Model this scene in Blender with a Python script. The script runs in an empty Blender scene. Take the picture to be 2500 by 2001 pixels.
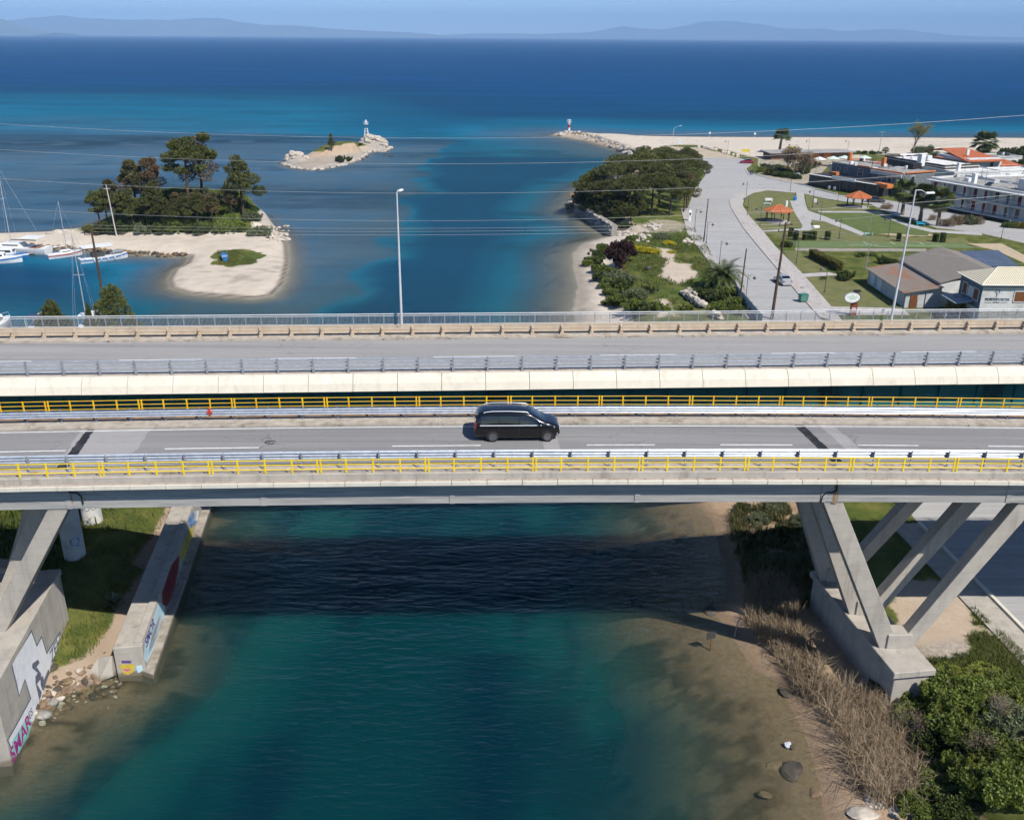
import bpy, bmesh, math, random
import numpy as np
from mathutils import Vector, Matrix
from mathutils.geometry import tessellate_polygon
S = bpy.context.scene
COL = S.collection
random.seed(7)
RNG = np.random.default_rng(7)
R = math.radians

# ------------------------------------------------------------------ camera
CAMZ = 38.9; PITCH = R(21.8); ROLL = R(0.41); FPX = 2276.0
cam_d = bpy.data.cameras.new('camera'); cam = bpy.data.objects.new('camera', cam_d); COL.objects.link(cam)
cam_d.sensor_fit = 'HORIZONTAL'; cam_d.sensor_width = 36.0; cam_d.lens = 36.0 * FPX / 2500.0
cam_d.clip_start = 0.5; cam_d.clip_end = 120000
CM = Matrix.Rotation(math.pi / 2 - PITCH, 3, 'X') @ Matrix.Rotation(ROLL, 3, 'Z')
cam.matrix_world = Matrix.Translation((0, 0, CAMZ)) @ CM.to_4x4()
S.camera = cam

# ------------------------------------------------------------------ sky, sun, exposure
SUN_EL = R(49.0); SUN_AZ = R(139.0)          # azimuth clockwise from +Y
W = bpy.data.worlds.new('World'); S.world = W; W.use_nodes = True
wn = W.node_tree; wn.nodes.clear()
sky = wn.nodes.new('ShaderNodeTexSky'); sky.sky_type = 'NISHITA'; sky.sun_disc = False
sky.sun_elevation = SUN_EL; sky.sun_rotation = SUN_AZ; sky.altitude = 40
sky.air_density = 0.6; sky.dust_density = 0.0; sky.ozone_density = 5.0
bgn = wn.nodes.new('ShaderNodeBackground'); bgn.inputs[1].default_value = 0.118
won = wn.nodes.new('ShaderNodeOutputWorld')
# a few thin low clouds, a band of soft noise over the physical sky
wtc = wn.nodes.new('ShaderNodeTexCoord'); wmp = wn.nodes.new('ShaderNodeMapping'); wmp.inputs[3].default_value = (5, 5, 34)
wno = wn.nodes.new('ShaderNodeTexNoise'); wno.inputs['Scale'].default_value = 2.3; wno.inputs['Detail'].default_value = 5
wrp = wn.nodes.new('ShaderNodeValToRGB'); wrp.color_ramp.elements[0].position = 0.60; wrp.color_ramp.elements[1].position = 0.80
wrp.color_ramp.elements[1].color = (0.35, 0.35, 0.35, 1)
wmx = wn.nodes.new('ShaderNodeMixRGB'); wmx.inputs[2].default_value = (5.5, 5.6, 6.4, 1)
wn.links.new(wtc.outputs['Generated'], wmp.inputs[0]); wn.links.new(wmp.outputs[0], wno.inputs['Vector'])
wn.links.new(wno.outputs[0], wrp.inputs[0]); wn.links.new(wrp.outputs[0], wmx.inputs[0])
wn.links.new(sky.outputs[0], wmx.inputs[1]); wn.links.new(wmx.outputs[0], bgn.inputs[0]); wn.links.new(bgn.outputs[0], won.inputs[0])

sun_d = bpy.data.lights.new('sun', 'SUN'); sun = bpy.data.objects.new('sun', sun_d); COL.objects.link(sun)
sun_d.energy = 4.5; sun_d.angle = R(0.53); sun_d.color = (1.0, 0.955, 0.88)
SUNV = Vector((math.sin(SUN_AZ) * math.cos(SUN_EL), math.cos(SUN_AZ) * math.cos(SUN_EL), math.sin(SUN_EL)))
sun.location = (60, -60, 90); sun.rotation_euler = SUNV.to_track_quat('Z', 'Y').to_euler()

S.view_settings.view_transform = 'Standard'; S.view_settings.look = 'None'
S.view_settings.exposure = 0.42; S.view_settings.gamma = 1.0; S.view_settings.use_curve_mapping = False
S.render.engine = 'CYCLES'
cy = S.cycles
cy.max_bounces = 4; cy.diffuse_bounces = 2; cy.glossy_bounces = 3; cy.transmission_bounces = 3
cy.transparent_max_bounces = 10; cy.volume_bounces = 0
cy.caustics_reflective = False; cy.caustics_refractive = False; cy.use_denoising = True
cy.sample_clamp_indirect = 6.0
cy.use_adaptive_sampling = True; cy.adaptive_threshold = 0.03; cy.adaptive_min_samples = 12

# ------------------------------------------------------------------ measuring the photograph
def ray(u, v):
    return CM @ Vector(((u - 1250.0) / FPX, -(v - 1000.5) / FPX, -1.0))
def G(u, v, z=0.0):                       # photo pixel -> point on the level z
    d = ray(u, v); t = (z - CAMZ) / d.z
    return Vector((d.x * t, d.y * t, z))
def GY(u, v, y):                          # photo pixel -> point on the upright plane at distance y
    d = ray(u, v); t = y / d.y
    return Vector((d.x * t, y, CAMZ + d.z * t))

# ------------------------------------------------------------------ objects
ORG = {}
def put(o, parent=None):
    COL.objects.link(o)
    if parent is not None: o.parent = parent
    return o
def tag(o, label=None, cat=None, group=None, kind=None):
    if label: o['label'] = label
    if cat: o['category'] = cat
    if group: o['group'] = group
    if kind: o['kind'] = kind
    return o
def thing(name, label, cat, loc=(0, 0, 0), group=None, rz=0.0):
    o = bpy.data.objects.new(name, None); o.empty_display_size = 0.3
    put(o); o.location = loc; o.rotation_euler = (0, 0, rz)
    ORG[o.name] = Vector(loc)
    return tag(o, label, cat, group)
def dup(root, loc, rz=0.0, sc=1.0, label=None, group=None):
    r = root.copy(); COL.objects.link(r); r.location = loc; r.rotation_euler = (0, 0, rz)
    r.scale = (sc, sc, sc) if not hasattr(sc, '__len__') else sc
    if label: r['label'] = label
    if group: r['group'] = group
    for ch in root.children:
        c = ch.copy(); COL.objects.link(c); c.parent = r
        for g in ch.children:
            d = g.copy(); COL.objects.link(d); d.parent = c
    return r

def mesh_np(name, V, F, mat=None, smooth=False):
    me = bpy.data.meshes.new(name)
    V = np.asarray(V, dtype=np.float32)
    if isinstance(F, np.ndarray):
        n, k = F.shape
        me.vertices.add(len(V)); me.vertices.foreach_set('co', V.ravel())
        me.loops.add(n * k); me.loops.foreach_set('vertex_index', F.astype(np.int32).ravel())
        me.polygons.add(n); me.polygons.foreach_set('loop_start', np.arange(0, n * k, k, dtype=np.int32))
        me.update(calc_edges=True)
    else:
        me.from_pydata([tuple(map(float, p)) for p in V], [], F); me.update()
    if mat is not None: me.materials.append(mat)
    if smooth: me.polygons.foreach_set('use_smooth', np.ones(len(me.polygons), dtype=bool))
    return me

class MB:
    """collects solids; build() links them as one mesh object. Points are in world space (parent origin is subtracted)."""
    def __init__(s): s.v = []; s.f = []
    def add(s, V, F):
        b = len(s.v); s.v += [Vector(p) for p in V]; s.f += [tuple(i + b for i in f) for f in F]; return s
    def box(s, c, size, rz=0.0, taper=1.0):
        hx, hy, hz = size[0] / 2, size[1] / 2, size[2] / 2
        cs, sn = math.cos(rz), math.sin(rz); V = []
        for k, z in ((1.0, -hz), (taper, hz)):
            for sx, sy in ((-1, -1), (1, -1), (1, 1), (-1, 1)):
                x, y = sx * hx * k, sy * hy * k
                V.append((c[0] + x * cs - y * sn, c[1] + x * sn + y * cs, c[2] + z))
        return s.add(V, [(3, 2, 1, 0), (4, 5, 6, 7), (0, 1, 5, 4), (1, 2, 6, 5), (2, 3, 7, 6), (3, 0, 4, 7)])
    def hexa(s, P):                        # 8 points: bottom ring, top ring
        return s.add(P, [(3, 2, 1, 0), (4, 5, 6, 7), (0, 1, 5, 4), (1, 2, 6, 5), (2, 3, 7, 6), (3, 0, 4, 7)])
    def beam(s, p, q, w, h, up=(0, 0, 1), w2=None, h2=None):
        p = Vector(p); q = Vector(q); d = (q - p).normalized(); up = Vector(up)
        a = d.cross(up)
        if a.length < 1e-4: a = d.cross(Vector((0, 1, 0)))
        a.normalize(); b = a.cross(d).normalized()
        w2 = w if w2 is None else w2; h2 = h if h2 is None else h2
        P = []
        for o, ww, hh in ((p, w, h), (q, w2, h2)):
            for sa, sb in ((-1, -1), (1, -1), (1, 1), (-1, 1)): P.append(o + a * (sa * ww / 2) + b * (sb * hh / 2))
        return s.add(P, [(0, 1, 2, 3), (7, 6, 5, 4), (0, 4, 5, 1), (1, 5, 6, 2), (2, 6, 7, 3), (3, 7, 4, 0)])
    def tube(s, pts, r, n=8, caps=True):
        pts = [Vector(p) for p in pts]; m = len(pts)
        rr = r if hasattr(r, '__len__') else [r] * m
        V = []; F = []; ref = None
        for i, p in enumerate(pts):
            d = (pts[min(i + 1, m - 1)] - pts[max(i - 1, 0)])
            d = d.normalized() if d.length > 1e-9 else Vector((0, 0, 1))
            if ref is None: ref = Vector((0, 0, 1)) if abs(d.z) < 0.9 else Vector((1, 0, 0))
            a = d.cross(ref).normalized(); b = d.cross(a).normalized()
            for k in range(n):
                t = 2 * math.pi * k / n
                V.append(p + a * (rr[i] * math.cos(t)) + b * (rr[i] * math.sin(t)))
        for i in range(m - 1):
            for k in range(n):
                k2 = (k + 1) % n
                F.append((i * n + k, i * n + k2, (i + 1) * n + k2, (i + 1) * n + k))
        if caps: F.append(tuple(range(n - 1, -1, -1))); F.append(tuple((m - 1) * n + k for k in range(n)))
        return s.add(V, F)
    def lathe(s, prof, n=16, c=(0, 0, 0), a0=0.0):
        V = []; F = []; m = len(prof)
        for r, z in prof:
            for k in range(n):
                t = a0 + 2 * math.pi * k / n
                V.append((c[0] + r * math.cos(t), c[1] + r * math.sin(t), c[2] + z))
        for i in range(m - 1):
            for k in range(n):
                k2 = (k + 1) % n
                F.append((i * n + k, i * n + k2, (i + 1) * n + k2, (i + 1) * n + k))
        F.append(tuple(range(n - 1, -1, -1))); F.append(tuple((m - 1) * n + k for k in range(n)))
        return s.add(V, F)
    def prism(s, poly, z0, z1):            # poly counter-clockwise, z may be callables
        n = len(poly); f0 = z0 if callable(z0) else (lambda p: z0); f1 = z1 if callable(z1) else (lambda p: z1)
        V = [(p[0], p[1], f0(p)) for p in poly] + [(p[0], p[1], f1(p)) for p in poly]
        tri = tessellate_polygon([[Vector((p[0], p[1], 0)) for p in poly]])
        F = []
        for t in tri:
            a, b, c = (Vector((poly[i][0], poly[i][1], 0)) for i in t)
            if (b - a).cross(c - a).z < 0: t = t[::-1]
            F.append(tuple(i + n for i in t)); F.append(tuple(t[::-1]))
        area = sum(poly[i][0] * poly[(i + 1) % n][1] - poly[(i + 1) % n][0] * poly[i][1] for i in range(n))
        for i in range(n):
            j = (i + 1) % n
            q = (i, j, j + n, i + n)
            F.append(q if area > 0 else q[::-1])
        return s.add(V, F)
    def sheet(s, poly, z):
        tri = tessellate_polygon([[Vector((p[0], p[1], 0)) for p in poly]])
        zf = z if callable(z) else (lambda p: z)
        F = []
        for t in tri:
            a, b, c = (Vector((poly[i][0], poly[i][1], 0)) for i in t)
            F.append(tuple(t) if (b - a).cross(c - a).z > 0 else tuple(t[::-1]))
        return s.add([(p[0], p[1], zf(p)) for p in poly], F)
    def sweep(s, prof, path, side=None, closed_prof=True):
        """profile (a,b) -> offsets along side vector and z, swept along path points"""
        m = len(prof); V = []; F = []; n = len(path)
        path = [Vector(p) for p in path]
        for i, p in enumerate(path):
            d = path[min(i + 1, n - 1)] - path[max(i - 1, 0)]
            sd = side if side is not None else Vector((-d.y, d.x, 0)).normalized()
            for a, b in prof: V.append(p + sd * a + Vector((0, 0, b)))
        k = m if closed_prof else m - 1
        for i in range(n - 1):
            for j in range(k):
                j2 = (j + 1) % m
                F.append((i * m + j, (i + 1) * m + j, (i + 1) * m + j2, i * m + j2))
        if closed_prof:
            F.append(tuple(range(m))); F.append(tuple((n - 1) * m + j for j in range(m - 1, -1, -1)))
        return s.add(V, F)
    def bevel(s, w, seg=1):
        bm = bmesh.new(); vs = [bm.verts.new(p) for p in s.v]
        for f in s.f:
            try: bm.faces.new([vs[i] for i in f])
            except ValueError: pass
        bmesh.ops.recalc_face_normals(bm, faces=bm.faces)
        es = [e for e in bm.edges if len(e.link_faces) == 2 and e.calc_face_angle(0) > 0.5]
        bmesh.ops.bevel(bm, geom=es, offset=w, segments=seg, affect='EDGES', clamp_overlap=True)
        bm.verts.index_update(); s.v = [v.co.copy() for v in bm.verts]; s.f = [tuple(v.index for v in f.verts) for f in bm.faces]
        bm.free(); return s
    def mesh(s, name, mat, org=(0, 0, 0), smooth=False):
        o = Vector(org)
        me = bpy.data.meshes.new(name); me.from_pydata([tuple(p - o) for p in s.v], [], s.f)
        if mat is not None: me.materials.append(mat)
        me.validate(); me.update()
        bm = bmesh.new(); bm.from_mesh(me); bmesh.ops.recalc_face_normals(bm, faces=bm.faces); bm.to_mesh(me); bm.free()
        if smooth:
            me.polygons.foreach_set('use_smooth', np.ones(len(me.polygons), dtype=bool))
            try: me.set_sharp_from_angle(angle=R(smooth if smooth > 1 else 40))
            except Exception: pass
        return me
    def build(s, name, mat, parent=None, smooth=False, kind=None):
        org = ORG.get(parent.name, Vector((0, 0, 0))) if parent is not None else Vector((0, 0, 0))
        o = bpy.data.objects.new(name, s.mesh(name, mat, org, smooth)); put(o, parent)
        ORG[o.name] = org
        if kind: o['kind'] = kind
        return o
    def solo(s, name, mat, label, cat, group=None, smooth=False, kind=None):
        """a thing that is one mesh, its origin at its base"""
        xs = [p.x for p in s.v]; ys = [p.y for p in s.v]; zs = [p.z for p in s.v]
        loc = Vector(((min(xs) + max(xs)) / 2, (min(ys) + max(ys)) / 2, min(zs)))
        o = bpy.data.objects.new(name, s.mesh(name, mat, loc, smooth)); put(o); o.location = loc
        ORG[o.name] = loc
        return tag(o, label, cat, group, kind)

def share(name, me, parent, offset=(0, 0, 0)):
    o = bpy.data.objects.new(name, me); put(o, parent); o.location = offset
    return o

# ------------------------------------------------------------------ materials
MATS = {}
class NT:
    def __init__(s, name):
        s.m = bpy.data.materials.new(name); s.m.use_nodes = True; s.t = s.m.node_tree; s.t.nodes.clear()
        s.out = s.t.nodes.new('ShaderNodeOutputMaterial'); MATS[name] = s.m
    def n(s, typ, **kw):
        nd = s.t.nodes.new('ShaderNode' + typ)
        for k, v in kw.items():
            if k == 'inp':
                for kk, vv in v.items():
                    if isinstance(vv, bpy.types.NodeSocket): s.t.links.new(vv, nd.inputs[kk])
                    else: nd.inputs[kk].default_value = vv
            else: setattr(nd, k, v)
        return nd
    def noise(s, vec, scale, detail=3, rough=0.55, dist=0.0):
        return s.n('TexNoise', inp={'Vector': vec, 'Scale': scale, 'Detail': detail, 'Roughness': rough, 'Distortion': dist}).outputs[0]
    def mapr(s, v, a, b, c=0.0, d=1.0):
        return s.n('MapRange', inp={0: v, 1: a, 2: b, 3: c, 4: d}).outputs[0]
    def mix(s, f, a, b, mode='MIX'):
        return s.n('MixRGB', blend_type=mode, inp={0: f, 1: a, 2: b}).outputs[0]
    def math(s, op, a, b=0.0, c=None):
        i = {0: a, 1: b}
        if c is not None: i[2] = c
        return s.n('Math', operation=op, inp=i).outputs[0]
    def pos(s): return s.n('NewGeometry').outputs['Position']
    def obj(s): return s.n('TexCoord').outputs['Object']
    def mapping(s, vec, scale=(1, 1, 1), rot=(0, 0, 0), loc=(0, 0, 0)):
        return s.n('Mapping', inp={'Vector': vec, 'Scale': scale, 'Rotation': rot, 'Location': loc}).outputs[0]
    def bump(s, h, strength=0.3, dist=0.05):
        return s.n('Bump', inp={'Strength': strength, 'Distance': dist, 'Height': h}).outputs[0]
    def attr(s, name): return s.n('Attribute', attribute_name=name)
    def ramp(s, f, stops):
        r = s.n('ValToRGB', inp={0: f}); e = r.color_ramp.elements
        while len(e) < len(stops): e.new(0.5)
        for el, (p, c) in zip(e, stops): el.position = p; el.color = c4(c)
        return r.outputs[0]
    def bsdf(s, **inp):
        d = {k.replace('_', ' '): v for k, v in inp.items()}
        b = s.n('BsdfPrincipled', inp=d); s.t.links.new(b.outputs[0], s.out.inputs[0]); return b
def c4(c): return (c[0], c[1], c[2], 1.0)
def hx(h):                                   # sRGB hex -> linear
    v = [int(h[i:i + 2], 16) / 255 for i in (0, 2, 4)]
    return tuple(x / 12.92 if x <= 0.04045 else ((x + 0.055) / 1.055) ** 2.4 for x in v)

def pm(name, c1, c2=None, scale=3.0, rough=0.8, bump=0.0, bscale=None, metal=0.0, spec=0.3, detail=4, space='obj',
       stretch=(1, 1, 1), lo=0.35, hi=0.65, coat=0.0, stain=None, stain_scale=0.6, stain_lo=0.55, stain_hi=0.75, bdist=0.02):
    if name in MATS: return MATS[name]
    t = NT(name); vec = t.pos() if space == 'pos' else t.obj()
    vec = t.mapping(vec, stretch)
    c2 = c2 if c2 is not None else tuple(x * 0.8 for x in c1)
    f = t.mapr(t.noise(vec, scale, detail), lo, hi)
    col = t.mix(f, c4(c1), c4(c2))
    if stain is not None:
        g = t.mapr(t.noise(vec, stain_scale, 5, 0.65), stain_lo, stain_hi)
        col = t.mix(g, col, c4(stain))
    kw = dict(Base_Color=col, Roughness=rough, Metallic=metal)
    b = t.bsdf(**kw); b.inputs['Specular IOR Level'].default_value = spec
    if coat: b.inputs['Coat Weight'].default_value = coat; b.inputs['Coat Roughness'].default_value = 0.03
    if bump > 0:
        h = t.noise(vec, bscale or scale * 4, 4, 0.6)
        t.t.links.new(t.bump(h, bump, bdist), b.inputs['Normal'])
    return t.m

def leafmat(name, c1, c2, c3=None, trans=0.25, rough=0.6):
    t = NT(name)
    g = t.n('NewGeometry'); rnd = g.outputs['Random Per Island']
    oi = t.n('ObjectInfo').outputs['Random']
    col = t.mix(rnd, c4(c1), c4(c2))
    big = t.mapr(t.noise(g.outputs['Position'], 0.55, 3), 0.38, 0.66)
    col = t.mix(t.math('MULTIPLY', big, 0.7), col, c4(c3 or c2))
    mid = t.mapr(t.noise(g.outputs['Position'], 2.6, 2), 0.45, 0.7)
    col = t.mix(t.math('MULTIPLY', mid, 0.55), col, c4(tuple(x * 1.35 for x in c2)))
    hs = t.n('HueSaturation', inp={'Hue': 0.5, 'Saturation': 1.0, 'Value': t.mapr(oi, 0, 1, 0.8, 1.2), 'Color': col}).outputs[0]
    d = t.n('BsdfDiffuse', inp={'Color': hs}); tr = t.n('BsdfTranslucent', inp={'Color': hs})
    gl = t.n('BsdfGlossy', inp={'Color': (0.5, 0.5, 0.5, 1), 'Roughness': rough})
    m1 = t.n('MixShader', inp={0: trans, 1: d.outputs[0], 2: tr.outputs[0]})
    m2 = t.n('MixShader', inp={0: 0.035, 1: m1.outputs[0], 2: gl.outputs[0]})
    t.t.links.new(m2.outputs[0], t.out.inputs[0])
    return t.m

def concrete(name, c1, c2, st, board=0.5):
    t = NT(name); p = t.pos(); z = t.n('SeparateXYZ', inp={0: p}).outputs[2]
    c = t.mix(t.mapr(t.noise(p, 0.8, 5, 0.6), 0.3, 0.7), c4(c1), c4(c2))
    c = t.mix(t.mapr(t.noise(t.mapping(p, (1.7, 1.7, 0.10)), 1.0, 5, 0.65), 0.52, 0.74, 0, 0.75), c, c4(st))
    c = t.mix(t.mapr(t.noise(p, 0.33, 5, 0.7), 0.55, 0.72, 0, 0.5), c, c4(tuple(x * 1.15 for x in c1)))
    fr = t.math('FRACT', t.math('MULTIPLY', z, 1.7)); ln = t.math('MULTIPLY', t.math('LESS_THAN', fr, 0.05), board)
    c = t.mix(ln, c, c4(tuple(x * 0.72 for x in c2)))
    c = t.mix(t.mapr(t.math('ADD', z, t.math('MULTIPLY', t.noise(p, 1.6, 4), 0.7)), 0.55, 0.85, 0.75, 0), c, c4((0.13, 0.095, 0.055)))
    b = t.bsdf(Base_Color=c, Roughness=0.88); b.inputs['Specular IOR Level'].default_value = 0.25
    t.t.links.new(t.bump(t.math('ADD', t.noise(p, 11, 4, 0.6), t.math('MULTIPLY', ln, -0.8)), 0.3, 0.02), b.inputs['Normal'])
    return t.m
CONC = concrete('concrete', (0.45, 0.41, 0.35), (0.345, 0.315, 0.275), (0.22, 0.195, 0.165), 0.4)
CONC_GIRDER = pm('girder_concrete', (0.40, 0.385, 0.36), (0.27, 0.265, 0.255), 2.2, 0.85, 0.35, 10, space='pos', stretch=(0.12, 1, 2.6), stain=(0.15, 0.14, 0.13), stain_scale=0.5, stain_lo=0.62)
CONC_CREAM = concrete('cream_concrete', (0.68, 0.635, 0.535), (0.61, 0.57, 0.475), (0.50, 0.46, 0.375), 0.0)
CONC_PINK = pm('weathered_ledge', (0.45, 0.39, 0.335), (0.36, 0.30, 0.25), 2.5, 0.9, 0.4, 14, space='pos', stain=(0.2, 0.13, 0.09), stain_scale=1.3)
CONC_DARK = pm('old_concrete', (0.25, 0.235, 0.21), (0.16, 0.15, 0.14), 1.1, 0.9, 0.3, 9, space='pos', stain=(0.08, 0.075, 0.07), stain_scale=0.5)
GALV = pm('galvanised_steel', (0.52, 0.56, 0.62), (0.40, 0.44, 0.50), 3.0, 0.42, 0.05, 30, metal=0.35, spec=0.5, space='pos')
GALV_DULL = pm('dull_grey_steel', (0.33, 0.345, 0.37), (0.26, 0.27, 0.29), 3.0, 0.55, metal=0.2, spec=0.5, space='pos')
YELLOW = pm('yellow_paint', (0.82, 0.60, 0.012), (0.74, 0.52, 0.012), 2.0, 0.5, spec=0.4, space='pos')
ORANGE = pm('orange_yellow_paint', (0.82, 0.53, 0.012), (0.74, 0.40, 0.01), 2.0, 0.55, spec=0.4, space='pos')
BEIGE = pm('beige_coated_steel', (0.56, 0.45, 0.33), (0.47, 0.37, 0.265), 1.4, 0.6, 0.08, 20, space='pos', stain=(0.33, 0.23, 0.15), stain_scale=1.1, stain_lo=0.62)
WHITE_PAINT = pm('worn_white_paint', (0.74, 0.74, 0.72), (0.5, 0.5, 0.49), 3.0, 0.8, space='pos', lo=0.45, hi=0.8)
WHITE = pm('white_plaster', (0.78, 0.78, 0.76), (0.66, 0.66, 0.65), 0.6, 0.8, 0.06, 10, space='pos')
BLACKISH = pm('near_black', (0.015, 0.015, 0.017), (0.03, 0.03, 0.03), 3.0, 0.6)
DARKM = pm('dark_metal', (0.05, 0.052, 0.055), (0.08, 0.08, 0.08), 3.0, 0.5, metal=0.3)
RUST = pm('rusty_plate', (0.34, 0.17, 0.03), (0.12, 0.05, 0.02), 1.8, 0.8, space='pos')
WOODPOLE = pm('weathered_pole_wood', (0.11, 0.062, 0.04), (0.06, 0.036, 0.026), 2.0, 0.85, 0.3, 12, stretch=(4, 4, 0.4))
# ------------------------------------------------------------------ numpy helpers for the terrain
def vnoise(x, y, seed=0):
    xi = np.floor(x); yi = np.floor(y); fx = x - xi; fy = y - yi
    fx = fx * fx * (3 - 2 * fx); fy = fy * fy * (3 - 2 * fy)
    def h(a, b):
        n = np.sin(a * 127.1 + b * 311.7 + seed * 74.7) * 43758.5453
        return n - np.floor(n)
    return (h(xi, yi) * (1 - fx) + h(xi + 1, yi) * fx) * (1 - fy) + (h(xi, yi + 1) * (1 - fx) + h(xi + 1, yi + 1) * fx) * fy
def fbm(x, y, o=4, seed=0):
    s = 0; a = 0.5; t = 0
    for i in range(o):
        s = s + a * vnoise(x, y, seed + i * 13); t += a; x = x * 2.03 + 11.3; y = y * 2.03 + 7.7; a *= 0.5
    return s / t
def sdist(px, py, poly):
    """signed distance, positive inside"""
    P = np.array([(p[0], p[1]) for p in poly], dtype=np.float64); n = len(P)
    d = np.full(px.shape, 1e18); ins = np.zeros(px.shape, dtype=bool)
    for i in range(n):
        ax, ay = P[i]; bx, by = P[(i + 1) % n]
        ex, ey = bx - ax, by - ay; wx, wy = px - ax, py - ay
        L = ex * ex + ey * ey + 1e-12
        t = np.clip((wx * ex + wy * ey) / L, 0, 1)
        dx, dy = wx - ex * t, wy - ey * t
        d = np.minimum(d, dx * dx + dy * dy)
        c1 = (ay <= py) & (by > py); c2 = (by <= py) & (ay > py)
        cr = ex * wy - ey * wx
        ins ^= (c1 & (cr > 0)) | (c2 & (cr < 0))
    d = np.sqrt(d)
    return np.where(ins, d, -d)
def sstep(a, b, x):
    t = np.clip((x - a) / (b - a), 0, 1); return t * t * (3 - 2 * t)

ZL = 2.2                                   # level of the flat land on the right
def P0(*uv): return [tuple(G(u, v, 0)[:2]) for u, v in uv]
# coastlines, measured at the waterline
SHORE_R = P0((2020, 2030), (2005, 1960), (1996, 1900), (1966, 1800), (1935, 1735), (1905, 1670), (1830, 1625), (1790, 1560), (1762, 1520), (1735, 1485),
             (1768, 1455), (1770, 1400), (1752, 1330), (1738, 1270), (1700, 1235)) + [(15.5, 82), (12, 100), (10, 118)] + \
          P0((1396, 760), (1408, 695), (1398, 650), (1394, 620), (1420, 595), (1467, 581), (1486, 577), (1456, 556), (1416, 529), (1381, 517), (1394, 494), (1404, 478), (1436, 452)) + \
          [(26, 262), (34, 290), (40, 320)] + P0((1559, 379), (1495, 362), (1439, 346), (1383, 336), (1344, 329), (1383, 325.5), (1433, 328), (1460, 331), (1560, 333), (1700, 335), (1900, 336), (2200, 337), (2500, 338))
POLY_R = [(60, 4)] + [(19, 10)] + SHORE_R + [(420, 420), (900, 440), (900, 4)]
POLY_L = P0((0, 600), (91, 606), (208, 612), (292, 620), (415, 628), (458, 627), (448, 645), (419, 658), (403, 684), (409, 706), (455, 719), (552, 727), (617, 731), (666, 724), (692, 703), (702, 684), (712, 640),
            (708, 600), (697, 573), (683, 559), (655, 552)) + [(-58, 217), (-72, 224), (-92, 222)] + P0((195, 562), (156, 561), (120, 568), (0, 572)) + [(-160, 212), (-400, 250), (-400, 196), (-160, 192)]
POLY_I = P0((690, 401), (706, 408), (732, 413), (758, 416), (784, 414), (810, 409), (842, 402), (868, 393), (888, 384), (892, 373), (920, 371), (938, 371), (943, 366)) + [(-49, 366), (-56, 368), (-64, 352), (-70, 336), (-76, 320)]
WALL_X0 = G(318, 1655, 0); WALL_X1 = G(510, 1247, 0)
wd = (WALL_X1 - WALL_X0).normalized()
WALL_END = WALL_X0 + wd * 52
POLY_B = [tuple(WALL_X0[:2] + Vector((-0.6, 0.9, 0))[:2]) if False else (WALL_X0.x - 1.2, WALL_X0.y + 0.4), (WALL_X1.x - 1.0, WALL_X1.y), (WALL_END.x - 1.0, WALL_END.y), (-33, 112), (-45, 120), (-160, 124), (-400, 120), (-400, 0), (-52, 0), (-50, 40),
          tuple(G(30, 1800, 0)[:2]), tuple(G(79, 1775, 0)[:2]), tuple(G(116, 1722, 0)[:2]), tuple(G(185, 1683, 0)[:2]), tuple(G(240, 1668, 0)[:2])]

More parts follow.
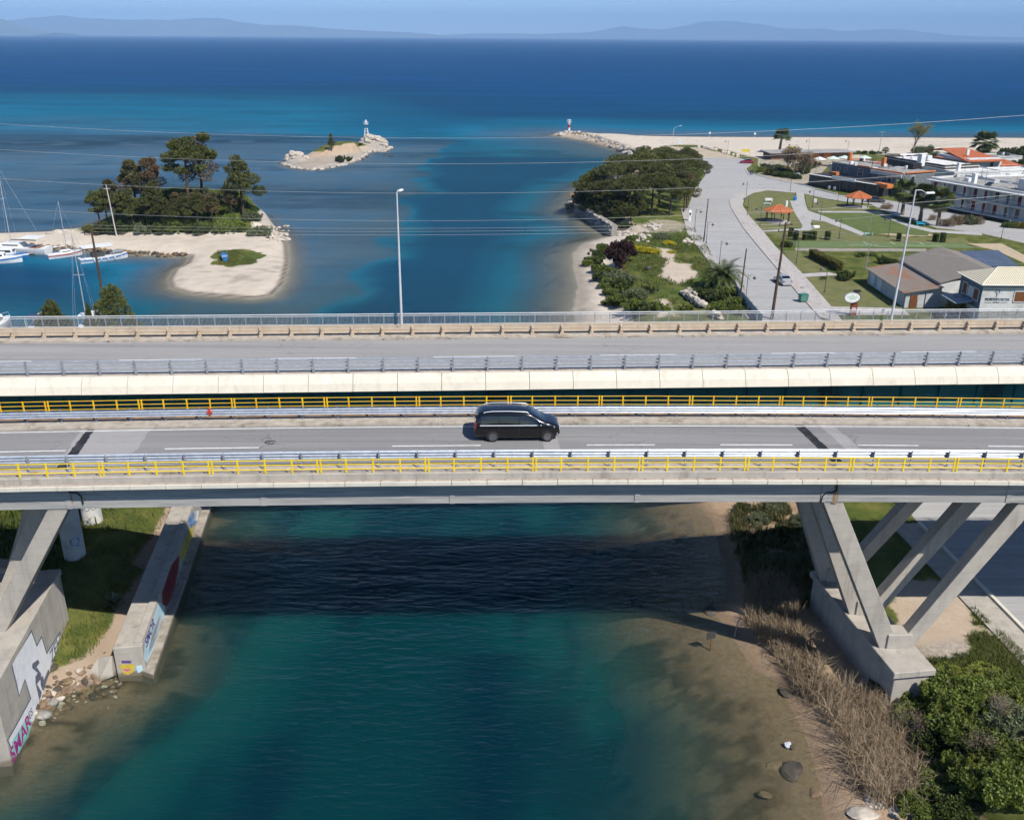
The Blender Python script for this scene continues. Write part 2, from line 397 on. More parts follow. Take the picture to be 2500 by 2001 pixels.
def terrain(x, y):
    sR = sdist(x, y, POLY_R); sL = sdist(x, y, POLY_L); sI = sdist(x, y, POLY_I); sB = sdist(x, y, POLY_B)
    n1 = fbm(x / 9, y / 9, 4, 1); n2 = fbm(x / 2.2, y / 2.2, 3, 5); n3 = fbm(x / 0.9, y / 0.9, 2, 9)
    # right land: canal bank, sandy beach facing the sea, flat park
    w = 5.5 + 75 * sstep(330, 385, y)
    bank = 0.35 * sstep(0, 2.0, sR) + (ZL - 0.35) * sstep(1.5, w + 1.5, sR)
    strand = 0.30 * sstep(0, 2.2, sR) + 0.10 * sstep(2, 5, sR) + (ZL - 0.40) * sstep(6.3, 9.6, sR); lowb = 1 - sstep(66, 80, y)
    bank = bank * (1 - lowb) + strand * lowb
    beach_small = sstep(118, 128, y) * (1 - sstep(186, 198, y))          # little beach beyond the far bridge
    bank = bank * (1 - beach_small) + beach_small * (0.5 * sstep(0, 7, sR) + (ZL - 0.5) * sstep(6.2, 9.5, sR))
    rough_land = sstep(1, 8, sR) * (1 - sstep(27, 36, x)) * sstep(135, 145, y) * (1 - sstep(268, 290, y))
    hR = bank + rough_land * (n1 - 0.5) * 1.1 + (n2 - 0.5) * 0.25 * sstep(0.3, 2, sR) * (1 - sstep(24, 27, x)) + 0.15 * (n3 - 0.5) * sstep(0, 2, sR) * (1 - sstep(18, 24, x)) * (1 - sstep(100, 110, y))
    hR = hR + 2.2 * np.exp(-(((x - 27) / 11) ** 2 + ((y - 240) / 26) ** 2)) * sstep(0, 9, sR) * (1 - sstep(34, 39, x))
    # steep bank with shrubs at lower right
    hR = hR + 0.8 * (fbm(x / 3, y / 3, 3, 21) - 0.5) * sstep(2, 6, sR) * (1 - sstep(55, 62, y)) * (1 - sstep(23, 26, x))
    jet = sstep(335, 350, y) * (1 - sstep(40, 60, x))
    hR = np.where(sR > 0, hR + jet * 0.9 * sstep(0, 4, sR), hR)
    # left spit: sandy track, wooded knoll, sand tongue
    hL = 0.55 * sstep(0, 3.2, sL) + 0.65 * sstep(1, 6, sL) * sstep(170, 178, y) + 0.25 * (n1 - 0.5) * sstep(2, 6, sL)
    kx = (x + 68); ky = (y - 203)
    kn = np.exp(-((kx / 17) ** 4)) * np.exp(-(ky / 11.5) ** 2)
    hL = hL + sstep(0, 3.5, sL) * (6.4 * kn * (0.78 + 0.5 * n1)) * sstep(187.5, 193, y)
    # islet: grassy hump cut by a sandy cliff, rock heads at both ends
    ax = x + 62; ay = y - 333
    al = (ax * 0.62 + ay * 0.78) / 24.0; ac = (-ax * 0.78 + ay * 0.62)
    hump = np.clip(1 - ((al - 0.15) / 0.72) ** 2, 0, 1) * (2.9 + 1.9 * al) * sstep(-2.6, -0.2, ac + 1.6 + 3.0 * (n2 - 0.5)) * (1 - sstep(4, 9, ac))
    hI = 0.7 * sstep(0, 2.5, sI) + hump * sstep(1, 4, sI) + 0.9 * (n2 - 0.4) * sstep(0, 2, sI) + \
        3.9 * np.exp(-(((x + 54.4) / 3.2) ** 2 + ((y - 357) / 4.0) ** 2)) + 2.6 * np.exp(-(((x + 49) / 3.0) ** 2 + ((y - 357) / 4.5) ** 2)) + \
        2.3 * np.exp(-(((x + 72) / 3.0) ** 2 + ((y - 316) / 3.0) ** 2))
    # left canal bank
    hB = 0.5 * sstep(0, 1.2, sB) + 1.3 * sstep(0.6, 5.5, sB) + (n1 - 0.5) * 0.5 * sstep(2, 5, sB) + (n2 - 0.5) * 0.2 * sstep(0.3, 2, sB)
    # ---------- sea bed
    dR = np.maximum(-sR, 0); dL = np.maximum(-sL, 0); dI = np.maximum(-sI, 0); dB = np.maximum(-sB, 0)
    near = 1 - sstep(105, 135, y)
    aR = 0.07 * dR + 0.019 * dR ** 2
    aR = aR * near + (1 - near) * (0.16 * dR + 0.012 * dR ** 2)
    shore_sea = 0.8 * sstep(0, 5, dR) + 0.055 * dR + 0.0002 * dR ** 2
    aR = np.where(y > 335, shore_sea + 0.0 * dR, aR)
    aB = 0.25 + 0.08 * dB + 0.034 * dB ** 2
    fB = sstep(49, 60, y); aB = aB * (1 - fB) + fB * (0.5 + 0.28 * dB)
    shelf_edge = -26 + 14 * (fbm(y / 26, y * 0 + 3, 3, 31) - 0.5) + 14 * (fbm(x / 9, y / 16, 3, 33) - 0.5)
    shelf = 1 - sstep(shelf_edge - 4, shelf_edge + 6, x)
    sea = 7.5 * (1 - shelf) + shelf * (1.15 + 0.9 * n1)
    lag = sstep(122, 135, y) * (1 - sstep(183, 190, y)) * (1 - sstep(-74, -48, x))
    sea = sea + lag * 8.0
    k = 0.013 + 0.022 * sstep(-130, 40, x)
    sea = sea * (1 - sstep(360, 430, y)) + sstep(360, 430, y) * (2.0 + (y - 380) * k + 3.0 * sstep(-120, 30, x) + 1.6 * (fbm(x / 60, y / 60, 3, 41) - 0.5)) + 10 * sstep(640, 900, y)
    sea = np.where(y < 120, 7.0, sea)
    aL = 0.30 * dL + 0.01 * dL ** 2; aI = 0.35 * dI + 0.02 * dI ** 2
    dep = np.minimum(np.minimum(np.minimum(aR, aB), np.minimum(aL + 0.1, aI + 0.1)), sea)
    dep = dep + 0.25 * (n2 - 0.5) * sstep(0.2, 1.5, dep)
    s = np.maximum(np.maximum(sR, sL), np.maximum(sI, sB))
    h = np.where(sR > 0, hR, np.where(sL > 0, hL, np.where(sI > 0, hI, np.where(sB > 0, hB, -dep))))
    return h, (sR, sL, sI, sB), dep

def grid_axis(parts):
    out = []
    for a, b, step in parts: out += list(np.arange(a, b, step))
    return np.array(out)
def grid_mesh(name, xs, ys, Z, mat, attrs):
    nx, ny = len(xs), len(ys)
    X, Y = np.meshgrid(xs, ys)
    V = np.stack([X.ravel(), Y.ravel(), Z.ravel()], 1)
    i = np.arange(nx * ny).reshape(ny, nx)
    F = np.stack([i[:-1, :-1].ravel(), i[:-1, 1:].ravel(), i[1:, 1:].ravel(), i[1:, :-1].ravel()], 1)
    me = mesh_np(name, V, F, mat, True)
    for an, arr in attrs.items():
        if arr.ndim == 3:
            a = me.attributes.new(an, 'FLOAT_COLOR', 'POINT'); a.data.foreach_set('color', arr.reshape(-1, 4).astype(np.float32).ravel())
        else:
            a = me.attributes.new(an, 'FLOAT', 'POINT'); a.data.foreach_set('value', arr.astype(np.float32).ravel())
    return me

# ------------------------------------------------------------------ ground: land and sea bed in one sheet
def ground_material():
    t = NT('ground'); p = t.pos()
    at = t.attr('mask'); sep = t.n('SeparateColor', inp={0: at.outputs['Color']})
    grass, sand, weed = sep.outputs[0], sep.outputs[1], sep.outputs[2]
    rock = at.outputs['Alpha']
    nf = t.noise(p, 3.5, 6, 0.65); nm = t.noise(p, 0.45, 4); nl = t.noise(p, 0.08, 3)
    earth = t.mix(t.mapr(nf, 0.35, 0.65), c4((0.26, 0.155, 0.08)), c4((0.40, 0.265, 0.155)))
    sd = t.mix(t.mapr(nm, 0.3, 0.7), c4((0.60, 0.53, 0.445)), c4((0.50, 0.43, 0.35)))
    sd = t.mix(t.mapr(t.noise(t.mapping(p, (0.5, 2.2, 1)), 0.7, 5, 0.7), 0.60, 0.76, 0, 0.75), sd, c4((0.26, 0.22, 0.175)))
    rk = t.mix(t.mapr(nf, 0.3, 0.7), c4((0.48, 0.43, 0.37)), c4((0.2, 0.18, 0.155)))
    g1 = t.mix(t.mapr(nf, 0.3, 0.7), c4((0.04, 0.062, 0.014)), c4((0.10, 0.122, 0.028)))
    g1 = t.mix(t.mapr(nm, 0.42, 0.68), g1, c4((0.17, 0.16, 0.045)))
    g1 = t.mix(t.mapr(nl, 0.5, 0.75), g1, c4((0.052, 0.095, 0.018)))
    c = t.mix(sand, earth, sd)
    c = t.mix(rock, c, rk)
    gf = t.mapr(t.math('ADD', grass, t.math('MULTIPLY', t.math('SUBTRACT', nf, 0.5), 0.9)), 0.38, 0.62)
    c = t.mix(gf, c, g1)
    c = t.mix(weed, c, c4((0.035, 0.032, 0.018)))
    z = t.n('SeparateXYZ', inp={0: p}).outputs[2]
    wet = t.mapr(z, 0.02, 0.30, 0.55, 1.0)
    c = t.mix(1.0, c, t.n('CombineColor', inp={0: wet, 1: wet, 2: wet}).outputs[0], 'MULTIPLY')
    b = t.bsdf(Base_Color=c, Roughness=0.95); b.inputs['Specular IOR Level'].default_value = 0.1
    h = t.math('ADD', t.math('MULTIPLY', nf, 0.6), t.noise(p, 14, 3))
    t.t.links.new(t.bump(h, 0.6, 0.08), b.inputs['Normal'])
    return t.m
def paint_mask(x, y, h, sds, dep):
    sR, sL, sI, sB = sds
    n1 = fbm(x / 6, y / 6, 4, 51); n2 = fbm(x / 1.8, y / 1.8, 3, 61)
    grass = np.zeros(x.shape); sand = np.ones(x.shape); weed = np.zeros(x.shape); rock = np.zeros(x.shape)
    def A(zz, *uv): return [tuple(G(u, v, zz)[:2]) for u, v in uv]
    inR = sR > 0
    grass = np.where(inR, np.where(y < 75, sstep(6.5, 9.0, sR + 3 * (n1 - 0.5)), sstep(4.5, 7.5, sR + 3 * (n1 - 0.5))), grass)
    sand = np.where(inR, np.where(y < 110, 0.15, 0.55), sand)
    sand = np.where(inR & (y < 75) & (sR < 7), 0.25, sand)
    small = inR & (y > 120) & (y < 195) & (sR < 7.6 + 2 * (n1 - 0.5)); sand = np.where(small, 1, sand); grass = np.where(small, 0, grass)
    # open beach
    bch = sdist(x, y, A(1.5, (1440, 325), (2600, 325), (2600, 380), (2420, 376), (2180, 384), (2080, 378), (1950, 392), (1880, 397), (1830, 388), (1790, 378), (1740, 365), (1700, 352), (1640, 350), (1600, 372), (1560, 360)))
    bm = sstep(-3, 3, bch + 5 * (n1 - 0.5)) * inR
    grass = grass * (1 - bm); sand = np.maximum(sand, bm)
    dune = bm * sstep(105, 150, x) * sstep(0.5, 0.62, fbm(x / 14, y / 5, 4, 71)) * (1 - sstep(398, 410, y)); grass = np.maximum(grass, 0.42 * dune)
    dirt = sdist(x, y, A(ZL, (1600, 352), (1690, 356), (1760, 378), (1770, 386), (1700, 386), (1640, 372))); grass = grass * (1 - sstep(-3, 1, dirt)); sand = np.where(dirt > -2, 0.8, sand)
    # bare patches inside the rough green plot and round the pines
    for poly, amt in ((A(ZL + .3, (1600, 600), (1640, 605), (1650, 640), (1690, 640), (1698, 672), (1660, 690), (1610, 672), (1640, 640), (1615, 625)), 1.0),
                      (A(ZL + .3, (1540, 545), (1620, 530), (1690, 545), (1660, 565), (1560, 570)), 0.55), (A(ZL + .3, (1620, 725), (1640, 765), (1600, 770)), 0.9)):
        d = sdist(x, y, poly); m = sstep(-2.0, 1.5, d + 3 * (n2 - 0.5)) * amt
        grass = grass * (1 - 0.92 * m); sand = np.where(m > 0.3, 0.75, sand)
    under = inR & (x > 22) & (x < 60) & (y > 42) & (y < 100)
    bare = sdist(x, y, A(ZL, (2180, 1420), (2330, 1420), (2370, 1490), (2400, 1560), (2330, 1600), (2240, 1620), (2225, 1560)))
    m = sstep(-1.2, 1.0, bare + 3.2 * (n2 - 0.5)); grass = grass * (1 - m); sand = np.where(m > 0.3, 0.55, sand)
    grav = sdist(x, y, A(ZL, (2255, 1585), (2330, 1560), (2390, 1560), (2370, 1610), (2300, 1630))); rock = np.maximum(rock, 0.8 * sstep(-0.8, 0.5, grav + 1.6 * (n2 - 0.5)))
    pile = sdist(x, y, A(ZL, (2100, 560), (2140, 547), (2200, 550), (2260, 562), (2280, 575), (2220, 577), (2140, 570))); m = sstep(-1.5, 1.5, pile + 3 * (n2 - 0.5)); grass = grass * (1 - m); sand = np.where(m > .4, 0.45, sand)
    # spit
    inL = sL > 0
    gL = sstep(0.9, 2.2, h) * sstep(187.5, 190, y + 2 * (n1 - .5)) * sstep(-100, -92, x); gL = gL * (0.55 + 0.6 * n1)
    gL = np.maximum(gL, 0.8 * sstep(-1.5, 1.0, sdist(x, y, A(0.9, (530, 612), (600, 612), (640, 622), (612, 640), (560, 645), (520, 640))) + 3 * (n2 - .5)))
    gL = gL * (1 - sstep(-55.5, -53.0, x + 0.12 * (y - 195) + 3 * (n1 - 0.5)) * (y > 190))
    grass = np.where(inL, np.clip(gL * 1.5, 0, 1), grass)
    sand = np.where(inL, 0.95, sand)
    rock = np.where(inL & (x + 0.12 * (y - 195) > -54.5) & (y > 193), 0.6, rock)
    weed = np.where(inL & (y < 178) & (x > -60), 0.28 * sstep(0.58, 0.72, fbm(x / 3.5, y / 2.0, 4, 81)) * (sL > 0.6), weed)
    weed = np.where(inL, np.maximum(weed, 0.75 * np.exp(-((sL - 0.9) / 0.35) ** 2) * (x > -64) * (y < 200)), weed)
    # islet
    inI = sI > 0
    ax = x + 62; ay = y - 333; ac = (-ax * 0.78 + ay * 0.62)
    gI = sstep(-0.6, 0.8, ac + 1.2 + 2.0 * (n2 - 0.5)) * sstep(1.6, 2.6, h) * (1 - sstep(347, 351, y)) * sstep(-72, -68, x + .5 * (y - 320) * 0)
    grass = np.where(inI, gI, grass); sand = np.where(inI, 0.35, sand)
    rock = np.where(inI, np.maximum(np.maximum(sstep(344, 350, y), 1 - sstep(-70, -67, x)), 1 - sstep(0.5, 1.3, h)), rock)
    # left canal bank
    inB = sB > 0
    grass = np.where(inB, sstep(1.0, 2.6, sB + 2 * (n1 - .5)) * np.where(y < 46, 0.3, 1), grass)
    path = sdist(x, y, [(WALL_X0.x - 3.4, 50), (WALL_X0.x - 2.0, 50), (WALL_END.x - 1.6, WALL_END.y), (WALL_END.x - 3.6, WALL_END.y)])
    grass = np.where(inB, grass * (1 - 0.8 * sstep(-0.8, 0.6, path + 1.5 * (n2 - .5)) * (y > 62)), grass)
    sand = np.where(inB, 0.2, sand); rock = np.where(inB & (sB < 2.6), 0.35, rock)
    # sea bed: sand with weed
    sea = (h <= 0)
    sand = np.where(sea, np.where(y < 120, 0.2, 0.7), sand); grass = np.where(sea, 0, grass); rock = np.where(sea, 0, rock)
    wn_ = fbm(x / 3.0, y / 3.0, 4, 91)
    wsea = (0.85 * sstep(0.54, 0.64, wn_) * sstep(0.25, 0.9, dep) + 0.5 * sstep(0.8, 1.8, dep)) * np.where(y > 130, 0.45, 1.0)
    wsea = np.where((y < 60) & (x < -10), np.maximum(wsea, 0.75 * sstep(0.5, 0.62, fbm(x / 0.9, y / 0.9, 3, 95)) * (1 - sstep(0.6, 1.2, dep))), wsea)
    wsea = np.where((y < 75) & (x > 0), np.maximum(wsea, (0.5 * sstep(0.5, 0.58, fbm(x / 0.9, y / 0.9, 4, 97)) * sstep(0.42, 0.6, fbm(x / 5, y / 5, 2, 99)) + 0.25 * fbm(x / 0.5, y / 0.5, 2, 94)) * sstep(0.08, 0.4, dep)), wsea)
    weed = np.where(sea, np.clip(wsea, 0, 1), weed)
    return np.stack([np.clip(grass, 0, 1), np.clip(sand, 0, 1), np.clip(weed, 0, 1), np.clip(rock, 0, 1)], -1)

gx = grid_axis([(-900, -260, 40), (-260, -120, 4), (-120, -82, 0.9), (-82, 60, 0.55), (60, 130, 1.6), (130, 300, 5), (300, 901, 50)])
gy = grid_axis([(-20, 24, 4), (24, 76, 0.4), (76, 130, 0.9), (130, 250, 0.7), (250, 300, 1.5), (300, 372, 0.8), (372, 430, 1.6), (430, 700, 10), (700, 1200, 60)])
GX, GYY = np.meshgrid(gx, gy)
HH, SDS, DEP = terrain(GX, GYY); HH = np.maximum(HH, -14.0)
MASK = paint_mask(GX, GYY, HH, SDS, DEP)
ground = put(bpy.data.objects.new('ground', grid_mesh('ground', gx, gy, HH, ground_material(), {'mask': MASK})))
ground['kind'] = 'structure'
def ground_z(x, y):
    i = int(np.clip(np.searchsorted(gx, x) - 1, 0, len(gx) - 2)); j = int(np.clip(np.searchsorted(gy, y) - 1, 0, len(gy) - 2))
    a = (x - gx[i]) / (gx[i + 1] - gx[i]); b = (y - gy[j]) / (gy[j + 1] - gy[j])
    return float((HH[j, i] * (1 - a) + HH[j, i + 1] * a) * (1 - b) + (HH[j + 1, i] * (1 - a) + HH[j + 1, i + 1] * a) * b)
def GT(u, v, z=ZL, it=0):                      # photo pixel -> first point where the line of sight meets the terrain
    d = ray(u, v); y = np.arange(30.0, 470.0, 0.25); x = d.x / d.y * y; zz = CAMZ + d.z / d.y * y
    i = np.clip(np.searchsorted(gx, x) - 1, 0, len(gx) - 2); j = np.clip(np.searchsorted(gy, y) - 1, 0, len(gy) - 2)
    a = (x - gx[i]) / (gx[i + 1] - gx[i]); b = (y - gy[j]) / (gy[j + 1] - gy[j])
    g = (HH[j, i] * (1 - a) + HH[j, i + 1] * a) * (1 - b) + (HH[j + 1, i] * (1 - a) + HH[j + 1, i + 1] * a) * b
    k = np.argmax(zz < np.maximum(g, 0.0))
    return Vector((x[k], y[k], max(float(g[k]), 0.0)))

# ------------------------------------------------------------------ water
def water_material():
    t = NT('sea_water'); p = t.pos()
    dep = t.attr('wdepth').outputs['Fac']; weed = t.attr('weed').outputs['Fac']; open_ = t.attr('opensea').outputs['Fac']
    deep = t.ramp(t.math('DIVIDE', dep, 20.0), [(0.0, (0.065, 0.07, 0.04)), (0.06, (0.03, 0.065, 0.05)), (0.14, (0.005, 0.062, 0.06)), (0.28, (0.0015, 0.041, 0.046)), (0.375, (0.0008, 0.026, 0.034)), (1.0, (0.0005, 0.018, 0.028))])
    seac = t.ramp(t.math('DIVIDE', dep, 20.0), [(0.0, (0.14, 0.16, 0.17)), (0.09, (0.044, 0.110, 0.175)), (0.17, (0.006, 0.122, 0.215)), (0.26, (0.003, 0.085, 0.165)), (0.42, (0.0015, 0.050, 0.120)), (1.0, (0.0008, 0.047, 0.145))])
    col = t.mix(open_, deep, seac)
    col = t.mix(t.math('MULTIPLY', weed, 0.8), col, c4((0.0005, 0.012, 0.026)))
    big = t.mapr(t.noise(t.mapping(p, (0.004, 0.022, 1)), 1.0, 4), 0.35, 0.7, 0.84, 1.14)
    big = t.math('MULTIPLY', big, t.mapr(t.noise(t.mapping(p, (0.03, 0.17, 1), (0, 0, 0.05)), 1.0, 4, 0.65), 0.3, 0.7, 0.88, 1.12))  # finer streaks in the colour stand in for ripple shading on the far sea
    bigm = t.mix(open_, (1, 1, 1, 1), t.n('CombineColor', inp={0: big, 1: big, 2: big}).outputs[0])
    col = t.mix(1.0, col, bigm, 'MULTIPLY')
    # ripples: short wind waves plus a longer swell
    w1 = t.noise(t.mapping(p, (0.75, 2.0, 1), (0, 0, 0.12)), 1.0, 3, 0.55)
    w2 = t.noise(t.mapping(p, (0.10, 0.34, 1), (0, 0, -0.15)), 1.0, 3, 0.5)
    w3 = t.noise(t.mapping(p, (2.2, 4.5, 1), (0, 0, 0.35)), 1.0, 2, 0.5)
    h = t.math('ADD', t.math('ADD', t.math('MULTIPLY', w1, 0.42), t.math('MULTIPLY', w2, 0.8)), t.math('MULTIPLY', w3, 0.10))
    nrm = t.bump(h, 1.0, 0.42)
    df = t.n('SubsurfaceScattering', falloff='BURLEY', inp={'Color': col, 'Scale': 1.7, 'Radius': (0.9, 1.8, 2.0), 'Normal': nrm})
    df2 = t.n('BsdfDiffuse', inp={'Color': col, 'Normal': nrm})
    df = t.n('MixShader', inp={0: t.math('MULTIPLY', open_, 0.85), 1: df.outputs[0], 2: df2.outputs[0]})
    tr = t.n('BsdfTransparent', inp={'Color': (0.90, 0.95, 0.90, 1)})
    kk = t.mapr(open_, 0, 1, -0.50, -1.5)
    alpha = t.math('SUBTRACT', 1.0, t.math('EXPONENT', t.math('MULTIPLY', dep, kk)))
    body = t.n('MixShader', inp={0: alpha, 1: tr.outputs[0], 2: df.outputs[0]})
    fr = t.n('Fresnel', inp={'IOR': 1.33, 'Normal': nrm}).outputs[0]
    fac = t.math('MINIMUM', t.math('MULTIPLY', fr, 0.55), t.mapr(open_, 0, 1, 0.13, 0.06))
    gl = t.n('BsdfGlossy', inp={'Color': (1, 1, 1, 1), 'Roughness': 0.12, 'Normal': nrm})
    m = t.n('MixShader', inp={0: fac, 1: body.outputs[0], 2: gl.outputs[0]})
    t.t.links.new(m.outputs[0], t.out.inputs[0])
    return t.m
wx = grid_axis([(-60000, -6000, 6000), (-6000, -900, 500), (-900, -260, 20), (-260, -120, 3), (-120, 70, 0.9), (70, 260, 4), (260, 900, 20), (900, 6000, 500), (6000, 60001, 6000)])
wy = grid_axis([(-400, 20, 20), (20, 78, 0.6), (78, 130, 1.5), (130, 260, 1.1), (260, 440, 1.6), (440, 700, 5), (700, 1500, 20), (1500, 6000, 150), (6000, 34001, 2000)])
WX, WY = np.meshgrid(wx, wy)
WH, WS, WD = terrain(WX, WY)
WD = np.where(WY > 900, 20.0, WD); WD = np.where(WH > 0, 0.02, WD)
WD = np.where((np.abs(WX) > 900), 20.0, WD)
WEED = 0.5 * sstep(0.50, 0.64, fbm(WX / 34, WY / 11, 4, 101)) * sstep(1.0, 1.9, WD) * (1 - sstep(4.0, 7.0, WD)) * sstep(150, 200, WY) * (1 - sstep(15, 35, WX) * sstep(325, 345, WY)) * np.where(WY > 400, 0.45, 1.0)
band = np.exp(-(((WY - 385 - 0.05 * (WX + 90) - 45 * (fbm(WX / 40, WY / 60, 4, 111) - .5)) / 15) ** 2)) * (1 - sstep(-70, -40, WX)) * sstep(0.25, 0.55, fbm(WX / 9, WY / 7, 3, 113))
WEED = np.maximum(WEED, 0.75 * band)
# dark patches and a dark central streak in the canal water
CW = 0.7 * sstep(0.5, 0.66, fbm((WX - 0.15 * WY) / 5.0, WY / 16, 4, 121)) * (WY < 130) * sstep(1.2, 3.0, WD)
CW = np.maximum(CW, 0.75 * np.exp(-((WX + 1.0 + 1.5 * (fbm(WY / 6, WY * 0, 2, 5) - .5)) / 3.0) ** 2) * (WY < 53) * (WY > 24) * 1.0)
WEED = np.maximum(WEED, CW)
OPEN = sstep(95, 175, WY) - 0.5 * sstep(105, 180, WY) * sstep(-48, -14, WX) * (1 - sstep(330, 420, WY))
water = put(bpy.data.objects.new('water', grid_mesh('water', wx, wy, np.zeros(WX.shape), water_material(), {'wdepth': WD, 'weed': WEED, 'opensea': OPEN})))
water['kind'] = 'structure'

# ------------------------------------------------------------------ far mountains across the gulf
HILL = pm('far_hill_scrub', (0.075, 0.09, 0.055), (0.16, 0.15, 0.11), 0.0012, 0.95, space='pos', detail=6)
def mountain(name, crest, y0, depth, seed, label=None):
    """crest: photo pixels of the skyline; the range stands y0 metres away and is depth metres deep"""
    us = np.array([c[0] for c in crest], float); vs = np.array([c[1] for c in crest], float)
    n = 160; U = np.linspace(us[0], us[-1], n); Vv = np.interp(U, us, vs)
    rows = 14; V = []
    yc = y0 + depth * 0.55
    top = [GY(u, v, yc) for u, v in zip(U, Vv)]
    hs = np.array([max(p.z, 0) for p in top]); x_at = np.array([p.x for p in top]) / yc
    hs = hs * (1 + 0.10 * (fbm(np.arange(n) / 5.0, np.arange(n) * 0.0, 4, seed) - 0.5))
    for j in range(rows):
        f = j / (rows - 1); y = y0 + depth * f
        prof = math.sin(math.pi * min(f / 0.55, 1) / 2) ** 1.3 if f < 0.55 else math.cos(math.pi / 2 * (f - 0.55) / 0.45)
        nz = fbm(np.arange(n) / 7.0, np.full(n, j * 0.55), 4, seed + 3)
        r = 1.0 if abs(f - 0.55) < 0.05 else (0.55 + 0.8 * nz) if f < 0.55 else 0.8
        z = np.minimum(hs * prof * r, hs * 0.985 if abs(f - .55) > .05 else hs) - (6 if j == 0 else 0)
        if j == rows - 1: z = z * 0 - 6
        for i in range(n): V.append((x_at[i] * yc * (0.9 + 0.1 * y / yc), y, z[i]))
    i = np.arange(n * rows).reshape(rows, n)
    F = np.stack([i[:-1, :-1].ravel(), i[:-1, 1:].ravel(), i[1:, 1:].ravel(), i[1:, :-1].ravel()], 1)
    o = put(bpy.data.objects.new(name, mesh_np(name, np.array(V), F, HILL, True))); o['kind'] = 'structure'
    return o
D_ = 1.15955
def dp(*a): return [(u * D_, v * D_) for u, v in a]
mountain('mountain_range', dp((-90, 62), (0, 45), (60, 39), (95, 37), (133, 33), (165, 37), (200, 40), (250, 42), (310, 42), (335, 41), (365, 43), (395, 40), (430, 37.5), (465, 39), (500, 45), (530, 49), (560, 53), (600, 53), (640, 56), (690, 60), (740, 63), (800, 66), (860, 68), (905, 72.5), (960, 78)), 24000, 6000, 3)
mountain('mountain_range', dp((880, 77), (930, 74), (1000, 71), (1060, 70), (1130, 72), (1190, 70), (1240, 69), (1275, 62), (1310, 55), (1345, 60), (1400, 62), (1440, 55), (1480, 46), (1510, 45), (1545, 45), (1590, 50), (1620, 56), (1660, 61), (1700, 62), (1730, 61), (1770, 66), (1820, 64), (1870, 61), (1920, 66), (1970, 72), (2030, 76), (2090, 78), (2140, 79), (2250, 80)), 30000, 6000, 8)
mountain('headland', dp((-120, 20), (-60, 30), (0, 39), (20, 45), (45, 54), (70, 61), (100, 66), (130, 69.3)), 17500, 2500, 12)
# ------------------------------------------------------------------ lettering helper
def text_mesh(txt, size, mapf, name, mat, parent, extrude=0.0, bold=0.0, shear=0.0, kind=None):
    """letters as a mesh; mapf(x, y, z) places each flat point (x across, y up, z outwards)"""
    cu = bpy.data.curves.new('lettering', 'FONT'); cu.body = txt; cu.size = size; cu.extrude = extrude; cu.offset = bold; cu.shear = shear
    cu.align_x = 'CENTER'; cu.align_y = 'CENTER'; cu.resolution_u = 3
    ob = bpy.data.objects.new('lettering', cu); COL.objects.link(ob)
    dg = bpy.context.evaluated_depsgraph_get(); dg.update()
    me = bpy.data.meshes.new_from_object(ob.evaluated_get(dg))
    bpy.data.objects.remove(ob); bpy.data.curves.remove(cu)
    org = ORG.get(parent.name, Vector((0, 0, 0)))
    for v in me.vertices: v.co = Vector(mapf(v.co.x, v.co.y, v.co.z)) - org
    me.materials.clear(); me.materials.append(mat)
    o = bpy.data.objects.new(name, me); put(o, parent); ORG[o.name] = org
    return o
def on_plane(u, v, p0, n):                     # photo pixel -> point on a wall plane
    d = ray(u, v); c = Vector((0, 0, CAMZ)); t = (Vector(p0) - c).dot(n) / d.dot(n)
    return c + d * t
def decal(name, mat, parent, pts, n, off=0.004):
    """flat painted patch on a wall, points already on the wall plane"""
    a = Vector((-n.y, n.x, 0)).normalized(); b = n.cross(a)
    P2 = [(p.dot(a), p.dot(b)) for p in pts]
    tri = tessellate_polygon([[Vector((x, y, 0)) for x, y in P2]])
    m = MB(); m.add([p + n * off for p in pts], [tuple(t) for t in tri])
    return m.build(name, mat, parent)

# ------------------------------------------------------------------ near bridge
NBA = math.atan(0.031); FBA = math.atan(0.055); DECK = 15.8
def NB(s, t, z):
    c, n = math.cos(NBA), math.sin(NBA)
    return Vector((s * c - t * n, 47.8 + s * n + t * c, DECK + z - 0.21 * (min(abs(s), 45) / 28.0) ** 2))
def FB(s, t, z):
    c, n = math.cos(FBA), math.sin(FBA)
    return Vector((s * c - t * n, 65.1 + s * n + t * c, DECK + z))
def strip(fr, s0, s1, prof, step=4.0):
    """solid of constant cross-section (t, z) along a bridge between s0 and s1"""
    m = MB(); n = max(2, int(abs(s1 - s0) / step) + 1); V = []; F = []; k = len(prof)
    for i in range(n):
        s = s0 + (s1 - s0) * i / (n - 1)
        for t, z in prof: V.append(fr(s, t, z))
    for i in range(n - 1):
        for j in range(k):
            j2 = (j + 1) % k; F.append((i * k + j, (i + 1) * k + j, (i + 1) * k + j2, i * k + j2))
    F.append(tuple(range(k))); F.append(tuple((n - 1) * k + j for j in range(k - 1, -1, -1)))
    return m.add(V, F)
def rect(t0, t1, z0, z1): return [(t0, z0), (t1, z0), (t1, z1), (t0, z1)]
def lay(fr, s0, s1, t0, t1, z, step=4.0, skew=0.0):
    m = MB(); n = max(2, int(abs(s1 - s0) / step) + 1); V = []; F = []
    for i in range(n):
        s = s0 + (s1 - s0) * i / (n - 1)
        V += [fr(s, t0, z), fr(s + skew, t1, z)]
    for i in range(n - 1): F.append((2 * i, 2 * i + 2, 2 * i + 3, 2 * i + 1))
    return m.add(V, F)
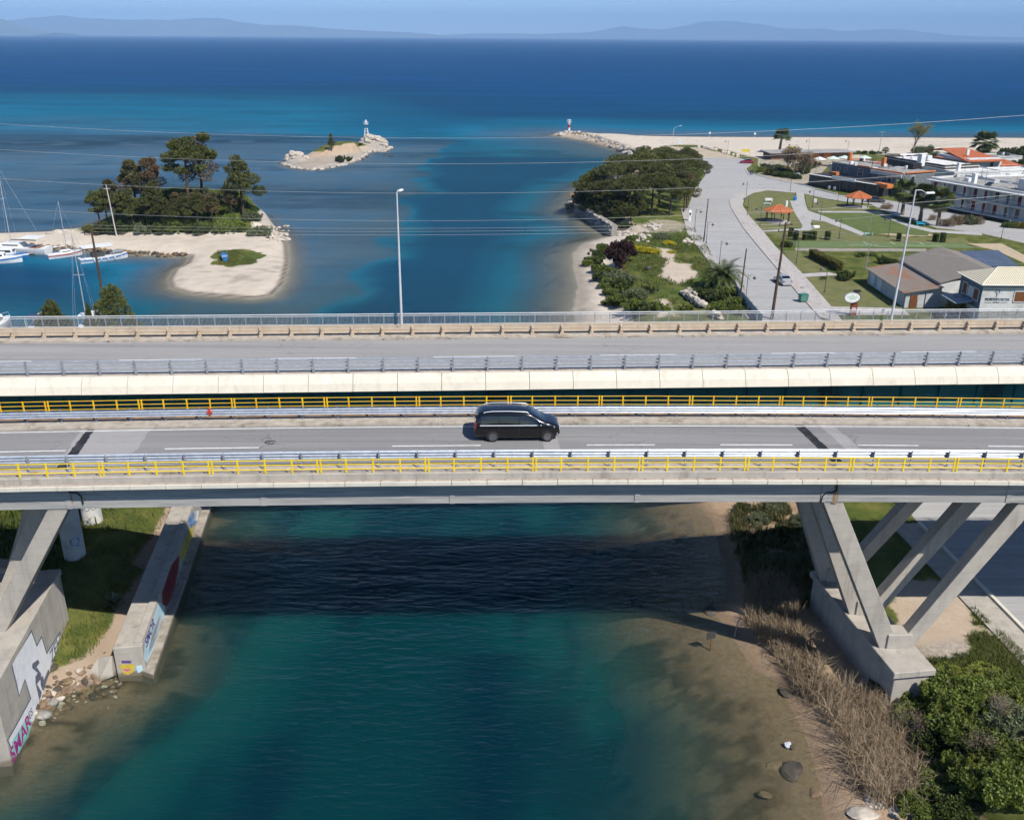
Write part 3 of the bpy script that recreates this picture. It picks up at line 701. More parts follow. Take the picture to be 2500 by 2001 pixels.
def asphalt(name, c1, c2, c3):
    t = NT(name); p = t.pos()
    streak = t.mapr(t.noise(t.mapping(p, (0.05, 1.1, 1), (0, 0, -0.035)), 1.0, 3), 0.3, 0.7)
    fine = t.mapr(t.noise(p, 9, 5, 0.7), 0.3, 0.7)
    c = t.mix(streak, c4(c1), c4(c2)); c = t.mix(t.math('MULTIPLY', fine, 0.35), c, c4(c3))
    c = t.mix(t.mapr(t.noise(p, 0.9, 5, 0.7), 0.63, 0.74, 0, 0.35), c, c4(tuple(x * 0.6 for x in c1)))
    vo = t.n('TexVoronoi', feature='DISTANCE_TO_EDGE', inp={'Vector': t.mapping(t.n('VectorMath', operation='ADD', inp={0: p, 1: t.n('VectorMath', operation='SCALE', inp={0: t.n('TexNoise', inp={'Vector': p, 'Scale': 1.3}).outputs['Color'], 'Scale': 0.8}).outputs[0]}).outputs[0], (0.28, 0.42, 1)), 'Scale': 1.0}).outputs['Distance']
    crack = t.math('MULTIPLY', t.mapr(vo, 0.004, 0.012, 1, 0), t.mapr(t.noise(p, 0.21, 2), 0.5, 0.62))
    c = t.mix(t.math('MULTIPLY', crack, 0.6), c, c4(tuple(x * 0.45 for x in c1)))
    c = t.mix(t.mapr(t.noise(t.mapping(p, (0.025, 2.1, 1), (0, 0, -0.035)), 1.0, 2), 0.5, 0.72, 0, 0.45), c, c4(tuple(x * 0.68 for x in c1)))
    b = t.bsdf(Base_Color=c, Roughness=0.9); b.inputs['Specular IOR Level'].default_value = 0.2
    t.t.links.new(t.bump(t.noise(p, 40, 2), 0.3, 0.01), b.inputs['Normal'])
    return t.m
ASPH = asphalt('bridge_asphalt', (0.185, 0.181, 0.182), (0.262, 0.255, 0.252), (0.31, 0.30, 0.29))
ASPH_LIGHT = asphalt('patched_asphalt', (0.285, 0.275, 0.268), (0.33, 0.318, 0.31), (0.38, 0.36, 0.35))
ASPH_FAR = asphalt('bleached_asphalt', (0.25, 0.243, 0.24), (0.32, 0.31, 0.30), (0.36, 0.345, 0.33))
TAR = pm('tar_strip', (0.02, 0.021, 0.024), (0.075, 0.077, 0.08), 1.6, 0.7, space='pos', lo=0.5, hi=0.7)
DUST = pm('kerb_dust', (0.45, 0.40, 0.335), (0.34, 0.295, 0.24), 1.6, 0.95, 0.3, 14, space='pos', stain=(0.2, 0.17, 0.12), stain_scale=0.8)

nb = thing('near_bridge', 'near concrete road bridge on slanting legs carrying the black van', 'bridge', NB(0, 4.7, -15.8))
SN = 72
strip(NB, -SN, SN, [(-0.30, -0.45), (-0.30, -0.40), (9.95, -0.40), (9.95, -0.15), (10.25, -0.15), (10.25, -0.62), (9.5, -0.78), (9.3, -0.5), (0.5, -0.5), (0.26, -0.56)]).build('deck_slab', CONC, nb)
# three girders with pilasters
for k, (ta, tb) in enumerate(((0.26, 0.9), (4.2, 4.8), (8.7, 9.3))):
    gd = strip(NB, -SN, SN, rect(ta, tb, -1.90, -0.5)).build('girder', CONC_GIRDER, nb)
    if k == 0:
        for s in (-36.4, -25.2, -14.2, -3.4, 7.3, 18.2, 29.2, 40):
            strip(NB, s - 0.15, s + 0.15, rect(ta - 0.05, ta + 0.02, -1.90, -0.64)).build('pilaster', CONC_GIRDER, gd)
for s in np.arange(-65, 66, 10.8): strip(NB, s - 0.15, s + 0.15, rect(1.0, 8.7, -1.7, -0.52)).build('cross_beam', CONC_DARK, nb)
# edge cornice: separate precast panels and ledge blocks with open joints
CORN = []
me0 = strip(lambda s, t, z: Vector((s, t, z)), -0.985, 0.985, rect(-0.42, -0.30, -0.44, -0.20)).bevel(0.008).mesh('edge_panel', CONC_CREAM)
def bridge_place(fr, ang, me, name, s, t, z, parent, root, sc=(1, 1, 1), tilt=0.0):
    o = bpy.data.objects.new(name, me); put(o, parent)
    o.location = fr(s, t, z) - ORG[root.name]; o.rotation_euler = (0, tilt, ang); o.scale = sc
    return o
def slope(s): return 2 * 0.21 * s / 784.0 if abs(s) < 45 else 0.0
for i in range(-18, 20):
    s = -4.40 + i * 2.0
    bridge_place(NB, NBA, me0, 'edge_panel', s, 0, random.uniform(-.006, .006), nb, nb, tilt=slope(s))
me1 = strip(lambda s, t, z: Vector((s, t, z)), -0.485, 0.485, rect(-0.40, -0.005, -0.40, -0.225)).bevel(0.012).mesh('ledge_block', CONC_PINK)
for i in range(-36, 40):
    s = -4.90 + i * 1.0
    bridge_place(NB, NBA, me1, 'ledge_block', s, 0, random.uniform(-.012, .008), nb, nb, tilt=slope(s))
strip(NB, -SN, SN, [(0.0, -0.4), (0.0, 0.12), (0.03, 0.15), (0.31, 0.15), (0.34, 0.12), (0.34, -0.4)]).build('parapet_kerb', CONC, nb)
strip(NB, -SN, SN, rect(0.34, 1.5, -0.4, 0.0)).build('pavement', CONC_PINK, nb)
strip(NB, -SN, SN, rect(7.75, 9.3, -0.4, -0.02)).build('pavement', DUST, nb)
strip(NB, -SN, SN, rect(9.85, 10.2, -0.4, 0.12)).build('parapet_kerb', CONC, nb)
rp = strip(NB, -SN, SN, rect(9.25, 9.32, -0.4, 0.30)).build('rusty_kerb_plate', RUST, nb)
road = lay(NB, -SN, SN, 1.5, 7.75, -0.15).build('road_surface', ASPH, nb)
def road_patch(name, mat, pts, z, parent):
    m = MB(); P = [G(u, v, DECK + z - 0.02) for u, v in pts]
    V = []
    for p in P:                                    # back into bridge coordinates so that the patch follows the crest
        c, n = math.cos(NBA), math.sin(NBA); dx, dy = p.x, p.y - 47.8
        V.append(NB(dx * c + dy * n, -dx * n + dy * c, z))
    m.add(V, [tuple(range(len(V)))]); return m.build(name, mat, parent)
def nbs(u, v, z=-0.15):
    p = G(u, v, DECK + z); c, n = math.cos(NBA), math.sin(NBA); dx, dy = p.x, p.y - 47.8
    return dx * c + dy * n, -dx * n + dy * c
def road_band(name, mat, a0, a1, b0, b1, z, parent, n=10, jag=0.0):
    """band across the lane: left edge a0(near)->a1(far), right edge b0->b1, in photo pixels"""
    A0, A1, B0, B1 = (nbs(*q) for q in (a0, a1, b0, b1))
    def ext(p, q, t): f = (t - p[1]) / (q[1] - p[1]); return p[0] + (q[0] - p[0]) * f
    V = []; F = []
    for i in range(n + 1):
        t = 1.52 + (7.70 - 1.52) * i / n
        j = random.uniform(-jag, jag)
        V += [NB(ext(A0, A1, t) + j, t, z), NB(ext(B0, B1, t) + random.uniform(-jag, jag), t, z)]
    for i in range(n): F.append((2 * i, 2 * i + 1, 2 * i + 3, 2 * i + 2))
    return MB().add(V, F).build(name, mat, parent)
road_band('asphalt_patch', ASPH_LIGHT, (1330, 1095), (1318, 1040), (2111, 1097), (2041, 1040), -0.146, road, 14, 0.06)
road_band('asphalt_patch', ASPH_LIGHT, (152, 1109), (190, 1052), (322, 1108), (360, 1050), -0.146, road, 14, 0.10)
road_band('tar_joint', TAR, (158, 1109), (205, 1050), (184, 1109), (224, 1050), -0.142, road, 24, 0.05)
road_band('tar_joint', TAR, (2004, 1097), (1945, 1040), (2029, 1097), (1968, 1040), -0.142, road, 24, 0.04)
for a, b, v in ((-220, 154, 1098), (403, 632, 1089.5), (959, 1174, 1083), (1432, 1598, 1083), (1759, 1936, 1084.5), (2097, 2247, 1084.5), (2420, 2570, 1085)):
    s0, t0 = nbs(a, v); s1, t1 = nbs(b, v)
    lay(NB, s0, s1, 4.42, 4.55, -0.138, 1.0).build('lane_marking', WHITE_PAINT, road)
lay(NB, -SN, SN, 7.42, 7.54, -0.138).build('edge_line', WHITE_PAINT, road)
lay(NB, -SN, SN, 1.75, 1.87, -0.138).build('edge_line', WHITE_PAINT, road)
for u, v in ((660, 1078),):
    p = nbs(u, v); m = MB(); m.tube([NB(p[0] + 0.33 * math.cos(a), p[1] + 0.2 * math.sin(a), -0.13) for a in np.linspace(0.3, 5.6, 14)], 0.03, 5); m.build('tar_mark', TAR, road)

# slanting legs and pier blocks
def leg(p, q, wx_, wt, parent, wx2=None):
    m = MB(); up = Vector((math.cos(NBA), math.sin(NBA), 0))
    p = Vector(p); q = Vector(q); a = Vector((-math.sin(NBA), math.cos(NBA), 0)) * (wt / 2)
    wx2 = wx2 or wx_
    P = [p - up * wx_ / 2 - a, p + up * wx_ / 2 - a, p + up * wx_ / 2 + a, p - up * wx_ / 2 + a]
    Q = [q - up * wx2 / 2 - a, q + up * wx2 / 2 - a, q + up * wx2 / 2 + a, q - up * wx2 / 2 + a]
    m.hexa(P + Q).bevel(0.03)
    return m.build('leg', CONC, parent)
TR = (0.80, 4.5, 8.6)
for k, t in enumerate(TR):
    f = NB(24.2 - 0.55 * k, t, -12.35)
    leg(f + Vector((-0.25, 0, -0.1)), NB(18.6, t, -1.45), 1.3, 0.95, nb, 1.15)
    leg(f + Vector((0.55, 0, 0.1)), NB(30.9, t, -1.45), 1.0, 0.85, nb, 1.25)
    m = MB(); m.box(f + Vector((0.15, 0, 0.25)), (1.55, 1.15, 1.9), NBA).bevel(0.04); m.build('leg_shoe', CONC, nb)
    f = NB(-32.0 - 1.0 * k, t, -11.3)
    leg(f + Vector((0.1, 0, -0.1)), NB(-25.6 - 2.0 * k, t, -1.45), 1.3, 0.95, nb, 1.15)
    leg(f + Vector((-0.55, 0, 0.1)), NB(-38.0 - 2.0 * k, t, -1.45), 1.0, 0.85, nb, 1.25)
    m = MB(); m.box(f + Vector((-0.15, 0, 0.2)), (1.55, 1.15, 1.6), NBA).bevel(0.04); m.build('leg_shoe', CONC, nb)
def pier(inner0, inner1, width, ztop, cap, zbot=-1.5, batter=0.25):
    a = Vector((inner0[0], inner0[1], 0)); b = Vector((inner1[0], inner1[1], 0)); d = (b - a).normalized()
    side = Vector((d.y, -d.x, 0)) if width > 0 else Vector((-d.y, d.x, 0)); w = abs(width)
    def ring(o, z): return [a - d * o - side * o + Vector((0, 0, z)), b + d * o - side * o + Vector((0, 0, z)), b + d * o + side * (w + o) + Vector((0, 0, z)), a - d * o + side * (w + o) + Vector((0, 0, z))]
    m = MB(); m.hexa(ring(batter, zbot) + ring(0, ztop - cap)).bevel(0.03)
    pb = m.build('pier_block', CONC, nb)
    if cap > 0:
        m = MB(); m.hexa(ring(0.22, ztop - cap) + ring(0.22, ztop)).bevel(0.04); m.build('pier_cap', CONC, nb)
    return pb, a, d, side
pier_r, ra, rd, rs = pier((23.35, 46.6), (21.75, 57.8), 2.3, 3.45, 0.45, batter=0.0)
pier_l, la, ld, ls = pier((-28.45, 41.9), (-30.4, 54.2), -4.2, 5.35, 0.0, batter=0.0)
_m = MB(); _m.hexa([p + Vector((0, 0, z)) for z in (4.98, 5.40) for p in (la - ld * .06 - ls * .05, la + ld * 12.6 - ls * .05, la + ld * 12.6 + ls * 4.3, la - ld * .06 + ls * 4.3)]).bevel(.03); _m.build('pier_cap', CONC, nb)
nl = -ls                                             # outward normal of the left pier's water face
def PL(x, y):                                        # zoom crop (0,1450)-(420,1900) at 3.836x
    return on_plane(x / 3.836, 1450 + y / 3.836, la, nl)
GWHITE = pm('graffiti_white', (0.80, 0.80, 0.80), (0.70, 0.71, 0.73), 2, 0.8, space='pos'); GDARK = pm('graffiti_dark', (0.09, 0.1, 0.14), (0.16, 0.17, 0.21), 3, 0.8, space='pos')
GMAG = pm('graffiti_magenta', (0.42, 0.03, 0.25), (0.34, 0.04, 0.22), 3, 0.8, space='pos'); GMINT = pm('graffiti_mint', (0.32, 0.66, 0.60), (0.26, 0.55, 0.5), 3, 0.8, space='pos')
GPUR = pm('graffiti_purple', (0.13, 0.07, 0.25), None, 3, 0.8); GYEL = pm('graffiti_yellow', (0.58, 0.46, 0.06), (0.5, 0.36, 0.05), 3, 0.8, space='pos'); GPINK = pm('graffiti_pink', (0.62, 0.12, 0.30), None, 3, 0.8)
GRED = pm('graffiti_red', (0.30, 0.035, 0.03), (0.2, 0.03, 0.03), 3, 0.8, space='pos'); GBLUE = pm('graffiti_blue', (0.04, 0.14, 0.40), (0.25, 0.4, 0.6), 2.5, 0.8, space='pos'); GCYAN = pm('graffiti_cyan', (0.42, 0.62, 0.68), (0.6, 0.7, 0.72), 2.5, 0.8, space='pos')
out = [(295, 330), (345, 470), (390, 385), (440, 540), (560, 345), (605, 470), (585, 560), (520, 760), (430, 1000), (330, 1210), (270, 1350), (210, 1440), (135, 1520), (65, 1365), (180, 1160), (280, 975), (232, 810), (178, 968), (150, 850), (100, 650)]
def shrink(pts, k):
    cx = sum(p[0] for p in pts) / len(pts); cy_ = sum(p[1] for p in pts) / len(pts); res = []
    n = len(pts)
    for i in range(n):
        ax, ay = pts[i - 1]; bx, by = pts[i]; cx2, cy2 = pts[(i + 1) % n]
        e1 = Vector((bx - ax, by - ay)).normalized(); e2 = Vector((cx2 - bx, cy2 - by)).normalized()
        nrm = Vector((-e1.y - e2.y, e1.x + e2.x)); L = nrm.length or 1
        nrm = nrm / L * k / max(0.45, L / 2); res.append((bx + nrm.x, by + nrm.y))
    return res
decal('graffiti_outline', GDARK, pier_l, [PL(*p) for p in out], nl, 0.004)
decal('graffiti_fill', GWHITE, pier_l, [PL(*p) for p in shrink(out, 11)], nl, 0.008)
for pts in ([(330, 770), (350, 735), (300, 690), (300, 650), (355, 610), (370, 640), (340, 680), (385, 745), (380, 790), (345, 840), (390, 920), (370, 1000), (330, 830)],
            [(375, 780), (400, 760), (410, 800), (450, 700), (480, 760), (460, 800), (440, 860), (400, 905), (380, 850)]):
    decal('graffiti_outline', GDARK, pier_l, [PL(*p) for p in pts], nl, 0.012)
decal('graffiti_fill', GMINT, pier_l, [PL(*p) for p in ((110, 1380), (190, 1250), (240, 1160), (300, 1190), (300, 1260), (240, 1370), (180, 1480), (130, 1530), (105, 1470))], nl, 0.012)
def wall_text(txt, size, c, along, n, mat, parent, off=0.016, bold=0.0, upv=(0, 0, 1), shear=0.0):
    al = Vector(along).normalized(); up = Vector(upv)
    return text_mesh(txt, size, lambda x, y, z: Vector(c) + al * x + up * y + Vector(n) * off, 'graffiti_lettering', mat, parent, 0, bold, shear)
wall_text('SMAR', 1.35, PL(195, 1345) , ld, nl, GMAG, pier_l, 0.016, 0.03)
wall_text('ZEH', 1.2, PL(520, 510), ld, nl, GDARK, pier_l, 0.016, 0.02)
wall_text('ES', 0.7, PL(285, 1120), ld, nl, GDARK, pier_l, 0.016, 0.01)
nr = -rs
def PR(x, y): return on_plane(1900 + x * 0.34763, 1150 + y * 0.34763, ra, nr)
for pts in ([(300, 1150), (345, 1100), (425, 1220), (385, 1350), (285, 1215)], [(450, 1270), (520, 1350), (500, 1490), (415, 1400)], [(545, 1430), (605, 1490), (585, 1590), (510, 1540)]):
    decal('faded_paint', GCYAN if False else pm('faded_pale_paint', (0.42, 0.45, 0.52), (0.33, 0.33, 0.36), 1.5, 0.85, space='pos'), pier_r, [PR(*p) for p in pts], nr, 0.006)
for pts in ([(425, 1220), (450, 1270), (415, 1400), (385, 1350)], [(520, 1350), (545, 1430), (510, 1540), (500, 1490)]):
    decal('faded_paint', pm('faded_red_paint', (0.20, 0.09, 0.10), (0.14, 0.09, 0.09), 2.5, 0.85, space='pos'), pier_r, [PR(*p) for p in pts], nr, 0.006)
decal('damp_stain', pm('moss_stain', (0.05, 0.04, 0.015), (0.09, 0.07, 0.03), 2, 0.95, space='pos'), pier_r, [PR(*p) for p in ((640, 1450), (720, 1500), (780, 1590), (770, 1660), (640, 1640), (600, 1560))], nr, 0.006)
# drain pipe and rust runs on the girder
for uu in (2040, 165):
    p0 = on_plane(uu, 1200, NB(0, 0.26, 0), Vector((math.sin(NBA), -math.cos(NBA), 0)))
    sgn = -1 if uu > 1000 else 1
    m = MB(); m.tube([p0 + Vector((0, -0.07, 0.55)), p0 + Vector((0.02, -0.07, 0.1)), p0 + Vector((-0.25 * 1, -0.07, -0.02)) if sgn < 0 else p0 + Vector((0.15, -0.07, 0.0)), p0 + Vector((sgn * 0.55, -0.07, -0.03)), p0 + Vector((sgn * 0.75, -0.07, -0.25)), p0 + Vector((sgn * 0.8, -0.07, -0.7))], 0.045, 6)
    m.build('drain_pipe', BLACKISH, nb)
    q = [p0 + Vector((dx, 0, dz)) for dx, dz in ((-0.16, 0.6), (0.14, 0.6), (0.2, -0.75), (-0.1, -0.75))]
    decal('rust_run', pm('rust_run', (0.25, 0.16, 0.09), (0.35, 0.28, 0.21), 3, 0.9, space='pos', stretch=(3, 3, 0.4)), nb, q, Vector((math.sin(NBA), -math.cos(NBA), 0)), 0.012)

# ------------------------------------------------------------------ guard rails and hand rails
def thrie(w=0.0, th=0.018, waves=3, h=0.50):
    """folded steel sheet: closed profile (offset, height) with rounded waves"""
    f = []; n = waves * 8
    for i in range(n + 1):
        z = -h / 2 + h * i / n; f.append((0.042 * math.cos(2 * math.pi * waves * i / n), z))
    return f + [(a - th, z) for a, z in reversed(f)]
def guardrail(name, label, fr, ang, t, sgn, s_post, step, s_lo, s_hi, h0, waves, hbeam, root_obj, base=0.0):
    g = thing(name, label, 'guardrail', fr(0, t, base), None)
    pm_ = MB()
    pm_.box((0, 0, h0 / 2 + 0.03), (0.06, 0.012, h0 + 0.02)); pm_.box((0, 0.06 * sgn * -1, h0 / 2 + 0.03), (0.06, 0.012, h0 + 0.02)); pm_.box((0, -0.03 * sgn, h0 / 2 + 0.03), (0.012, 0.06, h0 + 0.02))
    pm_.box((0, -0.02 * sgn, 0.012), (0.24, 0.26, 0.024)); pm_.box((0, 0.07 * sgn, h0 - hbeam * 0.5), (0.10, 0.13, hbeam * 0.55))
    pmesh = pm_.mesh('post', GALV_DULL)
    i = 0; s = s_post
    while s - step > s_lo: s -= step
    k = 0
    while s < s_hi:
        o = bpy.data.objects.new('post', pmesh); put(o, g); o.location = fr(s, t, base) - ORG[g.name]; o.rotation_euler = (0, 0, ang)
        s += step
    s = s_lo; prof = [(t + sgn * (0.16 + a), z + base + h0 - hbeam / 2) for a, z in thrie(0, 0.016, waves, hbeam)]
    while s < s_hi:
        strip(fr, s + 0.006, min(s + 2 * step, s_hi), prof, 2.3).build('beam', GALV, g, smooth=35); s += 2 * step
    return g
gr1 = guardrail('guardrail', 'galvanised guardrail behind the yellow handrail on the camera side of the road', NB, NBA, 1.15, 1, -5.38, 2.215, -44, 44, 0.98, 3, 0.52, nb)
gr2 = guardrail('guardrail', 'galvanised guardrail just behind the black van', NB, NBA, 8.75, -1, 2.23, 2.22, -46, 46, 0.86, 3, 0.50, nb, -0.02)
m = MB(); p = NB(nbs(527, 1002)[0], 8.75, 0.62); p = NB((527 - 1250) / FPX * 60.6, 8.52, 0.62)
m.box(p, (0.10, 0.05, 0.55), NBA); m.box(p + Vector((0, -0.03, 0)), (0.34, 0.04, 0.12), NBA); m.build('red_marker', pm('red_marker', (0.62, 0.05, 0.02)), gr2)

def handrail(label, mat, fr, ang, t, s_second, s_lo, s_hi, base, h, rails, name='handrail', wob=0.0, rr=.032):
    g = thing(name, label, 'handrail', fr(0, t, base))
    pmn = MB(); pmn.box((0, 0, h / 2), (0.10, 0.05, h)).bevel(0.012); pmesh = pmn.mesh('post', mat)
    first = s_second
    while first - 6.08 > s_lo: first -= 6.08
    s = first
    while s < s_hi:
        tilt = random.uniform(-wob, wob)
        for d in (0.0, 1.42, 2.95, 4.46, 5.89):
            o = bpy.data.objects.new('post', pmesh); put(o, g); o.location = fr(s + d, t, base) - ORG[g.name]; o.rotation_euler = (0, tilt + random.uniform(-wob, wob) * .5, ang)
        for zz in rails:
            mm = MB(); mm.tube([fr(s - 0.08, t, base + zz), fr(s + 2.95, t, base + zz + random.uniform(-wob, wob) * .6), fr(s + 5.97, t, base + zz)], rr, 6)
            mm.build('rail', mat, g, smooth=50)
        s += 6.08
    return g
handrail('bright yellow steel handrail along the camera-side edge of the near bridge', YELLOW, NB, NBA, 0.17, -4.69, -44, 44, 0.15, 0.86, (0.24, 0.52, 0.80), wob=0.004)
handrail('orange yellow handrail along the far edge of the near bridge, behind the van', ORANGE, NB, NBA, 10.02, -5.85, -46, 46, 0.12, 0.86, (0.24, 0.52, 0.82), wob=0.02, rr=.024)

# ------------------------------------------------------------------ far bridge
fb = thing('far_bridge', 'far road bridge with a broad cream concrete edge above the water', 'bridge', FB(0, 6, -15.8))
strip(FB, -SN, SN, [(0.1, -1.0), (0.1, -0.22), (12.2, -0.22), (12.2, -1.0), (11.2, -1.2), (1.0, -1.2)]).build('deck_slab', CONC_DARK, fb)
TEAL = pm('teal_girder_paint', (0.012, 0.135, 0.15), (0.010, 0.115, 0.13), 0.6, 0.55, space='pos')
for ta in (0.55, 6.0, 11.4):
    gdr = strip(FB, -SN, SN, rect(ta, ta + 0.06, -3.15, -1.02)).build('girder', TEAL, fb)
    strip(FB, -SN, SN, rect(ta - 0.25, ta + 0.31, -3.20, -3.15)).build('flange', TEAL, gdr)
    if ta < 1:
        for s in np.arange(-60, 61, 3.0): strip(FB, s, s + 0.03, rect(ta - 0.14, ta, -3.12, -1.2)).build('stiffener', TEAL, gdr)
        for s in (-2.0, 23.6, 36.5):
            m = MB()
            for k in range(8): m.hexa([FB(s + 0.22 * k + dx, ta - 0.16 + dt, z) for z in (-2.9, -1.3) for dx, dt in ((0, 0), (.03, 0), (.03, .03), (0, .03))])
            for k in range(7): m.hexa([FB(s + dx, ta - 0.16 + dt, -2.9 + 0.24 * k + dz) for dz in (0, .03) for dx, dt in ((0, 0), (1.6, 0), (1.6, .03), (0, .03))])
            m.build('access_grille', BLACKISH, gdr)
strip(FB, -SN, SN, rect(0.35, 1.25, -0.2, 0.0)).build('pavement', CONC_PINK, fb)
fmesh = strip(lambda s, t, z: Vector((s, t, z)), -1.605, 1.605, [(-0.62, -1.12), (-0.70, -1.06), (-0.46, -0.52), (-0.02, 0.02), (0.34, 0.02), (0.34, -0.3), (0.02, -1.0)]).bevel(0.01).mesh('edge_panel', CONC_CREAM)
for i in range(-14, 15):
    bridge_place(FB, FBA, fmesh, 'edge_panel', 2.88 + i * 3.24, 0, random.uniform(-.005, .005), fb, fb)
farroad = lay(FB, -SN, SN, 1.25, 9.1, -0.19).build('road_surface', ASPH_FAR, fb)
for a, b, v in ((-160, 81, 878), (295, 494, 875), (663, 870, 871), (1059, 1258, 866), (1463, 1647, 862), (1878, 2035, 858), (2192, 2377, 853.5)):
    def fbs(u, v):
        p = G(u, v, DECK - 0.19); c, n = math.cos(FBA), math.sin(FBA); dx, dy = p.x, p.y - 65.1
        return dx * c + dy * n
    lay(FB, fbs(a, v), fbs(b, v), 4.42, 4.55, -0.182, 2.0).build('lane_marking', WHITE_PAINT, farroad)
strip(FB, -SN, SN, rect(9.1, 10.6, -0.2, -0.06)).build('pavement', DUST, fb)
strip(FB, -SN, SN, rect(10.6, 12.1, -0.2, 0.02)).build('walkway', CONC, fb)
strip(FB, -SN, SN, rect(11.85, 12.25, -0.9, 0.16)).build('parapet_kerb', CONC, fb)
# steel barrier on its camera side: posts leaning back, four flat rails
bar = thing('steel_barrier', 'grey steel barrier of leaning posts and flat rails on the far bridge\'s cream edge', 'barrier', FB(0, 0.7, 0))
pb_ = MB(); pb_.beam((0, 0, 0), (0, -0.10, 1.12), 0.15, 0.07, (0, 1, 0), 0.09, 0.06); pb_.beam((0, 0.10, 0.0), (0, -0.03, 1.10), 0.05, 0.16, (0, 1, 0)); pb_.box((0, 0.02, 0.015), (0.22, 0.3, 0.03))
pmesh = pb_.mesh('post', GALV_DULL)
for i in range(-18, 19):
    o = bpy.data.objects.new('post', pmesh); put(o, bar); o.location = FB(-6.94 + 2.57 * i, 0.55, 0.02) - ORG[bar.name]; o.rotation_euler = (0, 0, FBA)
for zz in (0.20, 0.48, 0.76, 1.03):
    s = -46
    while s < 46:
        strip(FB, s, s + 7.69, rect(0.70 - 0.1 * zz, 0.80 - 0.1 * zz, zz - 0.045, zz + 0.045)).build('rail', GALV, bar); s += 7.71
# beige barrier
bb = thing('beige_barrier', 'beige painted vehicle barrier on the far side of the far bridge', 'barrier', FB(0, 10.0, 0))
pb_ = MB(); pb_.box((0, 0, 0.42), (0.17, 0.10, 0.84)); pb_.box((0, -0.04, 0.10), (0.30, 0.24, 0.2)); pb_.box((0, -0.09, 0.62), (0.15, 0.12, 0.14)); pb_.box((0, -0.09, 0.30), (0.15, 0.12, 0.12))
pmesh = pb_.bevel(0.01).mesh('post', BEIGE)
for i in range(-19, 20):
    o = bpy.data.objects.new('post', pmesh); put(o, bb); o.location = FB(-0.3 + 2.5 * i, 9.85, -0.06) - ORG[bb.name]; o.rotation_euler = (0, 0, FBA)
for z0, z1, tt in ((0.14, 0.36, 9.98), (0.40, 0.62, 9.98), (0.70, 0.80, 10.0)):
    s = -47
    while s < 47:
        strip(FB, s, s + 4.98, rect(tt, tt + 0.09, z0, z1)).build('rail', BEIGE, bb); s += 5.0
# pedestrian railing with fine balusters
pr = thing('pedestrian_railing', 'pale grey pedestrian railing with fine upright bars on the far bridge', 'railing', FB(0, 12.0, 0.16))
RAILW = pm('pale_rail_paint', (0.60, 0.61, 0.61), (0.5, 0.51, 0.52), 2, 0.5, space='pos')
for zz, r_ in ((1.02, 0.045), (0.86, 0.028), (0.12, 0.028)):
    s = -49
    while s < 49:
        MB().tube([FB(s, 12.0, 0.16 + zz), FB(s + 7.49, 12.0, 0.16 + zz)], r_, 7).build('rail', RAILW, pr, smooth=50); s += 7.5
pmesh = MB().box((0, 0, 0.5), (0.055, 0.05, 1.0)).mesh('post', GALV_DULL)
bal = MB()
for k in range(12): bal.box((0.105 * (k + 1) - 0.03, 0, 0.49), (0.022, 0.022, 0.74))
balm = bal.mesh('balusters', GALV_DULL)
for i in range(-38, 39):
    for nm, me in (('post', pmesh), ('balusters', balm)):
        o = bpy.data.objects.new(nm, me); put(o, pr); o.location = FB(1.29 * i, 12.0, 0.16) - ORG[pr.name]; o.rotation_euler = (0, 0, FBA)
        if nm == 'balusters': o['kind'] = 'stuff'
# columns of the far bridge
COLM = pm('whitewashed_column', (0.62, 0.60, 0.55), (0.48, 0.47, 0.44), 1.0, 0.85, 0.1, 8, space='pos', stain=(0.34, 0.31, 0.27))
for j, (u, v) in enumerate(((191, 1393), (233, 1305))):
    b = GY(u, v, 61.9 + 5.6 * j); b.z = ground_z(b.x, b.y)
    m = MB(); m.lathe([(0.78, -1.0), (0.76, 12.9 - b.z)], 28, (b.x, b.y, b.z)); c = m.build('column', COLM, fb, smooth=50)
    if j == 1:
        def cyl(x, y, z, b=b): a = -math.pi / 2 + 0.1 + x / 0.77; return Vector((b.x + 0.785 * math.cos(a), b.y + 0.785 * math.sin(a), b.z + 1.5 + y))
        text_mesh('GOO', 0.62, cyl, 'graffiti_lettering', GDARK, c); text_mesh('ORE', 0.8, lambda x, y, z: cyl(x - 0.1, y + 0.8, z), 'graffiti_lettering', GPUR, c)
    else:
        def cyl(x, y, z, b=b): a = -math.pi / 2 + 0.7 + x / 0.77; return Vector((b.x + 0.785 * math.cos(a), b.y + 0.785 * math.sin(a), b.z + 1.5 + y))
        text_mesh('Q', 1.0, cyl, 'graffiti_lettering', GBLUE, c)
for xx in (30, 34):
    b = FB(xx + 4, 4 if xx == 30 else 8, 0); m = MB(); m.lathe([(0.78, 0.5), (0.76, 13.2)], 28, (b.x, b.y, 0)); m.build('column', COLM, fb, smooth=50)

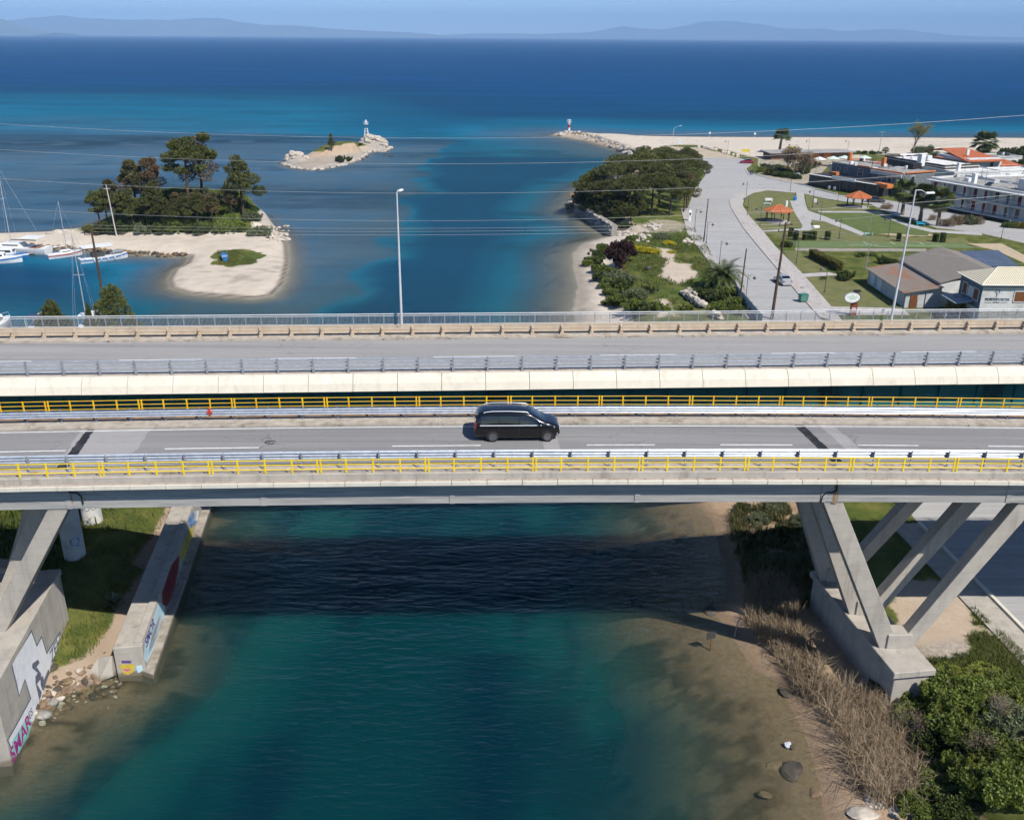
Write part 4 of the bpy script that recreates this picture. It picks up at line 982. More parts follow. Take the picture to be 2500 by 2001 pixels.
# ------------------------------------------------------------------ lamp posts on the far bridge
LAMPG = pm('lamp_pole_grey', (0.62, 0.63, 0.64), (0.52, 0.53, 0.55), 2, 0.5, metal=0.2)
def tall_lamp(label, base, h, arm, head_mat, lean=0.0):
    g = thing('street_light', label, 'street light', base, 'tall street lights on the far bridge')
    b = Vector(base)
    m = MB(); m.tube([b, b + Vector((lean * .5, 0, h * .5)), b + Vector((lean, 0, h))], [0.115, 0.09, 0.055], 10); m.build('pole', LAMPG, g, smooth=50)
    MB().box(b + Vector((0, 0, 0.02)), (0.4, 0.4, 0.04)).build('base_plate', GALV_DULL, g)
    t = b + Vector((lean, 0, h)); e = t + Vector(arm)
    MB().tube([t, t + (e - t) * 0.5 + Vector((0, 0, 0.12)), e], 0.03, 6).build('arm', LAMPG, g)
    d = Vector((arm[0], arm[1], 0)).normalized()
    m = MB(); m.hexa([e + d * a + Vector((-d.y, d.x, 0)) * s_ * w + Vector((0, 0, z)) for z, w in ((-0.06, 0.16), (0.09, 0.11)) for a, s_ in ((-0.1, -1), (0.72, -1), (0.72, 1), (-0.1, 1))]).bevel(0.04, 2)
    m.build('lamp_head', head_mat, g, smooth=50)
    return g
LHEAD = pm('lamp_head_white', (0.75, 0.76, 0.76), None, 2, 0.4)
pc = FB(0, 11.3, 0); pc.x = (985 - 1250) / FPX * 80.6
tall_lamp('slim grey street light rising from the far bridge, in front of the canal mouth', (pc.x, pc.y + 0.055 * pc.x, DECK), GY(983, 470, pc.y - 0.5).z - DECK, (0.12, 0.45, 0.05), LHEAD, 0.02)
p_ = GY(2172, 800, FB(33, 11.3, 0).y); tall_lamp('tall grey street light on the far bridge beside the warehouse', (p_.x, p_.y, DECK), GY(2226, 464, p_.y).z - DECK, (1.05, 0.25, -0.28), LHEAD, 0.30)
# ------------------------------------------------------------------ black van
def paint(name, col, rough=0.18, coat=1.0, metal=0.0):
    t = NT(name); b = t.bsdf(Base_Color=c4(col), Roughness=rough, Metallic=metal)
    b.inputs['Coat Weight'].default_value = coat; b.inputs['Coat Roughness'].default_value = 0.03; b.inputs['Specular IOR Level'].default_value = 0.5
    return t.m
VBLACK = paint('black_car_paint', (0.003, 0.003, 0.004), 0.2, 0.45); VGLASS = paint('tinted_glass', (0.004, 0.005, 0.006), 0.03, 0.6); CHROME = paint('chrome_trim', (0.86, 0.87, 0.9), 0.3, 0.0, 0.25)
RIM = paint('alloy_rim', (0.42, 0.42, 0.45), 0.28, 0.0, 0.85); TYRE = pm('tyre_rubber', (0.018, 0.018, 0.018), (0.03, 0.03, 0.03), 8, 0.85); LENS = paint('headlight_lens', (0.72, 0.74, 0.78), 0.08, 1.0); REDL = paint('tail_light_red', (0.32, 0.01, 0.015), 0.15, 1.0)
PLATE = pm('number_plate', (0.72, 0.72, 0.70), None, 4, 0.5)

def loft(stations, sec):
    """stations: list of rings (lists of Vector); closes both ends"""
    n = len(stations[0]); V = []; F = []
    for r_ in stations: V += r_
    for i in range(len(stations) - 1):
        for j in range(n):
            j2 = (j + 1) % n; F.append((i * n + j, i * n + j2, (i + 1) * n + j2, (i + 1) * n + j))
    F.append(tuple(range(n - 1, -1, -1))); F.append(tuple((len(stations) - 1) * n + j for j in range(n)))
    return V, F
def wheel_mesh(r, w, spokes=10):
    ty = MB(); prof = [(r * 0.68, -w / 2), (r * 0.90, -w / 2), (r * 0.985, -w * 0.38), (r, -w * 0.2), (r, w * 0.2), (r * 0.985, w * 0.38), (r * 0.90, w / 2), (r * 0.68, w / 2)]
    n = 28
    for a, z in prof: pass
    V = []; F = []
    for k in range(n):
        t = 2 * math.pi * k / n
        for a, z in prof: V.append((a * math.cos(t), z, a * math.sin(t)))
    m_ = len(prof)
    for k in range(n):
        k2 = (k + 1) % n
        for j in range(m_ - 1): F.append((k * m_ + j, k * m_ + j + 1, k2 * m_ + j + 1, k2 * m_ + j))
    ty.add(V, F)
    ri = MB()
    V = []; F = []
    for k in range(n):
        t = 2 * math.pi * k / n
        for a, z in ((r * 0.69, w * 0.49), (r * 0.64, w * 0.46), (r * 0.62, w * 0.1), (r * 0.69, -w * 0.4)): V.append((a * math.cos(t), -z, a * math.sin(t)))
    for k in range(n):
        k2 = (k + 1) % n
        for j in range(3): F.append((k * 4 + j, k * 4 + j + 1, k2 * 4 + j + 1, k2 * 4 + j))
    ri.add(V, F)
    for k in range(spokes):
        t = 2 * math.pi * k / spokes; d = Vector((math.cos(t), 0, math.sin(t)))
        ri.beam(d * r * 0.10 + Vector((0, -w * 0.36, 0)), d * r * 0.66 + Vector((0, -w * 0.43, 0)), r * 0.085, 0.03, (0, 1, 0), r * 0.13, 0.03)
    V = []; ri.add([Vector((math.cos(2 * math.pi * k / 12) * r * 0.16, -w * 0.40, math.sin(2 * math.pi * k / 12) * r * 0.16)) for k in range(12)] + [Vector((0, -w * 0.44, 0))], [(k, (k + 1) % 12, 12) for k in range(12)])
    hub = MB(); hub.add([Vector((math.cos(2 * math.pi * k / 20) * r * 0.63, -w * 0.12, math.sin(2 * math.pi * k / 20) * r * 0.63)) for k in range(20)], [tuple(range(20))])
    return ty.mesh('tyre', TYRE, smooth=50), ri.mesh('rim', RIM, smooth=40), hub.mesh('brake_disc', BLACKISH)
def add_wheels(g, spots, r, w, ang=0.0):
    ty, ri, hb = wheel_mesh(r, w)
    for (x, y, s_) in spots:
        o = bpy.data.objects.new('tyre', ty); o.name = 'wheel'; put(o, g); o.location = (x, y, r); o.rotation_euler = (0, random.uniform(0, 1), 0 if s_ < 0 else math.pi)
        q = bpy.data.objects.new('rim', ri); put(q, o); q2 = bpy.data.objects.new('brake_disc', hb); put(q2, o)

def build_van():
    g = thing('passenger_van', 'long black passenger van with silver roof rails driving across the near bridge', 'van', (0, 0, 0))
    L = 5.3; hwid = 0.96
    top = [(2.65, 0.62), (2.64, 0.80), (2.58, 0.98), (2.44, 1.08), (2.20, 1.15), (1.90, 1.21), (1.72, 1.26), (1.40, 1.45), (1.08, 1.65), (0.86, 1.76), (0.62, 1.83), (0.2, 1.87), (-0.6, 1.895), (-1.4, 1.89), (-2.0, 1.86), (-2.32, 1.80), (-2.46, 1.68), (-2.56, 1.30), (-2.63, 0.95), (-2.65, 0.6)]
    rings = []
    for X, zt in top:
        f = min(1.0, (2.68 - X) / 0.75); k = min(1.0, (X + 2.70) / 0.35)
        hw = hwid * (0.72 + 0.28 * math.sin(f * math.pi / 2)) * (0.93 + 0.07 * math.sin(min(k, 1) * math.pi / 2))
        zb = 0.26 if abs(X) < 2.3 else 0.30
        zb = min(zb + (0.06 if abs(X) > 2.6 else 0), zt - 0.2)
        b1 = min(1.10, zt - 0.10) if zt < 1.3 else 1.10
        if zt > 1.3: up = [(hw * 0.985, b1), (hw * 0.90, b1 + (zt - b1) * 0.55), (hw * 0.83, zt - 0.09), (hw * 0.76, zt - 0.03), (hw * 0.55, zt)]
        else: up = [(hw * 0.985, min(b1, zt - 0.08)), (hw * 0.95, zt - 0.055), (hw * 0.90, zt - 0.03), (hw * 0.80, zt - 0.012), (hw * 0.55, zt)]
        half = [(hw * 0.86, zb), (hw * 0.97, zb + 0.06), (hw * 1.0, min(0.62, zt - 0.15)), (hw * 1.0, min(0.80, zt - 0.12))] + up
        ring = [Vector((X, -a, z)) for a, z in half] + [Vector((X, a, z)) for a, z in reversed(half)]
        rings.append(ring)
    V, F = loft(rings, None); m = MB(); m.add(V, F)
    body = m.build('body', VBLACK, g, smooth=38)
    def side_pt(X, z, s_, off=0.006):
        # point on the glass flank at height z
        i = 0
        zt = np.interp(-X, [-a for a, b in top], [b for a, b in top]); hw = hwid
        hw *= (0.93 + 0.07 * math.sin(min(1, (X + 2.70) / 0.35) * math.pi / 2)) * (0.72 + 0.28 * math.sin(min(1.0, (2.68 - X) / 0.75) * math.pi / 2))
        zs = [0.26, 0.62, 0.80, 1.10, 1.10 + (zt - 1.10) * 0.55, zt - 0.09]; ws = [0.97, 1.0, 1.0, 0.985, 0.90, 0.83]
        return Vector((X, s_ * (hw * float(np.interp(z, zs, ws)) + off), z))
    def panel(name, mat, poly, s_, parent, off=0.006, n=1):
        V = [side_pt(X, z, s_, off) for X, z in poly]; m = MB(); m.add(V, [tuple(range(len(V)))] ); return m.build(name, mat, parent)
    def strip_panel(name, mat, xs, z0, z1, s_, parent, off=0.006):
        V = []; F = []
        for X in xs:
            for z in (z0(X) if callable(z0) else z0, None, z1(X) if callable(z1) else z1):
                if z is None: z = 0.5 * ((z0(X) if callable(z0) else z0) + (z1(X) if callable(z1) else z1))
                V.append(side_pt(X, z, s_, off))
        for i in range(len(xs) - 1):
            for j in range(2): F.append((3 * i + j, 3 * i + j + 1, 3 * i + j + 4, 3 * i + j + 3))
        return MB().add(V, F).build(name, mat, parent)
    tops = lambda X: float(np.interp(-X, [-a for a, b in top], [b for a, b in top]))
    for s_ in (-1, 1):
        for a, b in ((-2.22, -1.10), (-1.06, 0.12), (0.16, 1.42)):
            xs = np.linspace(a, b, 7)
            strip_panel('side_window', VGLASS, xs, 1.13, lambda X: max(1.15, min(1.66, tops(X) - 0.18)), s_, g)
        strip_panel('chrome_strip', CHROME, np.linspace(-2.28, 1.5, 9), 1.075, 1.125, s_, g, 0.018)
        strip_panel('sill_trim', BLACKISH, np.linspace(-1.2, 1.4, 5), 0.28, 0.36, s_, g, 0.012)
        for X in (-1.08, 0.14, 1.3): strip_panel('door_gap', BLACKISH, [X - 0.006, X + 0.006], 0.4, 1.08, s_, body, 0.004)
        for X in (-0.25, 0.42): MB().box(side_pt(X, 0.98, s_, 0.02), (0.2, 0.03, 0.035)).bevel(0.01).build('door_handle', VBLACK, g)
        # arches
        for X in (1.88, -1.50):
            V = []
            for k in range(13):
                a = math.pi * k / 12; V += [Vector((X + 0.40 * math.cos(a), s_ * (hwid + 0.002), 0.36 + 0.40 * math.sin(a))), Vector((X + 0.37 * math.cos(a), s_ * (hwid + 0.004), 0.36 + 0.37 * math.sin(a)))]
            m = MB(); m.add([Vector((X, s_ * (hwid + 0.003), 0.36))] + [Vector((X + 0.385 * math.cos(math.pi * k / 12), s_ * (hwid + 0.003), 0.36 + 0.385 * math.sin(math.pi * k / 12))) for k in range(-2, 15)], [(0, i, i + 1) for i in range(1, 17)])
            m.build('wheel_arch', BLACKISH, g)
        # roof rail
        MB().tube([(0.72, s_ * 0.74, 1.80), (0.6, s_ * 0.735, 1.90), (-0.5, s_ * 0.73, 1.955), (-1.5, s_ * 0.73, 1.945), (-1.95, s_ * 0.735, 1.90), (-2.05, s_ * 0.74, 1.84)], 0.024, 7).build('roof_rail', CHROME, g, smooth=60)
        # mirror
        m = MB(); m.box((1.36, s_ * 1.10, 1.20), (0.13, 0.22, 0.17)).bevel(0.035, 2); m.build('wing_mirror', VBLACK, g, smooth=50)
        # lights
        m = MB(); m.hexa([Vector(p) for p in ((2.30, s_ * 0.88, 0.86), (2.615, s_ * 0.60, 0.80), (2.60, s_ * 0.52, 0.80), (2.25, s_ * 0.6, 0.86), (2.26, s_ * 0.90, 1.03), (2.52, s_ * 0.66, 0.99), (2.5, s_ * 0.52, 0.98), (2.2, s_ * 0.6, 1.03))]).bevel(0.012); m.build('headlight', LENS, g, smooth=40)
        m = MB(); m.box((-2.545, s_ * 0.865, 0.98), (0.12, 0.13, 0.55)).bevel(0.03); m.build('tail_light', REDL, g)
        m = MB(); m.tube([(2.48, s_ * 0.80, 0.42), (2.63, s_ * 0.66, 0.36), (2.66, s_ * 0.42, 0.40), (2.63, s_ * 0.62, 0.52), (2.48, s_ * 0.80, 0.50), (2.48, s_ * 0.80, 0.42)], 0.018, 6); m.build('bumper_trim', CHROME, g)
        MB().box((-2.615, s_ * 0.70, 0.62), (0.06, 0.10, 0.42)).bevel(0.02).build('rear_trim', CHROME, g)
    # windscreen, rear screen
    def glass_top(name, xs, hw_f, off):
        V = []; F = []
        for X in xs:
            zt = tops(X); hw = hwid * (0.72 + 0.28 * math.sin(min(1.0, (2.68 - X) / 0.75) * math.pi / 2))
            for f in (-1, -0.4, 0.4, 1): V.append(Vector((X, f * hw * hw_f(X), zt + off - (0.05 if abs(f) == 1 else 0.0))))
        for i in range(len(xs) - 1):
            for j in range(3): F.append((4 * i + j, 4 * i + j + 1, 4 * i + j + 5, 4 * i + j + 4))
        return MB().add(V, F).build(name, VGLASS, g, smooth=60)
    glass_top('windscreen', [1.70, 1.40, 1.10, 0.88], lambda X: 0.80 if X < 1.5 else 0.86, 0.012)
    m = MB(); m.add([Vector(p) for p in ((-2.495, -0.72, 1.64), (-2.595, -0.80, 1.14), (-2.595, 0.80, 1.14), (-2.495, 0.72, 1.64))], [(0, 1, 2, 3)]); m.build('rear_window', VGLASS, g)
    MB().box((2.66, 0, 0.72), (0.03, 0.9, 0.18)).bevel(0.01).build('grille', CHROME, g)
    MB().box((2.67, 0, 0.45), (0.02, 0.5, 0.11)).build('number_plate', PLATE, g)
    MB().box((-2.665, 0, 0.72), (0.02, 0.5, 0.11)).build('number_plate', PLATE, g)
    for y in (-0.3, 0.25): MB().tube([(1.72, y, 1.275), (1.55, y + 0.4, 1.385)], 0.012, 5).build('wiper', BLACKISH, g)
    for X in (-1.5, -0.9, -0.3, 0.25): MB().beam((X, -0.68, tops(X) + 0.0), (X, 0.68, tops(X) + 0.0), 0.02, 0.012).build('roof_rib', VBLACK, g)
    MB().box((-0.45, 0.0, 1.91), (0.10, 0.10, 0.06), 0, 0.4).build('aerial', VBLACK, g)
    add_wheels(g, [(1.88, -0.86, -1), (1.88, 0.86, 1), (-1.50, -0.86, -1), (-1.50, 0.86, 1)], 0.345, 0.235)
    return g
van = build_van()
pv = G(1201, 1079.5, DECK - 0.16); pf = G(1336, 1079.5, DECK - 0.16)
vc = (pv + pf) / 2 + Vector((-0.19, 0.98, 0)); c_, n_ = math.cos(NBA), math.sin(NBA)
s_v = vc.x * c_ + (vc.y - 47.8) * n_
van.location = (vc.x, vc.y, NB(s_v, 3, -0.146).z); van.rotation_euler = (0, 0, NBA)
# ------------------------------------------------------------------ foliage tools
def leaves(C, length, width, dirs=None, jit=0.35, rng=RNG):
    """one small rhombic leaf per centre, as (V, F)"""
    n = len(C)
    d = rng.normal(size=(n, 3)) if dirs is None else dirs + jit * rng.normal(size=(n, 3))
    d /= np.linalg.norm(d, axis=1, keepdims=True) + 1e-9
    r = rng.normal(size=(n, 3)); s = np.cross(d, r); s /= np.linalg.norm(s, axis=1, keepdims=True) + 1e-9
    l = (length * rng.uniform(0.7, 1.3, (n, 1))) / 2; w = (width * rng.uniform(0.7, 1.3, (n, 1))) / 2
    V = np.stack([C - d * l, C + s * w, C + d * l, C - s * w], 1).reshape(-1, 3)
    F = np.arange(4 * n).reshape(n, 4)
    return V, F
def ball(n, c, r, shell=0.55, rng=RNG):
    d = rng.normal(size=(n, 3)); d /= np.linalg.norm(d, axis=1, keepdims=True)
    k = shell + (1 - shell) * rng.uniform(0, 1, (n, 1)) ** 0.5
    return np.asarray(c) + d * k * np.asarray(r)
def crown_mesh(name, clumps, per, length, width, mat, rng=RNG, shell=0.45):
    Cs = []; Ds = []
    vol = [c[1][0] * c[1][1] * c[1][2] for c in clumps]; tot = sum(v ** 0.67 for v in vol)
    for (c, r), v in zip(clumps, vol):
        p = ball(max(8, int(per * v ** 0.67 / tot)), c, r, shell, rng); Cs.append(p); Ds.append((p - np.asarray(c)) / np.asarray(r) + np.array((0, 0, 0.5)))
    V, F = leaves(np.concatenate(Cs), length, width, np.concatenate(Ds), 0.6, rng)
    return mesh_np(name, V, F, mat)
def limb(m, p, q, r0, r1, bend=0.15, n=5):
    p = Vector(p); q = Vector(q); L = (q - p).length; pts = []; k = Vector((random.uniform(-1, 1), random.uniform(-1, 1), random.uniform(-.3, .6))) * L * bend
    for i in range(n):
        f = i / (n - 1); pts.append(p.lerp(q, f) + k * math.sin(math.pi * f))
    m.tube(pts, [r0 + (r1 - r0) * i / (n - 1) for i in range(n)], 6)
    return pts
BARK = pm('pine_bark', (0.10, 0.068, 0.05), (0.055, 0.04, 0.032), 5, 0.95, 0.4, 20, stretch=(1, 1, 0.3))
BARK_GREY = pm('grey_bark', (0.22, 0.19, 0.16), (0.13, 0.11, 0.09), 5, 0.95, 0.3, 20)
L_PINE = leafmat('pine_needles', (0.055, 0.070, 0.019), (0.14, 0.14, 0.042), (0.078, 0.09, 0.026), 0.28)
L_PINE2 = leafmat('pine_needles_bright', (0.058, 0.078, 0.02), (0.15, 0.155, 0.045), (0.08, 0.098, 0.026), 0.3)
L_DRY = leafmat('dry_needles', (0.14, 0.09, 0.045), (0.24, 0.16, 0.085), (0.10, 0.085, 0.04), 0.25)
L_MIX = leafmat('pine_needles_brownish', (0.07, 0.078, 0.03), (0.16, 0.135, 0.06), (0.085, 0.09, 0.034), 0.25)
L_BUSH = leafmat('shrub_leaves', (0.075, 0.11, 0.018), (0.20, 0.245, 0.05), (0.12, 0.155, 0.03), 0.35)
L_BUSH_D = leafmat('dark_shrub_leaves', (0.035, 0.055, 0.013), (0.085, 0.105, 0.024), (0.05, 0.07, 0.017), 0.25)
L_OLIVE = leafmat('grey_green_leaves', (0.10, 0.125, 0.06), (0.18, 0.20, 0.105), (0.13, 0.15, 0.075), 0.25)
L_PURPLE = leafmat('purple_leaves', (0.022, 0.010, 0.010), (0.065, 0.028, 0.026), (0.04, 0.02, 0.018), 0.2)
L_YELLOW = leafmat('yellow_flowers', (0.42, 0.33, 0.012), (0.62, 0.50, 0.02), (0.22, 0.24, 0.02), 0.2)
L_GRASS = leafmat('grass_blades', (0.05, 0.072, 0.014), (0.105, 0.13, 0.028), (0.13, 0.13, 0.04), 0.3)
L_REED = leafmat('dry_reed', (0.14, 0.10, 0.06), (0.33, 0.255, 0.17), (0.22, 0.165, 0.105), 0.15)
L_TWIG = leafmat('bare_twigs', (0.17, 0.12, 0.075), (0.28, 0.21, 0.14), (0.2, 0.155, 0.09), 0.1)
L_PALM = leafmat('palm_fronds', (0.05, 0.075, 0.022), (0.13, 0.16, 0.055), (0.08, 0.10, 0.03), 0.2, 0.4)
L_PALMDRY = leafmat('dry_palm_fronds', (0.20, 0.155, 0.08), (0.32, 0.26, 0.14), None, 0.1)
L_GOLD = leafmat('golden_shrub_leaves', (0.20, 0.16, 0.03), (0.34, 0.27, 0.06), (0.12, 0.11, 0.03), 0.2)

def pine_proto(kind, seed, mat, h=10.0, cr=3.9, dry=None):
    """umbrella / ragged pine at the origin: (trunk mesh, [(part name, crown mesh)])"""
    random.seed(seed); rng = np.random.default_rng(seed); m = MB(); clumps = []; dryc = []
    lean = Vector((random.uniform(-.8, .8), random.uniform(-.5, .5), 0))
    tp = Vector((0, 0, -0.4)); mid = Vector((lean.x * .4, lean.y * .4, h * .45)); tt = Vector((lean.x, lean.y, h * .78))
    m.tube([tp, mid * 0.5 + tp * 0.5 + Vector((.1, 0, 0)), mid, tt, tt + Vector((0, 0, h * .12))], [0.26, 0.22, 0.18, 0.10, 0.05], 8)
    if kind == 'umbrella':
        n = 15
        for i in range(n):
            a = i * 2.39996 + seed; rr = cr * math.sqrt((i + .5) / n) * random.uniform(.75, 1.0)
            z = h * (0.93 - 0.30 * (rr / cr) ** 2) + random.uniform(-.5, .35)
            c = Vector((tt.x + rr * math.cos(a), tt.y + rr * math.sin(a), z)); sz = random.uniform(0.85, 1.35) * cr / 3.9
            clumps.append(((c.x, c.y, c.z), (sz * 1.25, sz * 1.25, sz * 0.72)))
            limb(m, mid.lerp(tt, random.uniform(.3, 1)), c - Vector((0, 0, .3)), 0.085, 0.03, .1, 4)
        for i in range(5):
            a = random.uniform(0, 6.28); rr = cr * random.uniform(.6, .95); z = h * random.uniform(.46, .62)
            clumps.append(((tt.x + rr * math.cos(a), tt.y + rr * math.sin(a), z), (0.9, 0.9, 0.5)))
            limb(m, mid, (tt.x + rr * math.cos(a), tt.y + rr * math.sin(a), z), 0.06, 0.02, .1, 4)
        per = 5200; ln, wd_ = 0.44, 0.17
    elif kind == 'ragged':
        n = 13
        for i in range(n):
            a = i * 2.39996 + seed; f = i / (n - 1); z = h * (0.42 + 0.55 * f) + random.uniform(-.3, .3)
            rr = cr * (1.05 - 0.75 * f) * random.uniform(.35, 1.0)
            c = (lean.x * f + rr * math.cos(a), lean.y * f + rr * math.sin(a), z); sz = random.uniform(0.8, 1.35) * (1.2 - .3 * f)
            (dryc if (dry and (f < .45 or random.random() < .25)) else clumps).append((c, (sz * 1.1, sz * 1.1, sz * .75)))
            limb(m, (lean.x * f * .8, lean.y * f * .8, z - .5), c, 0.06, 0.02, .12, 4)
        per = 5200; ln, wd_ = 0.42, 0.17
    else:                                            # young pine, upright shoots
        n = 22
        for i in range(n):
            a = i * 2.39996 + seed; f = (i + .5) / n; z = h * (0.35 + 0.58 * f); rr = cr * (1.0 - f) ** 0.7 * random.uniform(.45, 1.0)
            sz = random.uniform(.5, .85)
            clumps.append(((rr * math.cos(a), rr * math.sin(a), z), (sz, sz, sz * 1.35)))
            limb(m, (0, 0, z - .9), (rr * math.cos(a), rr * math.sin(a), z), 0.05, 0.02, .1, 4)
        per = 9000; ln, wd_ = 0.30, 0.10
    parts = [('crown', crown_mesh('crown', clumps, per, ln, wd_, mat, rng))]
    if dryc: parts.append(('dry_branches', crown_mesh('dry_branches', dryc, 1400, ln, wd_, dry, rng)))
    return m.mesh('trunk', BARK, smooth=60), parts
def tree_from(proto, name, label, cat, loc, rz, sc, group=None):
    g = thing(name, label, cat, loc, group, rz); g.scale = (sc, sc, sc) if not hasattr(sc, '__len__') else sc
    share('trunk', proto[0], g)
    for nm, me in proto[1]: share(nm, me, g)
    return g
PU = [pine_proto('umbrella', s, L_PINE) for s in (1, 2, 3, 4)]
PU2 = [pine_proto('umbrella', s, L_PINE2, 10, 3.6) for s in (5, 6)]
grove = [(1440, 522, 0.86), (1482, 528, 0.84), (1534, 527, 0.92), (1591, 524, 0.95), (1634, 527, 0.86), (1668, 519, 0.80), (1452, 500, 0.86), (1500, 496, 0.98), (1555, 494, 1.0), (1609, 502, 1.0), (1652, 497, 0.92), (1682, 490, 0.84),
         (1505, 470, 0.92), (1560, 466, 1.0), (1612, 468, 1.02), (1662, 466, 0.98), (1570, 446, 0.95), (1622, 443, 1.0), (1672, 445, 0.95), (1692, 468, 0.85)]
for i, (u, v, sc) in enumerate(grove):
    p = GT(u, v); tree_from((PU + PU2)[i % 6], 'pine_tree', 'umbrella pine in the dense dark grove beside the canal mouth', 'tree', p, i * 1.3, (sc * 1.08, sc * 1.08, sc * .96), 'pines of the grove by the canal mouth')
LOWP = [pine_proto('ragged', s, L_PINE, 6.0, 3.4) for s in (21, 22)]
for i, (u, v, sc) in enumerate(((1425, 515, .75), (1450, 530, .8), (1475, 540, .8), (1505, 535, .75), (1540, 540, .6), (1465, 512, .9), (1510, 512, .9), (1560, 525, .6), (1425, 498, .8), (1445, 478, .85))):
    tree_from(LOWP[i % 2], 'pine_tree', 'low pine with branches to the ground on the water side of the grove', 'tree', GT(u, v), i * 1.7, (sc * 1.1, sc * 1.1, sc * .85), 'low pines on the water side of the grove')
# a browning pine at the road edge of the grove
PD = pine_proto('ragged', 31, L_MIX, 8.5, 2.6, L_DRY)
tree_from(PD, 'pine_tree', 'thin browning pine at the road edge of the dark grove', 'tree', GT(1676, 510), 0.4, 0.95)
# pines of the wooded spit
R1 = pine_proto('ragged', 11, L_PINE2, 10, 3.2, L_DRY); R2 = pine_proto('ragged', 12, L_MIX, 9, 2.6, L_DRY); R3 = pine_proto('ragged', 13, L_DRY, 9.5, 2.4, L_MIX); R4 = pine_proto('ragged', 14, L_PINE, 9, 2.9)
U3 = pine_proto('umbrella', 41, L_PINE2, 10, 3.0)
def Z5(x, y): return 200 + x * 0.21336, 370 + y * 0.21336
for i, (x, y, pr_, sc, lb) in enumerate(((215, 880, U3, 0.66, 'rounded green pine at the left end of the wooded spit'), (400, 800, R2, 0.78, 'sparse greyish pine behind the white pole on the wooded spit'),
        (640, 720, R2, 1.02, 'tall sparse pine with a pale top left of the brown pine on the spit'), (820, 700, R3, 0.98, 'brown dying pine among the trees of the spit'),
        (1240, 690, U3, 1.28, 'tallest pine of the spit with a broad green crown'), (1400, 640, R1, 1.22, 'tall pine with brown lower branches right of the broad crown on the spit'),
        (1850, 745, R4, 1.12, 'dark full pine standing alone at the right end of the spit'), (520, 830, R4, 0.62, 'low dark pine under the taller ones at the left of the spit'),
        (750, 880, U3, 0.55, 'low spreading pine in the middle of the wooded spit'), (930, 880, R4, 0.66, 'low dark pine at the front of the wooded spit'), (1330, 850, R4, 0.68, 'dark low pine on the green slope of the spit'), (1500, 830, R2, 0.60, 'small brownish pine on the green slope of the spit'), (1080, 760, R3, 0.45, 'small rust brown pine in the middle of the spit'),
        (300, 860, R4, 0.7, 'dark full pine second from the left end of the spit'), (450, 880, U3, 0.6, 'green pine just right of the white pole on the spit'), (600, 880, R4, 0.72, 'dark full pine at the front of the spit, left of its middle'), (850, 800, R4, 0.75, 'dark pine under the brown dying one'), (1180, 860, R4, 0.6, 'small dark pine left of the green slope'), (1720, 720, R2, 0.55, 'small brownish pine left of the lone dark one'))):
    u, v = Z5(x, y); p = GT(u, v, 2.0, 8); tree_from(pr_, 'pine_tree', lb, 'tree', p, i * 0.9, sc * 1.15)
# two young pines whose tops show behind the far bridge
Y1 = pine_proto('young', 51, L_PINE2, 9.6, 3.4); Y2 = pine_proto('young', 52, L_PINE2, 8.2, 2.7)
for u, v, y, pr_, lb, sc in ((268, 690, 108, Y1, 'bushy pine top rising behind the far bridge railing, the larger of two', 1.0), (120, 733, 108, Y2, 'smaller pine top behind the far bridge railing near the left edge', 1.0), (212, 742, 107, Y2, 'thin brown tipped young pine between the two pine tops behind the railing', 0.0)):
    p = GY(u, v, y); h = p.z - 1.8; s_ = h / (9.6 if pr_ is Y1 else 8.2)
    tree_from(pr_, 'pine_tree', lb, 'tree', (p.x, y, 1.8), 1.0, s_ if sc else (s_ * .35, s_ * .35, s_))

# ------------------------------------------------------------------ shrubs
def bush_proto(seed, mat, n=9, per=2600, ln=0.2, wd_=0.1, flat=0.75):
    """shrub of unit radius: uneven clumps of leaves with sprigs sticking out and gaps between"""
    random.seed(seed); rng = np.random.default_rng(seed); cl = []; m = MB()
    for i in range(n):
        a = i * 2.39996 + random.uniform(-.4, .4); rr = 0.72 * math.sqrt((i + .3) / n) * random.uniform(.75, 1.12); z = 0.60 * (1 - rr * rr * .8) * flat * random.uniform(.6, 1.3); sz = random.uniform(.16, .40)
        cl.append(((rr * math.cos(a), rr * math.sin(a), z), (sz * random.uniform(.8, 1.3), sz, sz * random.uniform(.7, 1.1)))); limb(m, (0, 0, -.1), (rr * math.cos(a), rr * math.sin(a), z), 0.03, 0.01, .1, 3)
    for i in range(n):
        a = random.uniform(0, 6.28); rr = random.uniform(.2, .95); z = .55 * flat * (1.15 - rr * rr * .6) + random.uniform(0, .3); cl.append(((rr * math.cos(a), rr * math.sin(a), z), (.09, .09, .16))); limb(m, (rr * .5 * math.cos(a), rr * .5 * math.sin(a), .2), (rr * math.cos(a), rr * math.sin(a), z + .12), 0.014, 0.005, .1, 3)
    return m.mesh('stem', BARK_GREY), [('foliage', crown_mesh('foliage', cl, per, ln, wd_, mat, rng, .25))]
def bush_from(proto, label, loc, r, h=None, name='shrub', cat='shrub', group=None, rz=None):
    g = thing(name, label, cat, loc, group, random.uniform(0, 6.28) if rz is None else rz); g.scale = (r, r, (h or r))
    share('stem', proto[0], g)
    for nm, me in proto[1]: share(nm, me, g)
    return g
B_G = [bush_proto(s, L_BUSH, 9, 2600, .16, .08) for s in (61, 62, 63)]; B_D = [bush_proto(s, L_BUSH_D, 9, 2600, .15, .075) for s in (64, 65)]
B_O = bush_proto(66, L_OLIVE, 9, 2400, .16, .07); B_P = bush_proto(67, L_PURPLE, 13, 4200, .13, .07, 1.0); B_Y = bush_proto(68, L_YELLOW, 10, 1800, .10, .07); B_GO = bush_proto(69, L_GOLD, 9, 2200, .14, .07, 1.0)
